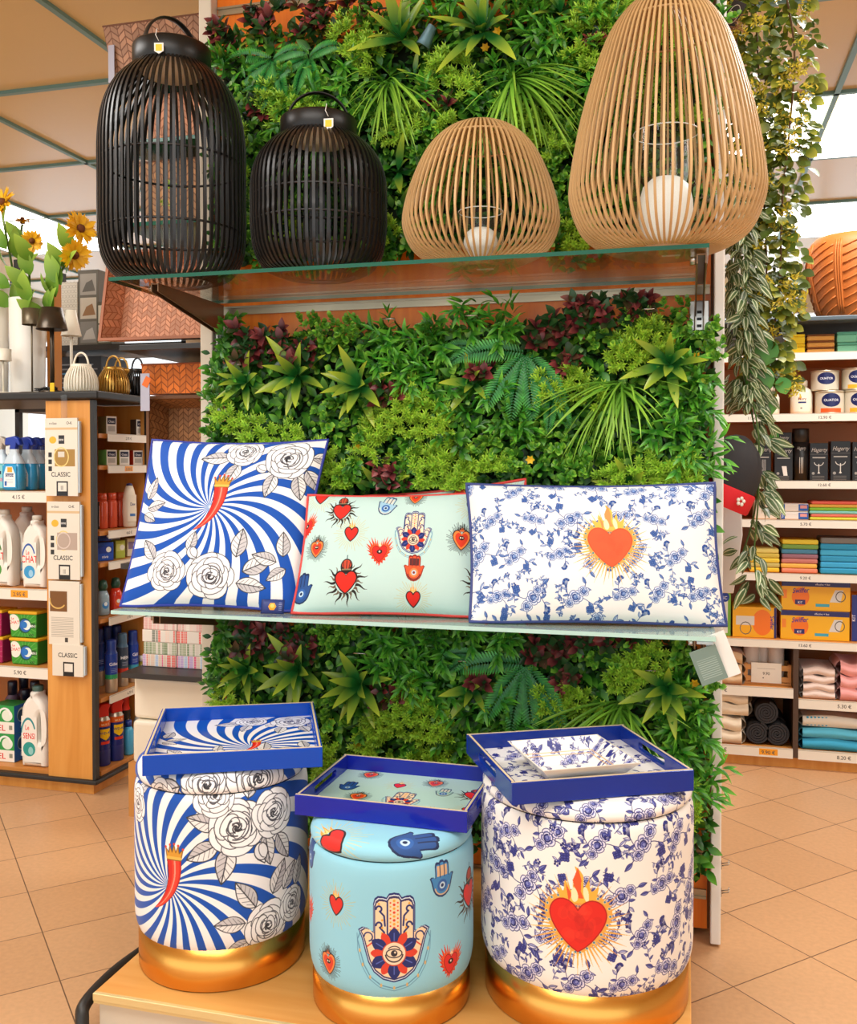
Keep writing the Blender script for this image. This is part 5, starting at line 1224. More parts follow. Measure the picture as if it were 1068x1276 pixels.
jug('white detergent jug with a green leaf label, left of the blue-labelled one', ux(5, 2.71), 2.71, .648, .252, '3a7a30', '4a9a3a', CLR, GJ)
jug('white detergent jug with a blue arc label beside the hanging packs', ux(46, 2.70), 2.70, .648, .235, '2a5aa8', '3a9ad0', CLR, GJ)
jug('white detergent jug standing behind the two labelled jugs', ux(33, 2.85), 2.85, .648, .255, '2a5aa9', '3a9ad1', CLR, GJ)
# --- tubs of capsules
def tub(label, x, y, z, c1_, c2_, lid, group='capsule tubs'):
    t = thing('capsule_tub', label, 'tub', (x, y, z), 0, group); w, d, h = .105, .075, .088
    def fn(C, w, h):
        for k in range(18): a = k*pi/9; C.stroke([(0, 0), (w*cos(a), w*sin(a))], h*.03, 'e8f0b0', .25)
        if c1_ == '3a9a30':
            C.disc((w*.05, 0), h*.32, '1c5a3a'); C.disc((w*.07, 0), h*.26, '2a6ac0'); C.fill(circ(w*.12, h*.02, h*.2, 14), 'e8f4ec'); C.disc((w*.03, h*.03), h*.14, '2a7ac8'); C.disc((-w*.34, h*.12), h*.26, 'f2f0e4', ry=h*.34); C.text('CHAT', -w*.34, h*.06, h*.18, 'e02a20'); C.text('Le', -w*.38, h*.24, h*.13, 'e02a20')
            C.rect(w*.28, -h*.1, w*.46, h*.12, '1a5a20'); C.text('4IN1', w*.37, -h*.06, h*.15, 'ffffff'); C.text('x30', w*.3, -h*.44, h*.16, '14301a')
        else: C.disc((0, 0), h*.36, 'f0b050', ry=h*.22); C.disc((0, h*.02), h*.28, 'd03a4a', ry=h*.16); C.rect(-w*.4, h*.3, w*.1, h*.36, 'f0d0e0')
    f = face_mat('tub_'+c1_, .1, .08, c1_, fn, .3); b = MB()
    vs = [(sx*(w*.46 if k == 0 else w*.5), sy*(d*.46 if k == 0 else d*.5), k*h*.9) for k in (0, 1) for sx, sy in ((-1,-1),(1,-1),(1,1),(-1,1))]
    b.add(vs, [(0,1,5,4), (1,2,6,5), (2,3,7,6), (3,0,4,7), (4,5,6,7), (3,2,1,0)], [1, 0, 0, 0, 0, 0], [[(0,0),(1,0),(1,1),(0,1)]]*6); b.build('body', [M_(c2_), f], t, bevel=.004)
    MB().box((0, 0, h*.93), (w*1.06, d*1.08, h*.12)).build('lid', M_(lid), t, bevel=.004); return t
for u, k, lbx, c1_, c2_ in ((37, 0, 'green capsule tub with a yellow lid, lower of the stack of two', '3a9a30', '2c7c28'), (36, 1, 'green capsule tub with a yellow lid, on top of the other green tub', '3a9a30', '2c7c28'), (-6, 0, 'magenta capsule tub, lower of the pair left of the green tubs', 'a8205a', '8a1a4c'), (-7, 1, 'magenta capsule tub, upper of the pair left of the green tubs', 'a8205a', '8a1a4c')):
    tub(lbx, ux(u, 2.72), 2.72, .394+k*.0885, c1_, c2_, 'e8b020')
# --- bottom shelf
def fbox(C, w, h): C.rect(-w/2, -h/2, w/2, -h*.08, 'f2ede2'); C.text('EL', -w*.05, -h*.4, h*.3, 'd8281e'); C.disc((w*.2, h*.15), h*.2, 'e8f0e0'); C.stroke(circ(w*.1, h*.2, h*.2, 12, None, 0, 3), h*.07, 'f4f4f0'); C.rect(w*.28, -h*.35, w*.42, -h*.2, '8a9080')
def fbs(C, w, h): C.disc((0, h*.12), h*.26, 'c8d8c0'); C.disc((-w*.05, h*.1), h*.2, '2c4a68'); C.text('gel', 0, -h*.3, h*.2, '9ac0e8')
for k in (0, 1):
    t = thing('detergent_carton', ['green and blue detergent carton, lower of two stacked on the bottom shelf', 'green and blue detergent carton, upper of two stacked on the bottom shelf'][k], 'carton', (ux(15, 2.70)-.046, 2.74, .063+k*.0935), 0, 'stacked detergent cartons')
    b = MB(); b.box((0, 0, .0465), (.09, .08, .093)); b.m = [1, 2, 0, 0, 0, 0]; b.build('carton', [M_('2c9448'), face_mat('carton_front', .08, .092, '2c9a48', fbox), face_mat('carton_side', .08, .092, '2a62a8', fbs)], t, bevel=.001)
DK = mat('dark_cap', '1c2030', rough=.3); DLQ = mat('dark_violet_liquid', '6a5a72', rough=.25)
for i, (u, y, h, lbx) in enumerate(((13, 2.84, .235, 'small dark-capped bottle behind the cartons, furthest left'), (27, 2.88, .245, 'dark-capped bottle at the back of the bottom shelf, tallest of the group'), (29, 2.82, .215, 'dark-capped bottle behind the cartons, shortest of the group'), (41, 2.87, .232, 'dark-capped bottle half hidden by the white bottle on the bottom shelf'))):
    bottle('liquid_bottle', lbx, 'bottle', ux(u, y), y, .063, [(.026, 0), (.03, .005), (.03, h*.6), (.024, h*.74), (.014, h*.8), (.014, h*.82)], DLQ, DK, [(.016, h*.8), (.016, h*.98), (.014, h), (.001, h)], group='dark-capped bottles')
jug('white detergent jug with a green cap and a teal label on the bottom shelf', ux(45, 2.705), 2.705, .063, .262, '2a8a90', '2a9a90', mat('green_grey_cap', '4a6e68', rough=.3), GJ, 'SENSI')
# --- hanging blister packs
def pk(C, w, h):
    C.rect(-w/2, h*.38, w/2, h/2, 'e4dccb'); C.text('e-class', -w*.25, h*.42, h*.045, '6a645a'); C.text('O-K', w*.25, h*.42, h*.05, '3a3834'); C.rect(-w/2, h*.35, w/2, h*.38, 'd8b88a')
    C.disc((-w*.26, h*.22), w*.11, 'f2b430', ry=w*.09); C.rect(-w*.08, h*.17, w*.1, h*.28, '2a2826'); C.text('one', 0, h*.21, h*.05, 'f0ece4')
    for k in range(3): C.rect(-w*.4, h*(.0-.09*k), -w*.29, h*(.06-.09*k), '2a2826')
    C.rect(-w*.2, -h*.12, w*.42, h*.1, 'a8823a'); C.stroke(circ(0, 0, w*.22, 20, h*.12), w*.03, 'e8d080', closed=True); C.rect(-w*.1, h*.0, w*.1, h*.07, 'd8d0c0')
    C.text('CLASSIC', -w*.02, -h*.25, h*.082, '1e1c1a'); C.rect(-w*.15, -h*.5, w*.2, -h*.31, '1e1c1a'); C.rect(-w*.11, -h*.44, w*.16, -h*.33, 'e6e0d2'); C.text('|||', .02*w, -h*.41, h*.06, '55504a')
def pk2(C, w, h): pk(C, w, h); C.rect(-w*.2, -h*.12, w*.42, h*.1, 'b8a494'); C.stroke(circ(0, 0, w*.2, 20, h*.1), w*.03, 'd8c8bc', closed=True)
def pkb(C, w, h):
    C.rect(-w*.46, .02*h, w*.1, h*.34, '7a5024'); C.stroke(circ(-w*.2, h*.2, w*.26, 16, h*.13, 3, 5.6), w*.04, 'd8b060')
    for k in range(12): C.rect(-w*.42, -h*(.08+.027*k), w*.3, -h*(.07+.027*k), 'b4aa9a')
    C.rect(w*.02, -h*.46, w*.12, -h*.39, '4a453e')
def pk4(C, w, h): C.text('CLASSIC', 0, h*.1, h*.2, '1e1c1a'); C.rect(-w*.15, -h*.5, w*.2, -h*.05, '1e1c1a'); C.rect(-w*.11, -h*.36, w*.16, -h*.1, 'e6e0d2')
PKS = mat('pack_side', 'e8e0d0', rough=.3)
for u0, u1, v0, v1, fn, nm, y, lbx in ((56, 99, 521, 618, pk, 'pk1', 2.632, 'hanging CLASSIC cable pack with a golden cord, topmost on the strip'), (58, 101, 625, 722, pk2, 'pk2', 2.634, 'hanging CLASSIC cable pack with a pale cord, second on the strip'), (59, 100, 724, 803, pkb, 'pkb', 2.637, 'hanging cable pack turned to its grey back, third on the strip'), (63, 104, 803, 842, pk4, 'pk4', 2.635, 'hanging CLASSIC pack half covered, lowest on the strip')):
    x0, x1 = ux(u0, y), ux(u1, y); z0, z1 = zat(80, v1, y), zat(80, v0, y)
    t = thing('cable_pack', lbx, 'packet', ((x0+x1)/2, y, z0), 0, 'cable packs hanging on a strip'); w, h = x1-x0, z1-z0
    f = face_mat('pack_'+nm, w, h, 'e6decd', fn, .3); b = MB(); b.box((0, 0, h/2), (w*.94, .008, h), 0, front=1); b.build('card', [PKS, f], t)
    MB().box((w*.49, .004, h/2), (w*.05, .012, h*.92)).build('plastic_edge', SPC, t, bevel=.002)
x0 = ux(80, 2.63); z0, z1 = zat(80, 526, 2.63), zat(80, 492, 2.63); b = MB(); b.box((0, 0, (z1-z0)/2), (.022, .002, z1-z0)); o = b.build('merchandise_strip', glass('strip_plastic', (.9, .88, .84))); o.location = (x0, 2.6315, z0); tag(o, 'clear plastic strip clipped to the counter edge above the CLASSIC packs', 'strip')
# --- side shelves (facing the display)
def side(u, x=-1.86): return (x, uy(u, x))
def fsm(c):
    def fn(C, w, h): C.rect(-w*.5, -h*.5, w*.5, h*.5, 'e8e4da'); C.rect(-w*.4, h*.05, w*.4, h*.4, '222a44'); C.text('Ouat', 0, h*.14, h*.2, 'f0f0f0'); C.rect(-w*.35, -h*.35, w*.35, -h*.05, 'b8b4ac')
    return fn
OUAT = face_mat('small_box_front', .04, .055, 'e8e4da', fsm(0))
for u, zz, h, c, lbx in ((134, 1.148, .058, '8a7a4a', 'small white and navy box at the left of the uppermost side shelf'), (171, 1.148, .055, '5a4a3a', 'small white and navy box at the right of the uppermost side shelf'), (134, 1.046, .05, '7ac060', 'small navy-labelled box with a green side on the second side shelf'), (150, 1.046, .05, 'c8b040', 'small navy-labelled box with a yellow side on the second side shelf'), (167, 1.046, .05, 'd8402a', 'small navy-labelled box with a red side on the second side shelf')):
    x, y = side(u, -1.845); carton('cotton_box', lbx, 'box', x, y, zz, .038, .05, h, OUAT, M_(c), 'navy-labelled boxes', rz=pi/4+.35, bevel=.0008)
ORB = mat('orange_gel', 'd8583a', rough=.2, coat=.3); PKB = mat('pink_gel', 'f0b8a8', rough=.25); CRM = mat('cream_bottle', 'f0e6d0', rough=.3)
for u, x, lbx in ((127, -1.87, 'orange shower gel bottle, leftmost of the three'), (139, -1.87, 'orange shower gel bottle, middle of the three'), (149, -1.875, 'orange shower gel bottle, next to the white curved bottle')):
    y = uy(u, x); h = .118; bottle('shower_gel', lbx, 'bottle', x, y, .835, [(.016, 0), (.018, .004), (.018, h*.72), (.014, h*.8)], ORB, ORB, [(.015, h*.8), (.015, h), (.001, h)], group='orange shower gels', rz=pi/3)
x, y = side(161, -1.83); h = .15; t = bottle('lotion_bottle', 'white curved lotion bottle in front of the orange gels', 'bottle', x, y, .835, [(.018, 0), (.021, .005), (.0235, h*.35), (.022, h*.65), (.016, h*.85), (.011, h*.94)], CRM, mat('navy_cap', '3a3a6a', rough=.3), [(.0112, h*.94), (.009, h*.985), (.001, h)], face_mat('lotion_label', .04, .07, 'f0e6d0', lambda C, w, h: (C.text('Dew', 0, h*.1, h*.16, '3a4a7a'), C.rect(-w*.3, -h*.3, w*.3, -h*.2, '4a7ab8'))), (.02, .11), .0238, rz=pi/3, lw=1.4)
x, y = side(172, -1.85); h = .105; bottle('shower_gel', 'pale pink bottle right of the white lotion bottle', 'bottle', x, y, .835, [(.015, 0), (.017, .004), (.017, h*.75), (.012, h*.82)], PKB, mat('pink_cap', 'e8a090', rough=.4), [(.013, h*.8), (.013, h), (.001, h)], rz=pi/3)
x, y = side(122, -1.88); carton('slim_box', 'slim black box with a white face beside the orange gels', 'box', x, y, .835, .014, .03, .09, face_mat('slim_face', .014, .09, '1c1a1a', lambda C, w, h: C.rect(-w*.3, -h*.4, w*.3, h*.35, 'f0ece4')), M_('1c1a1a'), rz=pi/3)
def fp(bgc, acc, tx):
    def fn(C, w, h): C.rect(-w*.4, -h*.1, w*.4, h*.3, acc); C.text(tx, 0, -h*.35, h*.22, 'f4f4f0'); C.disc((w*.2, h*.1), h*.15, 'f0f0e0')
    return fn
for u, x, w, h, dz, c, a, tx, lbx in ((127, -1.845, .06, .06, 0, '2450b0', '1a3a90', 'nivo', 'blue soap pack at the left of the fourth side shelf'), (146, -1.845, .035, .06, 0, 'b8c850', 'd8e080', '', 'lime soap pack beside the blue pack'), (162, -1.845, .045, .062, 0, 'e8e0cc', '8a78a0', '', 'cream soap pack with a violet motif beside the lime pack'), (127, -1.87, .045, .025, .061, '2a58c0', '1c3c90', '', 'small blue pack lying on the blue soap pack'), (140, -1.865, .035, .022, .061, 'b8b4aa', '8a8880', '', 'grey pack lying on the lime soap pack'), (165, -1.87, .04, .02, .063, '8aa850', 'c0d080', '', 'green pack lying on the cream soap pack')):
    y = uy(u, x); carton('soap_pack', lbx, 'soap', x, y, .734+dz, w, .035, h, face_mat('soap_'+c, w, h, c, fp(c, a, tx)), M_(c), 'soap packs', rz=pi/4+.3)
for u, c, lc, lbx in ((127, '9ab4c0', '3a8ad0', 'clear hand soap bottle with a blue label and dark green cap'), (143, 'd83a24', 'f07030', 'red hand soap bottle with a dark green cap'), (160, 'd8d0c8', 'e0a080', 'pale hand soap bottle half hidden by the striped cushion')):
    x, y = side(u, -1.85); h = .125; bottle('hand_soap', lbx, 'bottle', x, y, .554, [(.018, 0), (.021, .004), (.02, h*.5), (.012, h*.66)], mat('soap_liquid_'+c, c, rough=.2, coat=.3), mat('deep_green_cap', '24503c', rough=.3), [(.013, h*.64), (.016, h*.74), (.012, h*.9), (.001, h*.93)], face_mat('soap_lab_'+c, .03, .04, c, (lambda lc: lambda C, w, h: (C.disc((0, 0), w*.36, lc), C.disc((0, h*.1), w*.2, 'f0f4f0')))(lc)), (.012, .055), .0205, group='hand soap bottles', rz=pi/3, lw=1.5)
ALC = mat('can_metal', 'c0b4a0', rough=.3, metal=.7)
def can(label, u, x, z, h, r, top, mid_, tx, stripe, group, cat='spray can', nm='shaving_can', txc='ffffff', lowc=None):
    y = uy(u, x); t = thing(nm, label, cat, (x, y, z), pi/3, group)
    MB().lathe([(r*.95, 0), (r, .003), (r, h*.28)], 26, caps=False).build('base', ALC if lowc is None else M_(lowc), t)
    def fn(C, w, hh):
        C.rect(-w/2, -hh/2, w/2, -hh*.32, stripe)
        if nm == 'lubricant_can': C.fill([(-w*.11, hh*.22), (w*.11, hh*.22), (w*.11, -hh*.05), (0, -hh*.17), (-w*.11, -hh*.05)], 'f2c81e'); C.rect(-w/2, hh*.3, w/2, hh/2, 'd8601e'); C.rect(-w*.1, -hh*.3, w*.1, -hh*.2, 'd83a2a'); C.text('MULTI', 0, hh*.34, hh*.1, 'f0d0a0')
        C.text(tx, 0, hh*.04, hh*(.17 if nm != 'lubricant_can' else .12), txc)
        for k in range(3): C.rect(-w*.08, -hh*(.1+.06*k)-hh*.0, w*.08, -hh*(.08+.06*k), 'a8b4d0', .7 if nm != 'lubricant_can' else .0)
    m = face_mat('can_%s_%s' % (tx, mid_), 2*pi*r, h*.5, mid_, fn, .25); b = MB(); b.lathe([(r*1.002, h*.26), (r*1.002, h*.74)], 32, caps=False, ang0=pi/2); 
    b.build('printed_wrap', m, t)
    if nm == 'lubricant_can':
        MB().lathe([(r, h*.735), (r*.75, h*.79), (r*.72, h*.8), (.001, h*.8)], 26, caps=False).build('dome', ALC, t)
        shape2d('spray_head', [[(-r*.7, h*.79), (r*.7, h*.79), (r*.65, h*.9), (r*.9, h*.96), (r*.7, h*1.0), (-r*.3, h*1.0), (-r*.8, h*.92)]], r*1.1, .003, M_('d82a1e'), t)
    else: MB().lathe([(r*1.0, h*.735), (r*.78, h*.8), (r*.8, h*.82), (r*.8, h*.97), (r*.7, h), (.001, h)], 26, caps=False).build('cap', top, t)
    return t
NB = mat('navy_blue_cap', '1c3a8a', rough=.3); SLV = mat('slate_cap', '4a6a80', rough=.3); GC = 'shaving cans'
can('blue shaving can with a green band, frontmost on the sixth side shelf', 137, -1.825, .3, .172, .02, NB, '1c3f9a', 'Gillet', '2a9a60', GC)
can('slate shaving can with a red band between the two blue ones', 151, -1.84, .3, .178, .019, SLV, '3a4a5c', 'MEN', 'c83a2a', GC)
can('blue shaving can with a turquoise band, right of the slate can', 164, -1.84, .3, .176, .019, NB, '1c3f9b', 'Gill', '3aa0b8', GC)
for u, x, lbx in ((121, -1.92, 'dark blue can at the back of the sixth side shelf, left'), (132, -1.925, 'dark blue can at the back of the sixth side shelf, middle'), (144, -1.905, 'dark blue can at the back of the sixth side shelf, right')): can(lbx, u, x, .3, .192, .02, NB, '16306e', ' ', '1c4a9a', GC)
x, y = side(176, -1.825); bottle('oil_bottle', 'olive coloured small bottle at the right end of the sixth side shelf', 'bottle', x, y, .3, [(.016, 0), (.018, .004), (.018, .05), (.011, .065)], mat('olive_liquid', '9a8a30', rough=.25), WHP, [(.012, .065), (.012, .085), (.001, .085)])
GW = 'lubricant cans'
can('blue and yellow WD-40 can with a red head, front and right of its twin', 142, -1.835, .065, .2, .0255, NB, '1c2c78', 'WD-40', '1c2c78', GW, 'spray can', 'lubricant_can', '1c2c78', '1c2c78')
can('blue and yellow WD-40 can with a red head, beside the corner edge', 125, -1.845, .065, .2, .0255, NB, '1c2c78', 'WD-40', '1c2c78', GW, 'spray can', 'lubricant_can', '1c2c78', '1c2c78')
can('black spray can with a red cap behind the WD-40 cans', 153, -1.865, .065, .19, .02, mat('red_cap', 'd82a1e', rough=.3), '26221e', 'oil', '2a9ac0', GW, 'spray can', 'grease_can', 'f0e0c0', '2a8ab0')
x, y = side(171, -1.835); bottle('oil_bottle', 'small clear bottle at the right end of the bottom side shelf', 'bottle', x, y, .065, [(.016, 0), (.018, .004), (.018, .09), (.011, .11)], mat('pale_liquid', 'd8d8d0', rough=.2), WHP, [(.012, .11), (.012, .13), (.001, .13)])
x, y = side(158, -1.825); bottle('oil_bottle', 'light blue small bottle in front of the black spray can', 'bottle', x, y, .065, [(.015, 0), (.017, .004), (.017, .08), (.01, .095)], mat('sky_liquid', '4aa8d0', rough=.2), NB, [(.011, .095), (.011, .115), (.001, .115)])
# ================================================================== ON THE LEFT COUNTER
def lamp(label, u, y, shade, zs, pole_r, m, base_r, group='table lamps on the counter', pm=None):
    """shade = (r_bottom, r_top) metres, zs = (bottom, top)"""
    t = thing('table_lamp', label, 'lamp', (ux(u, y), y, ZC), 0, group)
    MB().lathe([(base_r, 0), (base_r, .008), (base_r*.9, .011), (.001, .012)], 28).build('base', pm or m, t); MB().lathe([(pole_r, .01), (pole_r, zs[1]-ZC-.01)], 12).build('pole', pm or m, t)
    MB().lathe([(shade[0], zs[0]-ZC), (shade[1], zs[1]-ZC), (shade[1]*.9, zs[1]-ZC), (shade[0]*.96, zs[0]-ZC+.002)], 32, close=True, caps=False).build('lamp_shade', m, t)
    MB().lathe([(.001, zs[1]-ZC-.001), (shade[1]*.97, zs[1]-ZC-.001)], 24, caps=False).build('shade_top', m, t); return t
OLV = mat('bronze_lamp', '6a5e48', rough=.35, metal=.5); CRW = mat('cream_lamp', 'f0e8d4', rough=.4); DRK = mat('dark_bronze', '4a4034', rough=.3, metal=.6)
Z_ = lambda v, y, u=60: zat(u, v, y)
lamp('bronze table lamp with a drum shade on a thin pole, before the white vase', 41, 2.80, (.031, .031), (Z_(404, 2.8), Z_(384, 2.8)), .003, OLV, .045)
lamp('dark bronze table lamp with a cone shade on a thick pole', 66, 2.76, (.05, .034), (Z_(411, 2.76), Z_(384, 2.76)), .007, DRK, .04)
lamp('cream table lamp with a cone shade behind the white lantern', 90, 2.88, (.034, .016), (Z_(420, 2.88), Z_(388, 2.88)), .005, CRW, .035)
lamp('small cream table lamp with a low drum shade at the left edge', 5, 2.78, (.027, .027), (Z_(448, 2.78), Z_(433, 2.78)), .003, CRW, .04)
p = (ux(66, 2.72), 2.72, ZC); b = MB(); b.box((0, 0, .019), (.016, .004, .03)); o = b.build('price_tag', TAGY, bevel=.001); o.location = p; tag(o, 'yellow price tag standing at the foot of the dark bronze lamp', 'tag')
cb = MB(); q = random.Random(2); cb.tube([(q.uniform(-.045,.045), q.uniform(-.012,.012), .005+.018*abs(sin(k*.9))) for k in range(26)], .0035, 6); o = cb.build('cable_coil', BLACKR); o.location = (ux(58, 2.745), 2.75, ZC-.001); tag(o, 'coil of black cable at the foot of the dark bronze lamp', 'cable')
def mini(label, u, v0, y, r, h, m, slat=34):
    t = thing('mini_lantern', label, 'lantern', (ux(u, y), y, ZC), 0, 'small slatted lanterns on the counter')
    cage(t, [(r*.86, .003), (r*.97, h*.12), (r, h*.3), (r*.93, h*.62), (r*.7, h*.9), (r*.58, h)], slat, .0042, .004, m)
    MB().lathe([(r*.86, 0), (r*.86, .005)], 30).build('base_disc', m, t); MB().lathe([(r*.6, h-.006), (r*.62, h+.008), (.001, h+.009)], 30).build('lid', m, t)
    MB().lathe([(.001, .006), (r*.55, .006), (r*.55, h*.8), (.001, h*.8)], 20).build('light_core', m, t)
    MB().tube([(r*.52*cos(a), 0, h+.004+.042*sin(a)) for a in [pi*k/16 for k in range(17)]], .0032, 8).build('handle', m, t); return t
GLD = mat('gold_wire', 'c89a48', rough=.3, metal=.7)
mini('small cream slatted lantern with a round handle on the counter', 102, 0, 2.74, .052, .085, CRW); mini('small gold slatted lantern between the cream and the black one', 142, 0, 2.85, .052, .085, GLD); mini('small black slatted lantern at the right end of the counter', 172, 0, 2.97, .042, .09, BLK, 28)
mini('second gold lantern standing behind the first gold one', 152, 0, 2.99, .05, .095, GLD)
# vases and sunflowers
VAS = mat('opal_vase', 'f6f1e6', rough=.25)
def vase(label, u, y, r, h, m=VAS): 
    t = thing('floor_vase', label, 'vase', (ux(u, y), y, ZC), 0, 'white vases on the counter'); MB().lathe([(r*.85, 0), (r*.9, .01), (r, h*.95), (r*1.02, h), (r*.94, h), (r*.9, h*.9), (r*.8, .02), (.001, .02)], 36, caps=False).build('vessel', m, t); return t
yv = 2.9; vv = vase('tall white vase full of sunflowers on the counter', 36, yv, .062, Z_(372, yv)-ZC); yv2 = 2.9
vase('white vase cut by the left edge of the photo', -9, yv2, .06, Z_(345, yv2)-ZC)
PET = mat('sunflower_petal', 'f6bc18', rough=.5); SEED = mat('sunflower_seed', '6a3a14', rough=.8); LFG = leafmat('sunflower_leaf', '6a9a30', 'a8cc50', .2, .45)
def sunflower(label, u, v, y, face, r, x0=None):
    hd = atY(u, v, y); base = Vector((ux(x0 if x0 is not None else u*.6+12, yv), yv, ZC+(Z_(372, yv)-ZC)*.5))
    t = thing('sunflower', label, 'flower', base, 0, 'sunflowers in the white vase'); h = hd-base; f = Vector(face).normalized()
    MB().tube([tuple(p) for p in smooth_curve([(0,0,0), (h.x*.3, h.y*.2, h.z*.5), (h.x*.8, h.y*.9, h.z*.9), tuple(h-f*.01)], 6)], .004, 6).build('stem', STEMG, t)
    m = LM(); pf = leaf(r*.75, r*.24, 4, .45, .2, .15)
    for k in range(60):
        a = k*2.4; x = f.orthogonal().normalized(); yy = f.cross(x); d = x*cos(a)+yy*sin(a)+f*(.1+.5*(k % 3)/2); m.put(pf, basis(h+(x*cos(a)+yy*sin(a))*r*(.18+.12*(k % 2)), d, f, 0, U_(.8,1.15)))
    m.build('petals', PET, t)
    e = MB().lathe([(r*.26, -.008), (r*.26, .006), (r*.18, .014), (.001, .016)], 20).build('seed_disc', SEED, t); e.location = h; e.rotation_euler = f.to_track_quat('Z', 'Y').to_euler()
    m = LM(); lf_ = leaf(.1, .052, 6, .4, .25, .2, .8)
    for k in range(5): q = h*(.3+.13*k); m.put(lf_, basis(q, Vector((U_(-1,1)*.6, -U_(.2,.8), U_(.4,1))), Vector((U_(-.4,.4), -1, .5)), 0, U_(.85,1.25)))
    m.build('leaf_blades', LFG, t)
sunflower('orange sunflower at the upper left edge facing the shop front', 4, 252, 2.78, (-.3, -1, .3), .05, 20); sunflower('sunflower turned to the right, upper of the right-hand pair', 100, 285, 2.86, (.9, -.4, .2), .056, 46); sunflower('sunflower turned down to the right, lower of the right-hand pair', 93, 318, 2.84, (.75, -.5, -.2), .052, 42)
sunflower('brownish sunflower drooping over the middle of the vase', 40, 300, 2.8, (.4, -.8, -.3), .038, 34); sunflower('small sunflower bud standing high at the left', 28, 276, 2.86, (.2, -.3, 1), .032, 28)
# tall rack behind the counter with boxed goods
RK = thing('storage_rack', 'dark metal rack with boxed goods behind the counter lamps', 'rack', (-2.15, 3.35, 0))
zr1, zr2 = zat(110, 434, 3.3), zat(110, 492, 3.3)
for z in (zr1, zr2-.05): MB().box((0, 0, z-.01), (.74, .3, .02)).build('rack_board', mat('rack_black', '2a2622', rough=.4), RK)
for x in (-.36, .36):
    for y in (-.14, .14): MB().box((x, y, .92), (.02, .02, 1.84)).build('rack_post', BLACKR, RK)
def fphoto(C, w, h):
    for k in range(3):
        y0 = -h*.46+k*h*.315; C.rect(-w*.4, y0, w*.4, y0+h*.28, ['8c8a84', 'd8d0c0', 'b0aca4'][k]); C.fill([(-w*.3, y0+h*.04), (w*.35, y0+h*.05), (w*.2, y0+h*.2), (-w*.1, y0+h*.16)], ['c8c4bc', 'a07850', '6a6862'][k])
def fpat(C, w, h):
    for i in range(7):
        for j in range(8): C.stroke(circ(-w*.5+i*w/6+(j % 2)*w/12, -h*.5+j*h/7, w/11, 6), w*.015, 'b8b2a4', closed=True)
def fdark(C, w, h):
    for k in range(9): C.rect(-w*.4, -h*.4+k*h*.09, w*(.1+.3*((k*37) % 5)/5), -h*.37+k*h*.09, '8a8c90' if k % 3 else '4a8ab8')
DKB = M_('26242a'); GRB = M_('6a665c')
def rackbox(label, u0, u1, v0, v1, y, face, side_, d=.18, rz=0): 
    x0, x1 = ux(u0, y), ux(u1, y); h = zat(90, v0, y)-zat(90, v1, y); z0 = (zr1 if v1 > 400 else zr1+.118) if v1 < 440 else zr2-.05; h = .195 if v1 > 440 else h; z1 = z0+h; carton('storage_box', label, 'box', (x0+x1)/2, y+d/2, z0+.0012, x1-x0, d, z1-z0-.002, face, side_, 'boxed goods on the rack', rz)
yb = 3.24
rackbox('tall grey picture box on the rack, nearest to the pink tray basket', 99, 124, 336, 431, yb, face_mat('photo_face', .07, .27, '6e6a60', fphoto), GRB)
rackbox('white box with a hexagon pattern, lower of two on the rack', 74, 98, 390, 431, yb, face_mat('hex_face', .065, .12, 'e4dfd2', fpat), M_('e4dfd2')); rackbox('white box with a hexagon pattern, upper of two on the rack', 74, 98, 344, 387, yb, face_mat('hex_face', .065, .12, 'e4dfd2', fpat), M_('e4dfd2'))
rackbox('small green picture box in front of the tall grey one', 122, 140, 378, 431, yb-.03, face_mat('leafbox', .05, .14, '5a5848', lambda C, w, h: (C.rect(-w*.4, 0, w*.4, h*.42, 'd8d4c4'), C.rect(-w*.4, -h*.45, w*.4, -h*.04, 'd8d4c4'), [C.fill(blob(0, h*(.2 if i % 2 else -.25), w*.2, h*.05, i, random.Random(i)), '3a3e30') for i in range(6)])), M_('5a5848'), .05)
rackbox('black printed box on the lower board of the rack, left', 72, 96, 436, 490, yb, face_mat('dark_face', .065, .13, '26242a', fdark), DKB); rackbox('black printed box on the lower board of the rack, right', 98, 127, 420, 490, yb+.01, face_mat('dark_face2', .09, .13, '2c3038', fdark), DKB)
cl_ = MB(); hh_ = zat(69, 352, 3.0)-ZC; cl_.box((0, 0, hh_/2), (.034, .04, hh_)); o = cl_.build('slim_carton', mat('orange_carton', 'd88a34', rough=.5), bevel=.002); o.location = (ux(69, 3.0), 3.0, ZC+.0005); tag(o, 'slim tall orange carton standing behind the bronze lamps', 'carton')
# ================================================================== BASKETS AND PAPER GOODS LEFT OF THE DISPLAY
def herring(name, c, c2, n=16):
    C = Canvas(.2, .2, 1600, c2); s = .2/n
    r = random.Random(4)
    for j in range(-1, n+1):
        for i in range(-1, n*1+1):
            x = -.1+i*s; y = -.1+j*s; sg = 1 if i % 2 == 0 else -1
            p = [(x+.04*s, y+(.0 if sg > 0 else s*.9)), (x+.96*s, y+(s*.9 if sg > 0 else 0)), (x+.96*s, y+(s*.9 if sg > 0 else 0)+s*.8), (x+.04*s, y+(.0 if sg > 0 else s*.9)+s*.8)]
            q = .88+.2*r.random(); col = tuple(min(1, a*q) for a in Canvas.c(c)); C.fill(p, col)
    return img_mat(name, C.image(name), .55, .4, bump=.6)
WP = herring('weave_pink', 'cf8f6a', 'a0603e'); WB = herring('weave_brown', 'a8784c', '6a4426'); WO = herring('weave_orange', 'e07a28', '9a4a12'); WT = herring('weave_tan', 'b8896a', '7a5038'); WW = herring('weave_white', 'e4ded4', 'a8a094')
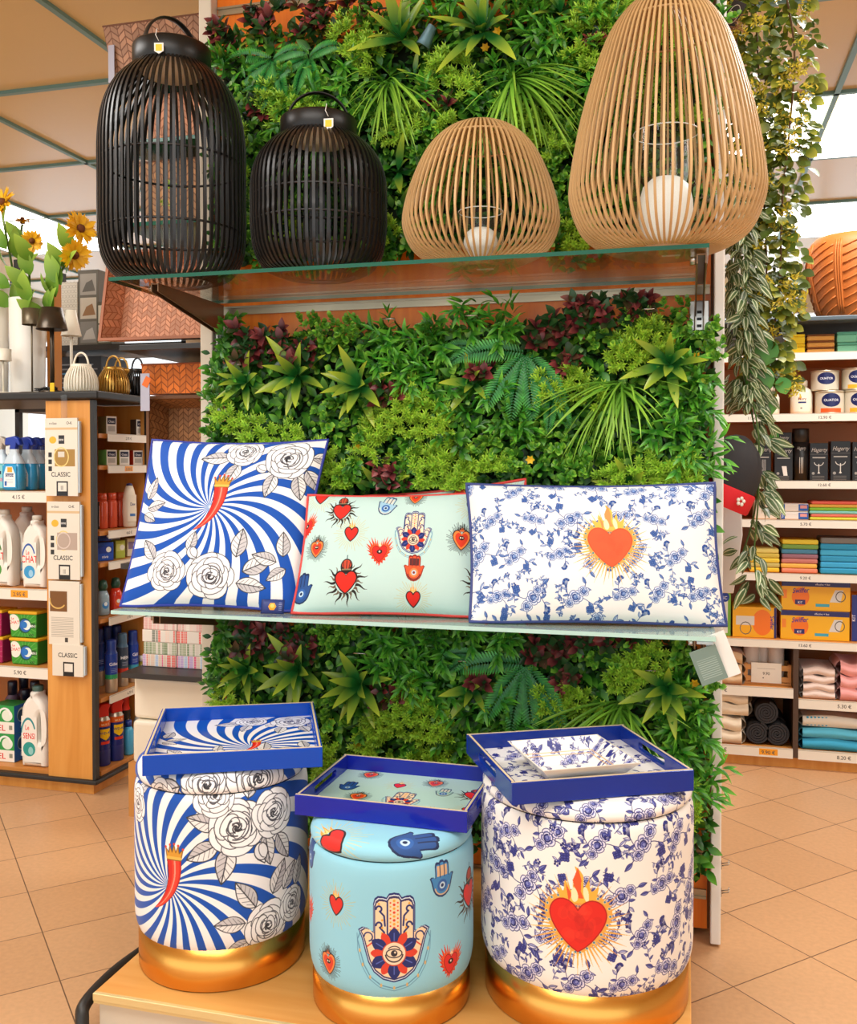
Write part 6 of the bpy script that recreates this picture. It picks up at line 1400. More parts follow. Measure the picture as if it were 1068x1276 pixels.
def basket(name, label, cat, w, d, h, m, loc, rot, flare=.88, group='woven baskets beside the display', th=.006):
    """open box; opening along local +z"""
    t = thing(name, label, cat, loc, 0, group); t.rotation_euler = rot
    def ringp(k, z, ins): q = (flare+(1-flare)*k); return [(sx*(w/2*q-ins), sy*(d/2*q-ins), z) for sx, sy in ((-1,-1),(1,-1),(1,1),(-1,1))]
    def shell(name, ins, z0, inv):
        b = MB(); vs = ringp(0, z0, ins)+ringp(1, h, ins); fs = [(0,1,5,4), (1,2,6,5), (2,3,7,6), (3,0,4,7), (3,2,1,0)]
        sc = .32; uv = []
        for f in fs[:4]: L0 = (Vector(vs[f[0]])-Vector(vs[f[1]])).length; uv.append([(0,0), (L0/sc,0), (L0/sc,h/sc), (0,h/sc)])
        uv.append([(0,d/sc), (w/sc,d/sc), (w/sc,0), (0,0)])
        if inv: fs = [f[::-1] for f in fs]; uv = [u[::-1] for u in uv]
        b.add(vs, fs, 0, uv); return b.build(name, m, t)
    shell('woven_outside', 0, 0, False); shell('woven_inside', th, th, True)
    b = MB(); o_, i_ = ringp(1, h, -.002), ringp(1, h, th+.002); zt = .005
    vs = o_+i_+[(x, y, z+zt) for x, y, z in o_]+[(x, y, z+zt) for x, y, z in i_]
    fs = []
    for k in range(4): k2 = (k+1) % 4; fs += [(k, k2, 8+k2, 8+k), (4+k2, 4+k, 12+k, 12+k2), (8+k, 8+k2, 12+k2, 12+k), (k2, k, 4+k, 4+k2)]
    b.add(vs, fs); b.build('rolled_rim', m, t, bevel=.001); return t
YB = 2.56
RKB = thing('basket_rack', 'glass and dark shelves left of the cream post, stacked with woven baskets', 'rack', (-1.4, 2.62, 0))
zz = [zat(220, v, YB) for v in (105, 184, 284, 433, 700, 833)]
for i, z in enumerate(zz): MB().box((-.0, .03, z-(.006 if i < 3 else .008)), (.38 if i > 2 else .36, .36, .012 if i < 3 else .016)).build('rack_shelf', [GEDGE, GEDGE, GEDGE, mat('rack_black', '2a2622', rough=.4)][min(i, 3)], RKB, bevel=.001)
MB().box((.19, .1, 1.25), (.03, .06, 2.5)).build('rack_upright', CREAMP, RKB); MB().box((.19, -.12, 1.25), (.02, .03, 2.5)).build('rack_upright', CREAMP, RKB)
MB().box((.0, .225, 1.2), (.36, .012, 2.3)).build('rack_back', mat('rack_back_board', 'e0c8a0', rough=.5), RKB)
xa, xb = ux(137, YB), ux(256, YB); w_ = xb-xa; xc = (xa+xb)/2
basket('woven_basket', 'tan woven basket on top of the basket rack, under the ceiling', 'basket', w_, .24, zat(200, 29, YB)-zat(200, 84, YB), WT, (xc, YB+.1, zat(200, 84, YB)), (0, 0, 0))
basket('woven_basket', 'white woven basket beneath the tan one at the top of the rack', 'basket', w_*.86, .2, .048, WW, (xc+.01, YB+.1, zz[0]+.0006), (0, 0, 0), .95)
basket('woven_basket', 'pink woven basket seen through the tall black lantern, upper one', 'basket', .32, .22, .15, WP, (-1.395, YB+.1, zz[1]+.0006), (0, 0, 0), .9)
basket('woven_basket', 'brown woven basket seen through the tall black lantern, lower one', 'basket', .34, .22, .19, WB, (-1.40, YB+.09, zz[2]+.0006), (0, 0, 0), .85)
# pink tray basket standing on its edge, opening to the viewer
basket('tray_basket', 'large pink woven tray basket standing on its edge below the upper glass shelf', 'basket', .345, .285, .07, WP, (-1.545, YB+.10, zz[3]+.152), (R_(78), R_(0), R_(2)), .86)
basket('woven_basket', 'orange woven basket lying on the brown one, left of the cream post', 'basket', ux(259, YB)-ux(177, YB), .18, zat(220, 455, YB)-zat(220, 491, YB), WO, ((ux(177, YB)+ux(259, YB))/2, YB+.09, zat(220, 491, YB)+.002), (0, 0, 0), .96)
hb2 = zat(220, 493, YB)-zz[4]
basket('tray_basket', 'brown woven basket standing upright behind the striped cushion', 'basket', ux(259, YB)-ux(183, YB), hb2-.004, .1, WB, ((ux(183, YB)+ux(259, YB))/2, YB+.105, zz[4]+hb2/2+.001), (R_(90), 0, 0), .9)
tgm = mat('grey_card', 'b4b4c4', rough=.5); p = atY(181, 512, YB-.03); b = MB(); b.box((0, 0, .055), (.03, .002, .11)); o = b.build('hang_tag', tgm); o.location = (p.x, p.y, p.z); tag(o, 'grey swing tag with an orange corner hanging from the orange basket', 'tag'); b = MB(); b.box((.006, -.0015, .085), (.02, .001, .03), M=Matrix.Rotation(.5, 3, 'Y')); b.build('orange_flash', M_('e8701c'), o)
p = atY(139, 103, YB-.02); b = MB(); b.box((0, 0, .055), (.02, .002, .11)); o = b.build('hang_tag', tgm); o.location = p; tag(o, 'grey swing tag hanging from the tan basket near the ceiling', 'tag')
p = atY(166, 262, YB-.015); b = MB(); b.box((0, 0, .055), (.026, .002, .12)); o = b.build('hang_tag', M_('d8d4cc')); o.location = p; o.rotation_euler = (0, .15, 0); tag(o, 'white and orange swing tag seen through the tall black lantern', 'tag'); b = MB(); b.box((0, -.0015, .075), (.016, .001, .022)); b.build('orange_flash', M_('e8701c'), o)
# napkin packs
def napk(c, seed):
    def fn(C, w, h):
        r = random.Random(seed); x = -w/2
        while x < w/2: dx = .004+.012*r.random(); C.rect(x, -h/2, x+dx*.8, h/2, r.choice(c)); x += dx
        for k in range(5): C.rect(-w/2, -h/2+k*h/5, w/2, -h/2+k*h/5+h*.04, 'e8e0d4', .6)
    return fn
rows = [(['e86a8a', 'b8c8e0', 'e8c8b0', 'c8a8d0', 'e87a70', 'f0e0c8'], 'colourful'), (['8a9a78', 'a8b090', '7a8a6a', 'd8d0c0'], 'green'), (['e87a70', 'e86a60', 'e8e0d4', '8a8c80', 'f0d8c8'], 'coral and white'), (['f0dcd0', 'e8c0b8', 'f4ece0', 'e0b0a8'], 'pale pink')]
hn = (zat(220, 771, YB)-zz[5])/4-.0008
for j, (c, nm) in enumerate(rows):
    for i in (0, 1):
        w1 = .112; x = ux(174, YB)+.058+i*.1145+.004*(j % 2)
        f = face_mat('napkin_%d_%d' % (j, i), w1, hn, 'e8e0d4', napk(c, j*7+i), .5)
        carton('napkin_pack', '%s napkin pack, %s column, %s layer of the pile under the shelf' % (nm, ['left', 'right'][i], ['bottom', 'second', 'third', 'top'][j]), 'napkins', x, YB+.06, zz[5]+.0005+j*(hn+.0006), w1, .11, hn, f, M_('e8ddd0'), 'pile of napkin packs', 0, .002, 'pack')
zq = zat(215, 955, YB-.04)
PAPW = mat('wrapped_paper', 'ece2cc', rough=.4, bump=(14, .4)); stl = MB(); stl.box((0, 0, .5*(zq)), (.3, .2, zq)); o = stl.build('low_stand', mat('stand_wood', 'c88a44', rough=.5)); o.location = (-1.45, YB+.06, 0); tag(o, 'low wooden stand under the wrapped white parcels', 'stand')
h1 = (zat(215, 845, YB-.04)-zq)/2-.002
for k in (0, 1):
    t = thing('wrapped_parcel', ['white wrapped paper parcel, lower of the two beside the striped pouf', 'white wrapped paper parcel, upper of the two under the napkins'][k], 'parcel', (-1.455+.005*k, YB+.055, zq+.001+k*(h1+.002)), .06*(1-2*k), 'white wrapped parcels')
    b = MB(); b.box((0, 0, h1/2), (.265, .19, h1)); b.build('wrapping', PAPW, t, bevel=.012, seg=3)
t_ = thing('steel_cutlery', 'flat dark metal pieces lying on the upper wrapped parcel', 'cutlery', (-1.53, YB-.0, zq+2*h1+.0045), .5)
for k in range(3): MB().box((.0, (k-1)*.012, .002), (.09-.01*k, .008, .003)).build('blade', DARKST, t_, bevel=.001)
# ================================================================== RIGHT SHELVING UNIT
RY = 3.5; RB = 3.86
RU = thing('shelving_unit', 'long wall of beech shelves with household goods, behind the garlands', 'shelving unit', (.6, 3.68, 0))
def rl(x, y, z): return (x-.6, y-3.68, z)
def rb_(name, x0, x1, y0, y1, z0, z1, m=SHELFWOOD, par=None): return MB().box(rl((x0+x1)/2, (y0+y1)/2, (z0+z1)/2), (x1-x0, y1-y0, z1-z0)).build(name, m, par or RU)
RZ = (1.426, 1.219, .990, .856, .672, .441); RX0, RX1 = -.12, 1.25
rb_('rear_panel', RX0, RX1, RB, RB+.015, .06, 1.41, mat('shelf_back', 'b8763c', rough=.5)); rb_('upper_rear_panel', RX0, RX1, RB, RB+.015, 1.41, 1.53, WHITEP)
PT_ = [['3.90 €', '', '5.50 €', '4.20 €'], ['5.60 €', '11.60 €', '12.90 €', '6.50 €', '', '8.10 €'], ['18.50 €', '9.90 €', '12.60 €', '17.90 €', '11.30 €', '12.20 €'], ['3.50 €', '5.70 €', '6.40 €', '6.90 €'], ['6.90 €', '9.20 €', '9.80 €', '5.40 €'], ['11.90 €', '13.60 €', '12.95 €', '13.90 €']]
for z, tx in zip(RZ, PT_):
    s = rb_('shelf_board', RX0, RX1, RY+.004, RB, z-.018, z); price_strip(s, rl(RX0,0,0)[0], rl(RX1,0,0)[0], rl(0,RY,0)[1], z-.011, .027, tx)
for (a, b_, z, tx) in ((RX0, .358, .276, ['', '7.20 €', '']), (.375, RX1, .243, ['5.30 €', '', '8.80 €']), (RX0, .358, .068, ['', '4.90 €', '*9.90 €']), (.375, RX1, .068, ['8.20 €', '7.90 €', ''])):
    s = rb_('shelf_board', a, b_, RY+.004, RB, z-.018, z); price_strip(s, rl(a,0,0)[0], rl(b_,0,0)[0], rl(0,RY,0)[1], z-.014, .034, tx)
rb_('divider', .358, .375, RY+.002, RB, .04, .42, mat('dark_divider', '4a3424', rough=.5)); rb_('plinth', RX0, RX1, RY+.02, RB, 0, .05, BEECH); rb_('end_panel', RX1, RX1+.02, RY, RB, 0, 1.53); rb_('end_panel', RX0-.02, RX0, RY, RB, 0, 1.53)
RT = MB().box((0, 0, -.008), (RX1-RX0+.04, .42, .016)).build('unit_top', mat('slate_top', '4a5860', rough=.4), bevel=.003); RT.location = ((RX0+RX1)/2, 3.68, 1.546); tag(RT, 'dark slate top board of the right shelving unit, carrying the terracotta pot', 'counter top')
# terracotta pot: ribbed herringbone relief modelled as bands
TER = mat('terracotta', 'c8702c', rough=.55, var=(6, .12), bump=(60, .2)); yp = 3.66
pot = thing('terracotta_pot', 'big terracotta pot with a herringbone relief on the shelf top', 'flower pot', (ux(1064, yp), yp, 1.547), 0)
zt_ = zat(1030, 300, yp)-1.547; rp = ux(1064, yp)-ux(1003, yp)
pp = [(rp*.66, 0), (rp*.78, zt_*.12), (rp*.93, zt_*.4), (rp*1.0, zt_*.66), (rp*.97, zt_*.88), (rp*.86, zt_*.99), (rp*.8, zt_), (rp*.76, zt_*.97), (rp*.8, zt_*.6), (.001, zt_*.5)]
MB().lathe([tuple(p) for p in smooth_curve(pp, 3)], 64).build('vessel', TER, pot)
PS = smooth_curve(pp[:6], 6)
def rp_at(z): return min((abs(q[1]-z), q[0]) for q in PS)[1]+.0015
rv = MB()
for s in range(8):
    a0 = s*pi/4-.5
    for dx in (-.05, 0., .05): rv.tube([(rp_at(z)*cos(a0+dx), rp_at(z)*sin(a0+dx), z) for z in [zt_*(.06+.86*k/10) for k in range(11)]], .0035, 5)
    for k in range(9):
        for sg in (1,): rv.tube([(rp_at(z)*cos(a), rp_at(z)*sin(a), z) for a, z in [(a0+.1+.58*i/6, zt_*(.02+.1*k)+zt_*.14*i/6) for i in range(7) if zt_*(.02+.1*k)+zt_*.14*i/6 < zt_*.93]] if zt_*(.02+.1*k)+zt_*.14/6 < zt_*.93 else [(0,0,.02),(0,0,.03)], .003, 5)
rv.build('relief_ribs', TER, pot)
yv3 = 3.68; hv = zat(980, 305, yv3)-1.547; MBv = MB().lathe([tuple(p) for p in smooth_curve([(.05, 0), (.085, hv*.3), (.105, hv*.6), (.098, hv*.85), (.07, hv), (.06, hv*.97)], 5)], 40, caps=False); o = MBv.build('white_vase', mat('white_ceramic', 'eef0ec', rough=.25)); o.location = (ux(961, yv3), yv3, 1.547); tag(o, 'white ceramic vase beside the terracotta pot, half behind the garland', 'vase'); q = o.modifiers.new('s', 'SOLIDIFY'); q.thickness = .004
# ---- R1 sponges
def sponge(label, u0, u1, v0, v1, z, foam, pad, y=3.56): 
    x0, x1 = ux(u0, y), ux(u1, y); h = (v1-v0)*.00297; t = thing('sponge', label, 'sponge', ((x0+x1)/2, y, z), rnd.uniform(-.05,.05), 'sponges on the right shelf')
    MB().box((0, 0, h*.36), (x1-x0, .06, h*.72)).build('foam', mat('foam_'+foam, foam, rough=.9, bump=(200, .5)), t, bevel=.004); MB().box((0, 0, h*.86), (x1-x0, .06, h*.27)).build('scouring_pad', M_(pad, .9), t, bevel=.002); return h
def stack(u0, u1, vt, vb, z, n, foams, pads, nm):
    zz_ = z+.0005
    for k in range(n): zz_ += sponge('%s sponge, %s of its stack' % (nm, ['lowest', 'topmost' if n == 2 else 'middle', 'topmost'][k]), u0, u1, 0, (vb-vt)/n, zz_, foams, pads)+.0004
stack(977, 1001, 415, 438, 1.426, 2, 'f2d430', 'e8c820', 'yellow'); stack(1003, 1037, 416, 438, 1.426, 3, 'd8a050', '7a4a24', 'orange and brown'); stack(1040, 1065, 414, 438, 1.426, 2, '7ac8a8', '5aa890', 'mint green'); stack(1067, 1090, 418, 438, 1.426, 2, '3a6ab0', '2a4a88', 'blue')
# ---- R2 tins and bottles
def ftin(low):
    def fn(C, w, h):
        C.rect(-w/2, -h/2, w/2, h/2, 'd8d0bc'); C.fill(circ(0, h*.12, w*.11, 20, h*.34), '20285a'); C.text('OUATOR', 0, h*.06, h*.17, 'f2f2f0'); C.rect(-w*.12, -h*.5, w*.12, -h*.28, low)
    return fn
TIN = mat('tin_metal', 'cbbfa6', rough=.3, metal=.6)
def tin(label, u, y, z, h, r, low):
    t = thing('polish_tin', label, 'tin', (ux(u, y), y, z), 0, 'polish tins'); f = face_mat('tin_'+low, 2*pi*r, h*.86, 'd8d0bc', ftin(low), .3)
    b = MB(); b.lathe([(r, h*.05), (r, h*.92)], 32, caps=False, ang0=pi/2); b.build('printed_wrap', f, t); MB().lathe([(r*.97, 0), (r*1.02, .003), (r*1.0, h*.06), (.001, h*.06)], 32).build('base_rim', TIN, t)
    MB().lathe([(r*1.0, h*.91), (r*1.03, h*.93), (r*1.03, h*.985), (r*.97, h), (r*.9, h*.97), (.001, h*.97)], 32, caps=False).build('lid', TIN, t)
tin('silver OUATOR tin with an orange band, lower left of the four', 1033, 3.555, 1.22, .079, .047, 'e8602a'); tin('silver OUATOR tin standing on the orange-banded tin', 1027, 3.56, 1.2995, .07, .045, 'd8d0bc'); tin('silver OUATOR tin with a yellow band, lower right', 1069, 3.555, 1.22, .08, .047, 'f0b030'); tin('silver OUATOR tin with a yellow band, upper right', 1066, 3.56, 1.3005, .075, .046, 'f0b030')
CRB = mat('cream_plastic', 'efe6d2', rough=.35)
def fcb(C, w, h): C.text('Mary', 0, h*.1, h*.2, '8a4a3a'); C.disc((-w*.1, h*.25), h*.06, 'e8a030'); C.rect(-w*.22, -h*.06, w*.22, h*.02, '24306a'); C.rect(-w*.1, -h*.35, w*.0, -h*.28, '7a766c')
def cb(label, u, y, h, r): 
    bottle('cream_bottle', label, 'bottle', ux(u, y), y, 1.22, [(r*.95, 0), (r, .004), (r, h*.6), (r*.85, h*.72), (r*.5, h*.8), (r*.5, h*.84)], CRB, CRB, [(r*.55, h*.82), (r*.55, h*.98), (r*.5, h), (.001, h)], face_mat('cream_label', .07, .08, 'efe6d2', fcb), (h*.08, h*.64), r, 'cream polish bottles', sy=.75, lw=1.6)
cb('cream polish bottle with a navy label line beside the tins', 998, 3.56, .118, .036); cb('cream polish bottle half hidden by the garland', 958, 3.56, .1, .034)
# ---- R3 black boxes
def fhag(icon, seed):
    def fn(C, w, h):
        C.text('Hagerty', 0, h*.27, h*.15, 'd8d4cc', .8, 0, False, .3); C.rect(-w*.5, h*.2, w*.5, h*.205, '8a8680'); C.rect(-w*.35, h*.1, w*.35, h*.13, 'b8b4ac')
        if icon == 0: C.fill([(-w*.1, -h*.1), (w*.16, -h*.1), (w*.22, -h*.36), (-w*.0, -h*.36)][::1], 'e8e4dc')
        elif icon == 1:
            C.stroke([(0, -h*.3), (0, -h*.06)], w*.05, 'd8d4cc'); C.stroke(circ(0, .0, w*.25, 10, h*.1, 3.3, 6.1), w*.04, 'd8d4cc'); C.fill([(-w*.08, -h*.3), (w*.08, -h*.3), (0, -h*.24)], 'd8d4cc')
        else: [C.stroke([(w*.1*k, -h*.25), (w*.1*k, h*.05)], w*.03, 'd8d4cc') for k in (-1, 0, 1)]
        C.disc((-w*.3, -h*.3), w*.08, '9a968e'); 
        for k in range(3): C.rect(-w*.35, -h*(.38+.04*k), w*.3, -h*(.37+.04*k), '7a766e')
    return fn
BKB = M_('1c1b1c', .35)
def hag(label, u0, u1, v0, icon, y=3.555, v1=593): 
    x0, x1 = ux(u0, y), ux(u1, y); h = (v1-v0)*.00297; carton('polish_box', label, 'box', (x0+x1)/2, y+.03, .991, x1-x0, .06, h, face_mat('hag_%d_%d' % (icon, u0), x1-x0, h, '1c1b1c', fhag(icon, u0), .35), BKB, 'black silver-polish boxes')
hag('black silver-polish box partly behind the round garland leaf', 943, 961, 548, 2); hag('black silver-polish box with a white cloth picture', 965, 988, 550, 0); hag('black silver-polish box with a scales emblem, beside the black tube', 1009, 1032, 549, 1); hag('black silver-polish box with a scales emblem and a torn film', 1035, 1060, 547, 1); hag('black silver-polish box at the right edge of the photo', 1062, 1086, 548, 1)
carton('polish_box', 'flat black box lying on the box with the cloth picture', 'box', (ux(965, 3.56)+ux(986, 3.56))/2, 3.585, .991+43*.00297+.001, .058, .055, .04, face_mat('hag_flat', .058, .04, '1c1b1c', lambda C, w, h: C.text('Hagerty', 0, -h*.1, h*.4, 'd8d4cc', .7, 0, False, .3)), BKB, 'black silver-polish boxes')
x = ux(998, 3.56); t = thing('polish_tube', 'tall black round tube with cutlery on it among the polish boxes', 'tube', (x, 3.575, .991)); 
b = MB(); b.lathe([(.027, 0), (.027, .135)], 32, caps=True, ang0=pi/2); b.build('printed_wrap', face_mat('tube_wrap', .17, .135, '1a191a', lambda C, w, h: (C.text('Hagerty', 0, h*.3, h*.12, 'd8d4cc', .6, 0, False, .3), [C.stroke([(w*.03*k, -h*.3), (w*.03*k, h*.1)], w*.012, 'd8d4cc') for k in (-1, 0, 1)])), t); MB().lathe([(.028, .134), (.028, .178), (.026, .182), (.001, .182)], 32).build('lid', BKB, t)
# ---- R4 cloths
def pack(label, u0, u1, v0, v1, z, c, face=None, y=3.56, d=.12, grp=None, nm='cloth_pack', cat='cloth', bev=.005, dv=0):
    x0, x1 = ux(u0, y), ux(u1, y); h = (v1-v0)*.00297; t = thing(nm, label, cat, ((x0+x1)/2, y+d/2-.03, z), 0, grp); b = MB(); b.box((0, 0, h/2), (x1-x0, d, h), 0, front=1 if face else None); b.build('folded_cloth' if not face else 'pack', [M_(c, .7), face] if face else M_(c, .7), t, bevel=min(bev, h*.45), seg=3); return h
def pile(label, u0, u1, vt, vb, z, cols, grp, y=3.56):
    n = len(cols); zz_ = z+.0006
    for k, c in enumerate(cols):
        o = rnd.uniform(-1.2, 1.2); zz_ += pack('%s, %s' % (label, ['lowest', 'second from the bottom', 'third from the bottom', 'fourth from the bottom', 'fifth from the bottom', 'sixth from the bottom', 'seventh from the bottom', 'eighth from the bottom'][k] if k < n-1 else 'topmost of the pile'), u0+o, u1+o, 0, (vb-vt)/n-.1, zz_, c, None, y, .12, grp)+.0003
for k, (u0, u1, v0, v1) in enumerate(((942, 970, 624, 645), (940, 968, 610, 623))): pass
z4 = .8565
h = pack('cream cloth pack, lower of two beside the blue-banded rolls', 940, 968, 622, 645, z4, 'f0e8d8'); pack('cream cloth pack, upper of two, folded loosely', 944, 965, 611, 621, z4+h+.0005, 'e0d4bc')
def fband(C, w, h): C.rect(-w/2, -h/2, w/2, h/2, 'f2efe8'); C.rect(-w/2, -h/2, -w*.34, h/2, '2a62b8'); C.rect(w*.14, -h/2, w/2, h/2, '2a62b8'); C.rect(w*.2, -h*.1, w*.44, h*.3, 'e8a0a0'); C.text('3', -w*.42, -h*.2, h*.5, 'e8f0f8')
fb = face_mat('band_face', .1, .028, 'f2efe8', fband); h = pack('white cloth roll pack with blue bands, lower of two', 972, 1007, 635, 644.5, z4, 'f2efe8', fb); pack('white cloth roll pack with blue bands, upper of two', 972, 1007, 625, 634.5, z4+h+.0005, 'f2efe8', fb)
pile('folded microfibre cloth in the bright striped pile', 1009, 1075, 624, 646, z4, ['d8e048', 'e87a68', '8ad8d0', '8ad040', 'e8b850', 'e86a5a'], 'bright microfibre pile')
z5 = .6725
pile('yellow striped floor cloth right of the white bag', 934, 971, 685, 713, z5, ['f0c830', 'c8b868', 'f0d040', 'd8c050', 'e8d878'], 'yellow floor cloths'); pile('multicolour floor cloth between the yellow and blue piles', 974, 1019, 673, 712, z5, ['e88a6a', 'f0b850', 'c87a70', '9a6a78', '4a88a8', '7aa850', 'e8d040'], 'multicolour floor cloths'); pile('bright blue cloth in the blue pile', 1022, 1080, 672, 714, z5, ['2a9cc8', '38a8d8', '2c98c4', '40b0dc', '2a9ac8', '7a7874'], 'blue cloths')
# ---- R6 wipes boxes
def fsw(C, w, h):
    C.rect(-w/2, h*.32, w/2, h/2, '2a2a6a'); C.text('effective + fast', .1*w, h*.37, h*.09, 'e8e8f0'); C.disc((-w*.22, -h*.04), h*.32, 'f07a20'); C.text('Swiffer', -w*.22, h*.1, h*.24, '26308a', .9, .06, True, .25); C.rect(-w*.3, -h*.3, -w*.15, -h*.14, '2a2a6a'); C.text('KIT', -w*.225, -h*.27, h*.11, 'ffffff')
    C.fill([(w*.2, -h*.2), (w*.28, h*.22), (w*.4, h*.22), (w*.36, -h*.2)], 'd8d8d4'); C.stroke(circ(w*.36, -h*.0, h*.17, 14), h*.03, '55504a', closed=True); C.rect(w*.0, -h*.36, w*.2, -h*.26, '40a8c0'); C.rect(-w*.48, -h*.1, -w*.42, h*.2, 'f08a30')
fsm_ = face_mat('wipes_front', .25, .1, 'f2b81e', fsw, .3, 2000); YBX = M_('e8a818')
y6 = 3.555; x0, x1 = ux(974, y6), ux(1060, y6); h6 = 34*.00297
for k, lbx in enumerate(('yellow dusting kit carton with an orange disc, lower of the wide two', 'yellow dusting kit carton with an orange disc, upper of the wide two')): carton('wipes_carton', lbx, 'carton', (x0+x1)/2+.002*k, y6+.05, .4415+k*(h6+.001), x1-x0, .12, h6, fsm_, YBX, 'yellow dusting kit cartons')
def fsw2(C, w, h): C.disc((w*.18, 0), h*.36, 'f07a20', ry=h*.42); C.text('Swiffer', w*.36, 0, h*.2, '26308a', .8, -pi/2); C.rect(-w*.42, -h*.1, w*.0, h*.2, 'd8d4cc'); C.stroke(circ(-w*.2, -h*.2, h*.2, 12), h*.03, '6a655c', closed=True); C.rect(w*.44, -h/2, w/2, h/2, '2a2a6a')
x0, x1 = ux(914, y6), ux(969, y6); carton('wipes_carton', 'yellow dusting kit carton lying on its end, left of the wide two', 'carton', (x0+x1)/2, y6+.05, .4415, x1-x0, .12, 36*.00297, face_mat('wipes_side', .16, .1, 'f0b01c', fsw2, .3), YBX, 'yellow dusting kit cartons')
x0, x1 = ux(1063, y6), ux(1082, y6); carton('wipes_carton', 'navy and yellow carton at the right edge beside the wide kits', 'carton', (x0+x1)/2, y6+.05, .4415, x1-x0, .1, 54*.00297, face_mat('wipes_edge', .05, .16, 'e8b020', lambda C, w, h: (C.rect(-w/2, -h/2, -w*.05, h/2, '2a3a8a'), C.text('KIT', -w*.25, 0, h*.1, 'f0f0f8', 1, pi/2))), YBX)
x0, x1 = ux(893, y6), ux(912, y6); carton('wipes_carton', 'green and white upright carton with a navy badge beside the white cushion', 'carton', (x0+x1)/2, y6+.05, .4415, x1-x0, .1, 66*.00297, face_mat('green_carton', .055, .19, '7ab840', lambda C, w, h: (C.fill([(-w/2, -h*.45), (w*.3, -h*.45), (w*.3, h*.3), (-w/2, h*.4)], 'e8ece4'), C.disc((.1*w, h*.2), w*.3, '24409a'), C.text('SC', .1*w, h*.16, h*.08, 'f0f0f8'))), M_('7ab840'))
# ---- lower compartments
def folded(label, cat, u0, u1, vt, vb, z, c, n, nm='folded_towel', y=3.56, d=.16, grp=None, wav=.006):
    x0, x1 = ux(u0, y), ux(u1, y); H_ = (vb-vt)*.00297; t = thing(nm, label, cat, ((x0+x1)/2, y+d/2-.035, z), 0, grp); r = random.Random(int(u0)); h = H_/n
    for k in range(n):
        ph = r.random()*6; w = (x1-x0)*(1-.04*r.random()); 
        def top(u, v, s): return ((u-.5)*w, (v-.5)*d, h*k+(h*.98 if s else .0006)+(wav*sin(u*7+ph)*sin(v*2+1)*(.6 if s else .6) if k else (wav*sin(u*7+ph)*sin(v*2+1)*.6 if s else 0))*min(1, 1))
        b = MB(); b.grid(lambda u, v: top(u, v, 1), 14, 6); b.grid(lambda u, v: top(u, v, 0), 14, 6, flip=True)
        for e in (0, 1):
            b.grid(lambda u, v: (lambda a, c_: tuple(a[i]*(1-v)+c_[i]*v+(0, (-1 if e == 0 else 1)*.35*h*sin(pi*v), 0)[i] for i in range(3)))(top(u, e, 0), top(u, e, 1)), 14, 5, flip=bool(e))
            b.grid(lambda u, v: (lambda a, c_: tuple(a[i]*(1-v)+c_[i]*v+((-1 if e == 0 else 1)*.35*h*sin(pi*v), 0, 0)[i] for i in range(3)))(top(e, u, 0), top(e, u, 1)), 6, 5, flip=not bool(e))
        b.build('fold', c, t)
    return t
BEI = mat('beige_terry', 'd6b48c', rough=.95, bump=(120, .6), sheen=.3); CRT = mat('cream_terry', 'e8d8be', rough=.95, bump=(120, .6), sheen=.3); PNK = mat('pink_terry', 'f0a8a4', rough=.95, bump=(120, .6), sheen=.3); PWT = mat('pale_rose_terry', 'e8d2c6', rough=.95, bump=(120, .6), sheen=.3)
folded('folded beige towel left of the wooden crate', 'towel', 890, 926, 818, 856, .2765, BEI, 3, wav=.01); folded('cream towel folded thick, upper of two left of the black mats', 'towel', 890, 934, 870, 898, .0685+.1, CRT, 2, wav=.01); folded('cream towel folded thick, lower of two left of the black mats', 'towel', 890, 926, 900, 931, .0685, CRT, 2, wav=.008)
folded('pale rose towels folded beside the pink one', 'towel', 1001, 1041, 832, 868, .2435, PWT, 4, wav=.008); folded('pink towel folded at the right edge', 'towel', 1047, 1090, 824, 868, .2435, PNK, 3, wav=.014)
BLT = mat('blue_towel', '3aa0c4', rough=.9, bump=(90, .5)); STW = mat('striped_towel', 'e4dccc', rough=.9); LBT = mat('light_blue_towel', '58b4d0', rough=.9, bump=(90, .5))
folded('turquoise towel, lowest of the pile beside the divider', 'towel', 1001, 1080, 924, 937, .0685, BLT, 1); folded('light turquoise towel in the middle of the pile beside the divider', 'towel', 1001, 1080, 911, 923, .0685+.0395, LBT, 1)
t = folded('striped blue and cream towel on top of the turquoise pile', 'towel', 1001, 1080, 897, 910, .0685+.079, STW, 1)
b = MB()
for k in range(6): b.box((-.085+.012*k, -.086+.0, .02), (.006, .004, .03))
b.build('blue_stripe', BLT, t)
# wooden crate with candles
CRA = mat('crate_wood', 'd89a54', rough=.5); xk0, xk1 = ux(929, 3.56), ux(988, 3.56); wk = xk1-xk0
t = thing('wooden_crate', 'small wooden crate with a white card, holding candles', 'crate', ((xk0+xk1)/2, 3.6, .2765))
MB().box((0, 0, .004), (wk, .1, .008)).build('crate_floor', CRA, t)
for z in (.02, .06): MB().box((0, -.047, z), (wk, .006, .018)).build('crate_slat', CRA, t); MB().box((0, .047, z), (wk, .006, .018)).build('crate_slat', CRA, t)
for x in (-1, 1):
    MB().box((x*(wk/2-.006), -.041, .036), (.012, .01, .072)).build('crate_post', CRA, t); MB().box((x*(wk/2-.003), 0, .05), (.006, .09, .03)).build('crate_end', CRA, t)
cdm = face_mat('crate_card', .095, .066, 'f4efe2', lambda C, w, h: (C.rect(-w*.3, h*.2, w*.3, h*.22, 'b8b2a4'), C.text('9.90', 0, -h*.1, h*.2, '5a544c'), C.disc((-w*.1, -h*.25), h*.03, '3a3630')))
b = MB(); b.box((-.005, -.0525, .042), (.1, .003, .07), 0, front=1); b.build('white_card', [WHP, cdm], t)
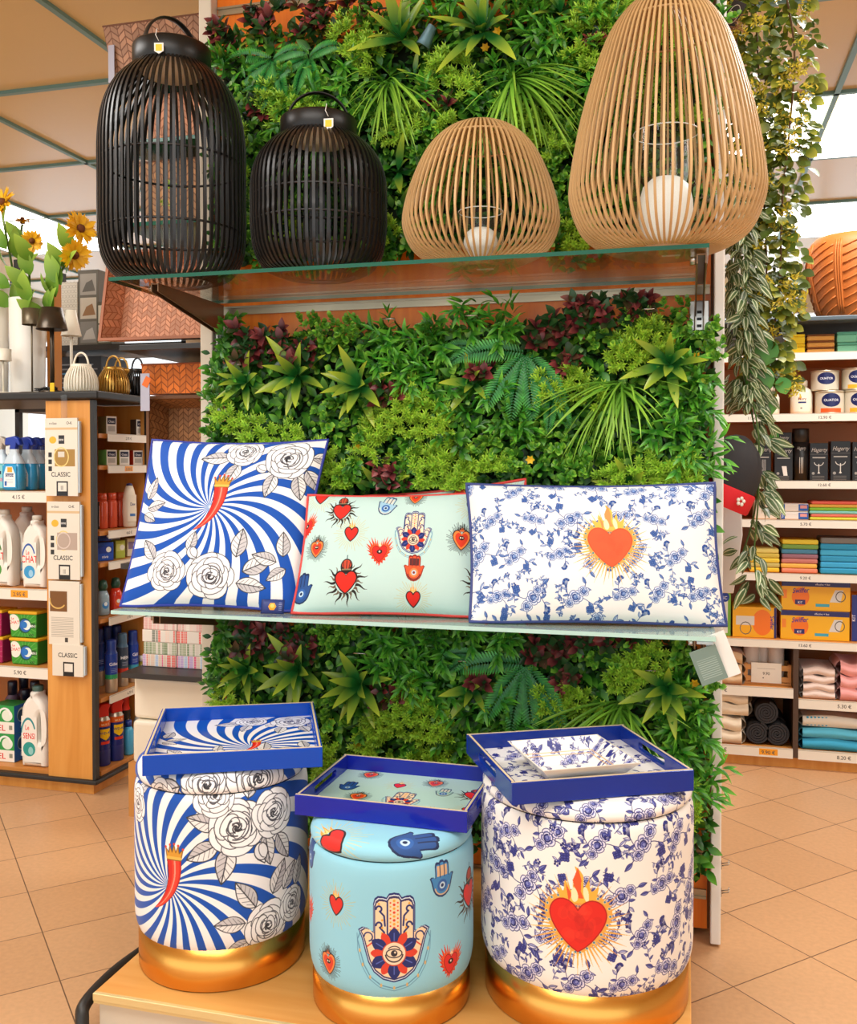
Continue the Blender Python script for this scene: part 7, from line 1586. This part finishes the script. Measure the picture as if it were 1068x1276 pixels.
for i, (u, yy, lbx) in enumerate(((938, 3.6, 'white pillar candle at the left in the wooden crate'), (953, 3.625, 'white pillar candle at the back of the wooden crate'), (969, 3.595, 'white pillar candle at the right in the wooden crate'))):
    o = MB().lathe([(.026, 0), (.027, .003), (.027, .13), (.022, .134), (.001, .133)], 24).build('pillar_candle', mat('pillar_wax', 'ece4da', rough=.5)); o.location = (ux(u, yy), yy, .285); tag(o, lbx, 'candle', 'candles in the crate')
# rolled black mats seen end-on
MATB = mat('black_mat', '222226', rough=.6)
def roll(label, u, v, r, z):
    y = 3.53; x = ux(u, y); t = thing('rolled_mat', label, 'mat', (x, y, z), 0, 'rolled black mats'); b = MB(); n = 96; th = r*.17; L_ = .24
    P = []
    for k in range(n+1): a = k/n*2*pi*4.2; q = r*.14+(r*.86)*k/n; P.append((q*cos(a), q*sin(a), q))
    def f(u_, v_, o):
        k = min(int(u_*n), n); q = P[k]; s = (q[2]-o*th)/q[2]; return (q[0]*s, v_*L_, r+q[1]*s)
    b.grid(lambda u_, v_: f(u_, v_, 0), n, 1, flip=True); b.grid(lambda u_, v_: f(u_, v_, 1), n, 1)
    b.grid(lambda u_, v_: f(u_, 0, v_), n, 1, flip=True); b.grid(lambda u_, v_: f(u_, 1, v_), n, 1)
    b.build('spiral_layer', MATB, t); cr0 = MB().lathe([(.001, .006), (r*.93, .006), (r*.93, .23), (.001, .23)], 24).build('gap_shade_fill', M_('141416'), t); cr0.rotation_euler = (-pi/2, 0, 0); cr0.location = (0, 0, r); pb = MB().lathe([(r*1.002, .06), (r*1.002, .09)], 24, caps=False).build('paper_band', M_('55565c'), t); pb.rotation_euler = (-pi/2, 0, 0); pb.location = (0, 0, r); return t  # dark filler inside the spiral paints the gaps between layers as shade
r_ = .042
roll('rolled black mat, lower left of the three', 946, 921, r_, .0685); roll('rolled black mat, lower right of the three', 971, 921, r_, .0685); roll('rolled black mat lying on top of the other two', 957, 896, r_, .0685+r_*1.72)
# ================================================================== THINGS HANGING AT THE RIGHT POST
CB = mat('black_felt', '2c2a2c', rough=.85, bump=(80, .3)); CRD = mat('red_knit', 'd8202a', rough=.8, bump=(80, .3)); yc = 2.27
cx_, cz_ = ux(901, yc), zat(905, 600, yc)
t = thing('knit_cap', 'black cap with a red band and white ornament hanging behind the post', 'cap', (cx_, yc, cz_), 0)
cp = MB().lathe([(.072, -.02), (.075, 0), (.074, .03), (.065, .062), (.045, .09), (.018, .108), (.001, .112)], 36, caps=False); o = cp.build('crown', CB, t); o.rotation_euler = (0, .42, 0)
cp = MB().lathe([(.077, -.05), (.0795, -.045), (.0795, -.008), (.0765, -.003)], 36, caps=False); o = cp.build('red_band', CRD, t); o.rotation_euler = (0, .42, 0)
orn = MB()
for k in range(5): a = k*1.257; orn.lathe([(.001, 0), (.0045, .0), (.003, .002), (.001, .0025)], 10, c=(.007*cos(a), .007*sin(a), 0))
o = orn.build('white_ornament', WHP, t); o.location = (.035, -.0725, -.042); o.rotation_euler = (pi/2, 0, .45)
b = MB(); pts = [(-.04, 0), (.045, 0), (.05, -.1), (.03, -.2), (-.04, -.2)]
o = shape2d('paper_bag', [[(-.05, -.22), (.035, -.22), (.055, -.08), (.05, .03), (.02, .1), (-.05, .1)]], .012, .003, mat('white_bag', 'eeeae6', rough=.5), None, (ux(896, 2.42), 2.42, zat(900, 625, 2.42))); tag(o, 'white paper bag hanging behind the black cap', 'bag')
# acrylic price holder at the shelf end
t = thing('price_holder', 'grey acrylic price holder tilted at the end of the lower glass shelf', 'sign', (.035, 1.845, .715), 0)
ac = mat('grey_acrylic', '8aa098', rough=.2, coat=.4)
def fac(C, w, h):
    for k in range(10): C.rect(-w*.36, -h*.35+k*h*.06, w*.36, -h*.335+k*h*.06, 'a4b8b0')
b = MB(); b.box((.0, 0, -.032), (.05, .002, .068), 0, front=1); o = b.build('printed_panel', [ac, face_mat('acrylic_face', .05, .068, '7c948c', fac, .2)], t); o.location = (-.005, -.0, -.008); o.rotation_euler = (.1, -.38, .1)
b = MB(); b.box((.022, .01, -.03), (.04, .0015, .085), 0); o = b.build('white_insert', M_('eceae4'), t); o.location = (.0, 0, 0); o.rotation_euler = (0, -.38, .1)
MB().box((0, .008, .004), (.03, .02, .005)).build('clip', SPC, t)
for v, lbx in ((1078, 'small wire hook on the outer side of the right post, upper'), (1112, 'small wire hook on the outer side of the right post, lower')):
    p = atY(893, v, 2.2); t = thing('slatwall_hook', lbx, 'hook', (.0775, 2.2, p.z), 0, 'wire hooks on the slatwall'); b = MB(); b.tube([(0, 0, .004), (.016, 0, .008), (.018, 0, .014)], .0014, 5); b.tube([(0, -.012, .004), (.016, -.012, .008), (.018, -.012, .014)], .0014, 5); b.build('wire', HOOKM, t); MB().box((.001, -.006, .004), (.002, .02, .012)).build('clip', HOOKM, t)
# ================================================================== LIGHT, CAMERA
def ceil_light(ix, iy, label):
    x0 = gx0+TS*ix; y0 = gy0+TS*iy
    t = thing('ceiling_light', label, 'ceiling light', (x0+TS/2, y0+TS/2, CZ-.002), 0, 'luminous ceiling panels')
    b = MB(); b.box((0, 0, 0), (TS-.03, TS-.03, .006)); b.build('diffuser', LIGHTP, t); return t
panels = [(2,1,'square luminous ceiling panel above the terracotta pot, nearer of two rows'), (3,1,'square luminous ceiling panel in the near row, at the far side from the garland'), (2,3,'square luminous ceiling panel in the far row over the vase'), (3,3,'square luminous ceiling panel in the far row, toward the wall'),
          (-3,2,'square luminous ceiling panel beyond the sunflowers'), (-3,1,'square luminous ceiling panel over the sunflowers')]
for ix, iy, lb in panels: ceil_light(ix, iy, lb)
def area(name, loc, size, power, rot=(0,0,0), col=(1, .985, .96), sy=None):
    l = bpy.data.lights.new(name, 'AREA'); l.energy = power; l.size = size; l.color = col
    if sy: l.shape = 'RECTANGLE'; l.size_y = sy
    o = bpy.data.objects.new(name, l); COL.objects.link(o); o.location = loc; o.rotation_euler = rot; return o
area('ceiling_lamp_front', (-.7, .2, 2.5), 1.8, 42, sy=1.2)
area('ceiling_lamp_left', (-2.6, 1.4, 2.5), 1.0, 32, sy=1.0)
area('ceiling_lamp_right', (1.2, 1.6, 2.5), 1.0, 22, sy=1.0)
area('ceiling_lamp_aisle', (.6, 2.95, 2.5), .8, 30, sy=.4)
area('ceiling_lamp_back', (-2.6, 4.6, 2.5), 1.2, 20, sy=1.0)
w = bpy.data.worlds.new('world'); SC.world = w; w.use_nodes = True
bg = w.node_tree.nodes['Background']; bg.inputs['Color'].default_value = (.9, .96, 1, 1); bg.inputs['Strength'].default_value = 1.5
cam = bpy.data.cameras.new('camera'); co = bpy.data.objects.new('camera', cam); COL.objects.link(co); SC.camera = co
cam.sensor_fit = 'AUTO'; cam.sensor_width = 36; cam.lens = FPX/1276*36; cam.shift_y = -(638-V0)/1276; cam.clip_start = .02
M = Matrix((cR, cU, -cF)).transposed().to_4x4(); M.translation = CAM; co.matrix_world = M
SC.view_settings.view_transform = 'Standard'; SC.view_settings.look = 'None'; SC.view_settings.exposure = .3; SC.view_settings.gamma = 1; SC.view_settings.use_curve_mapping = False
SC.cycles.max_bounces = 7; SC.cycles.transparent_max_bounces = 16; SC.cycles.caustics_reflective = False; SC.cycles.caustics_refractive = False
SC.cycles.sample_clamp_indirect = 6
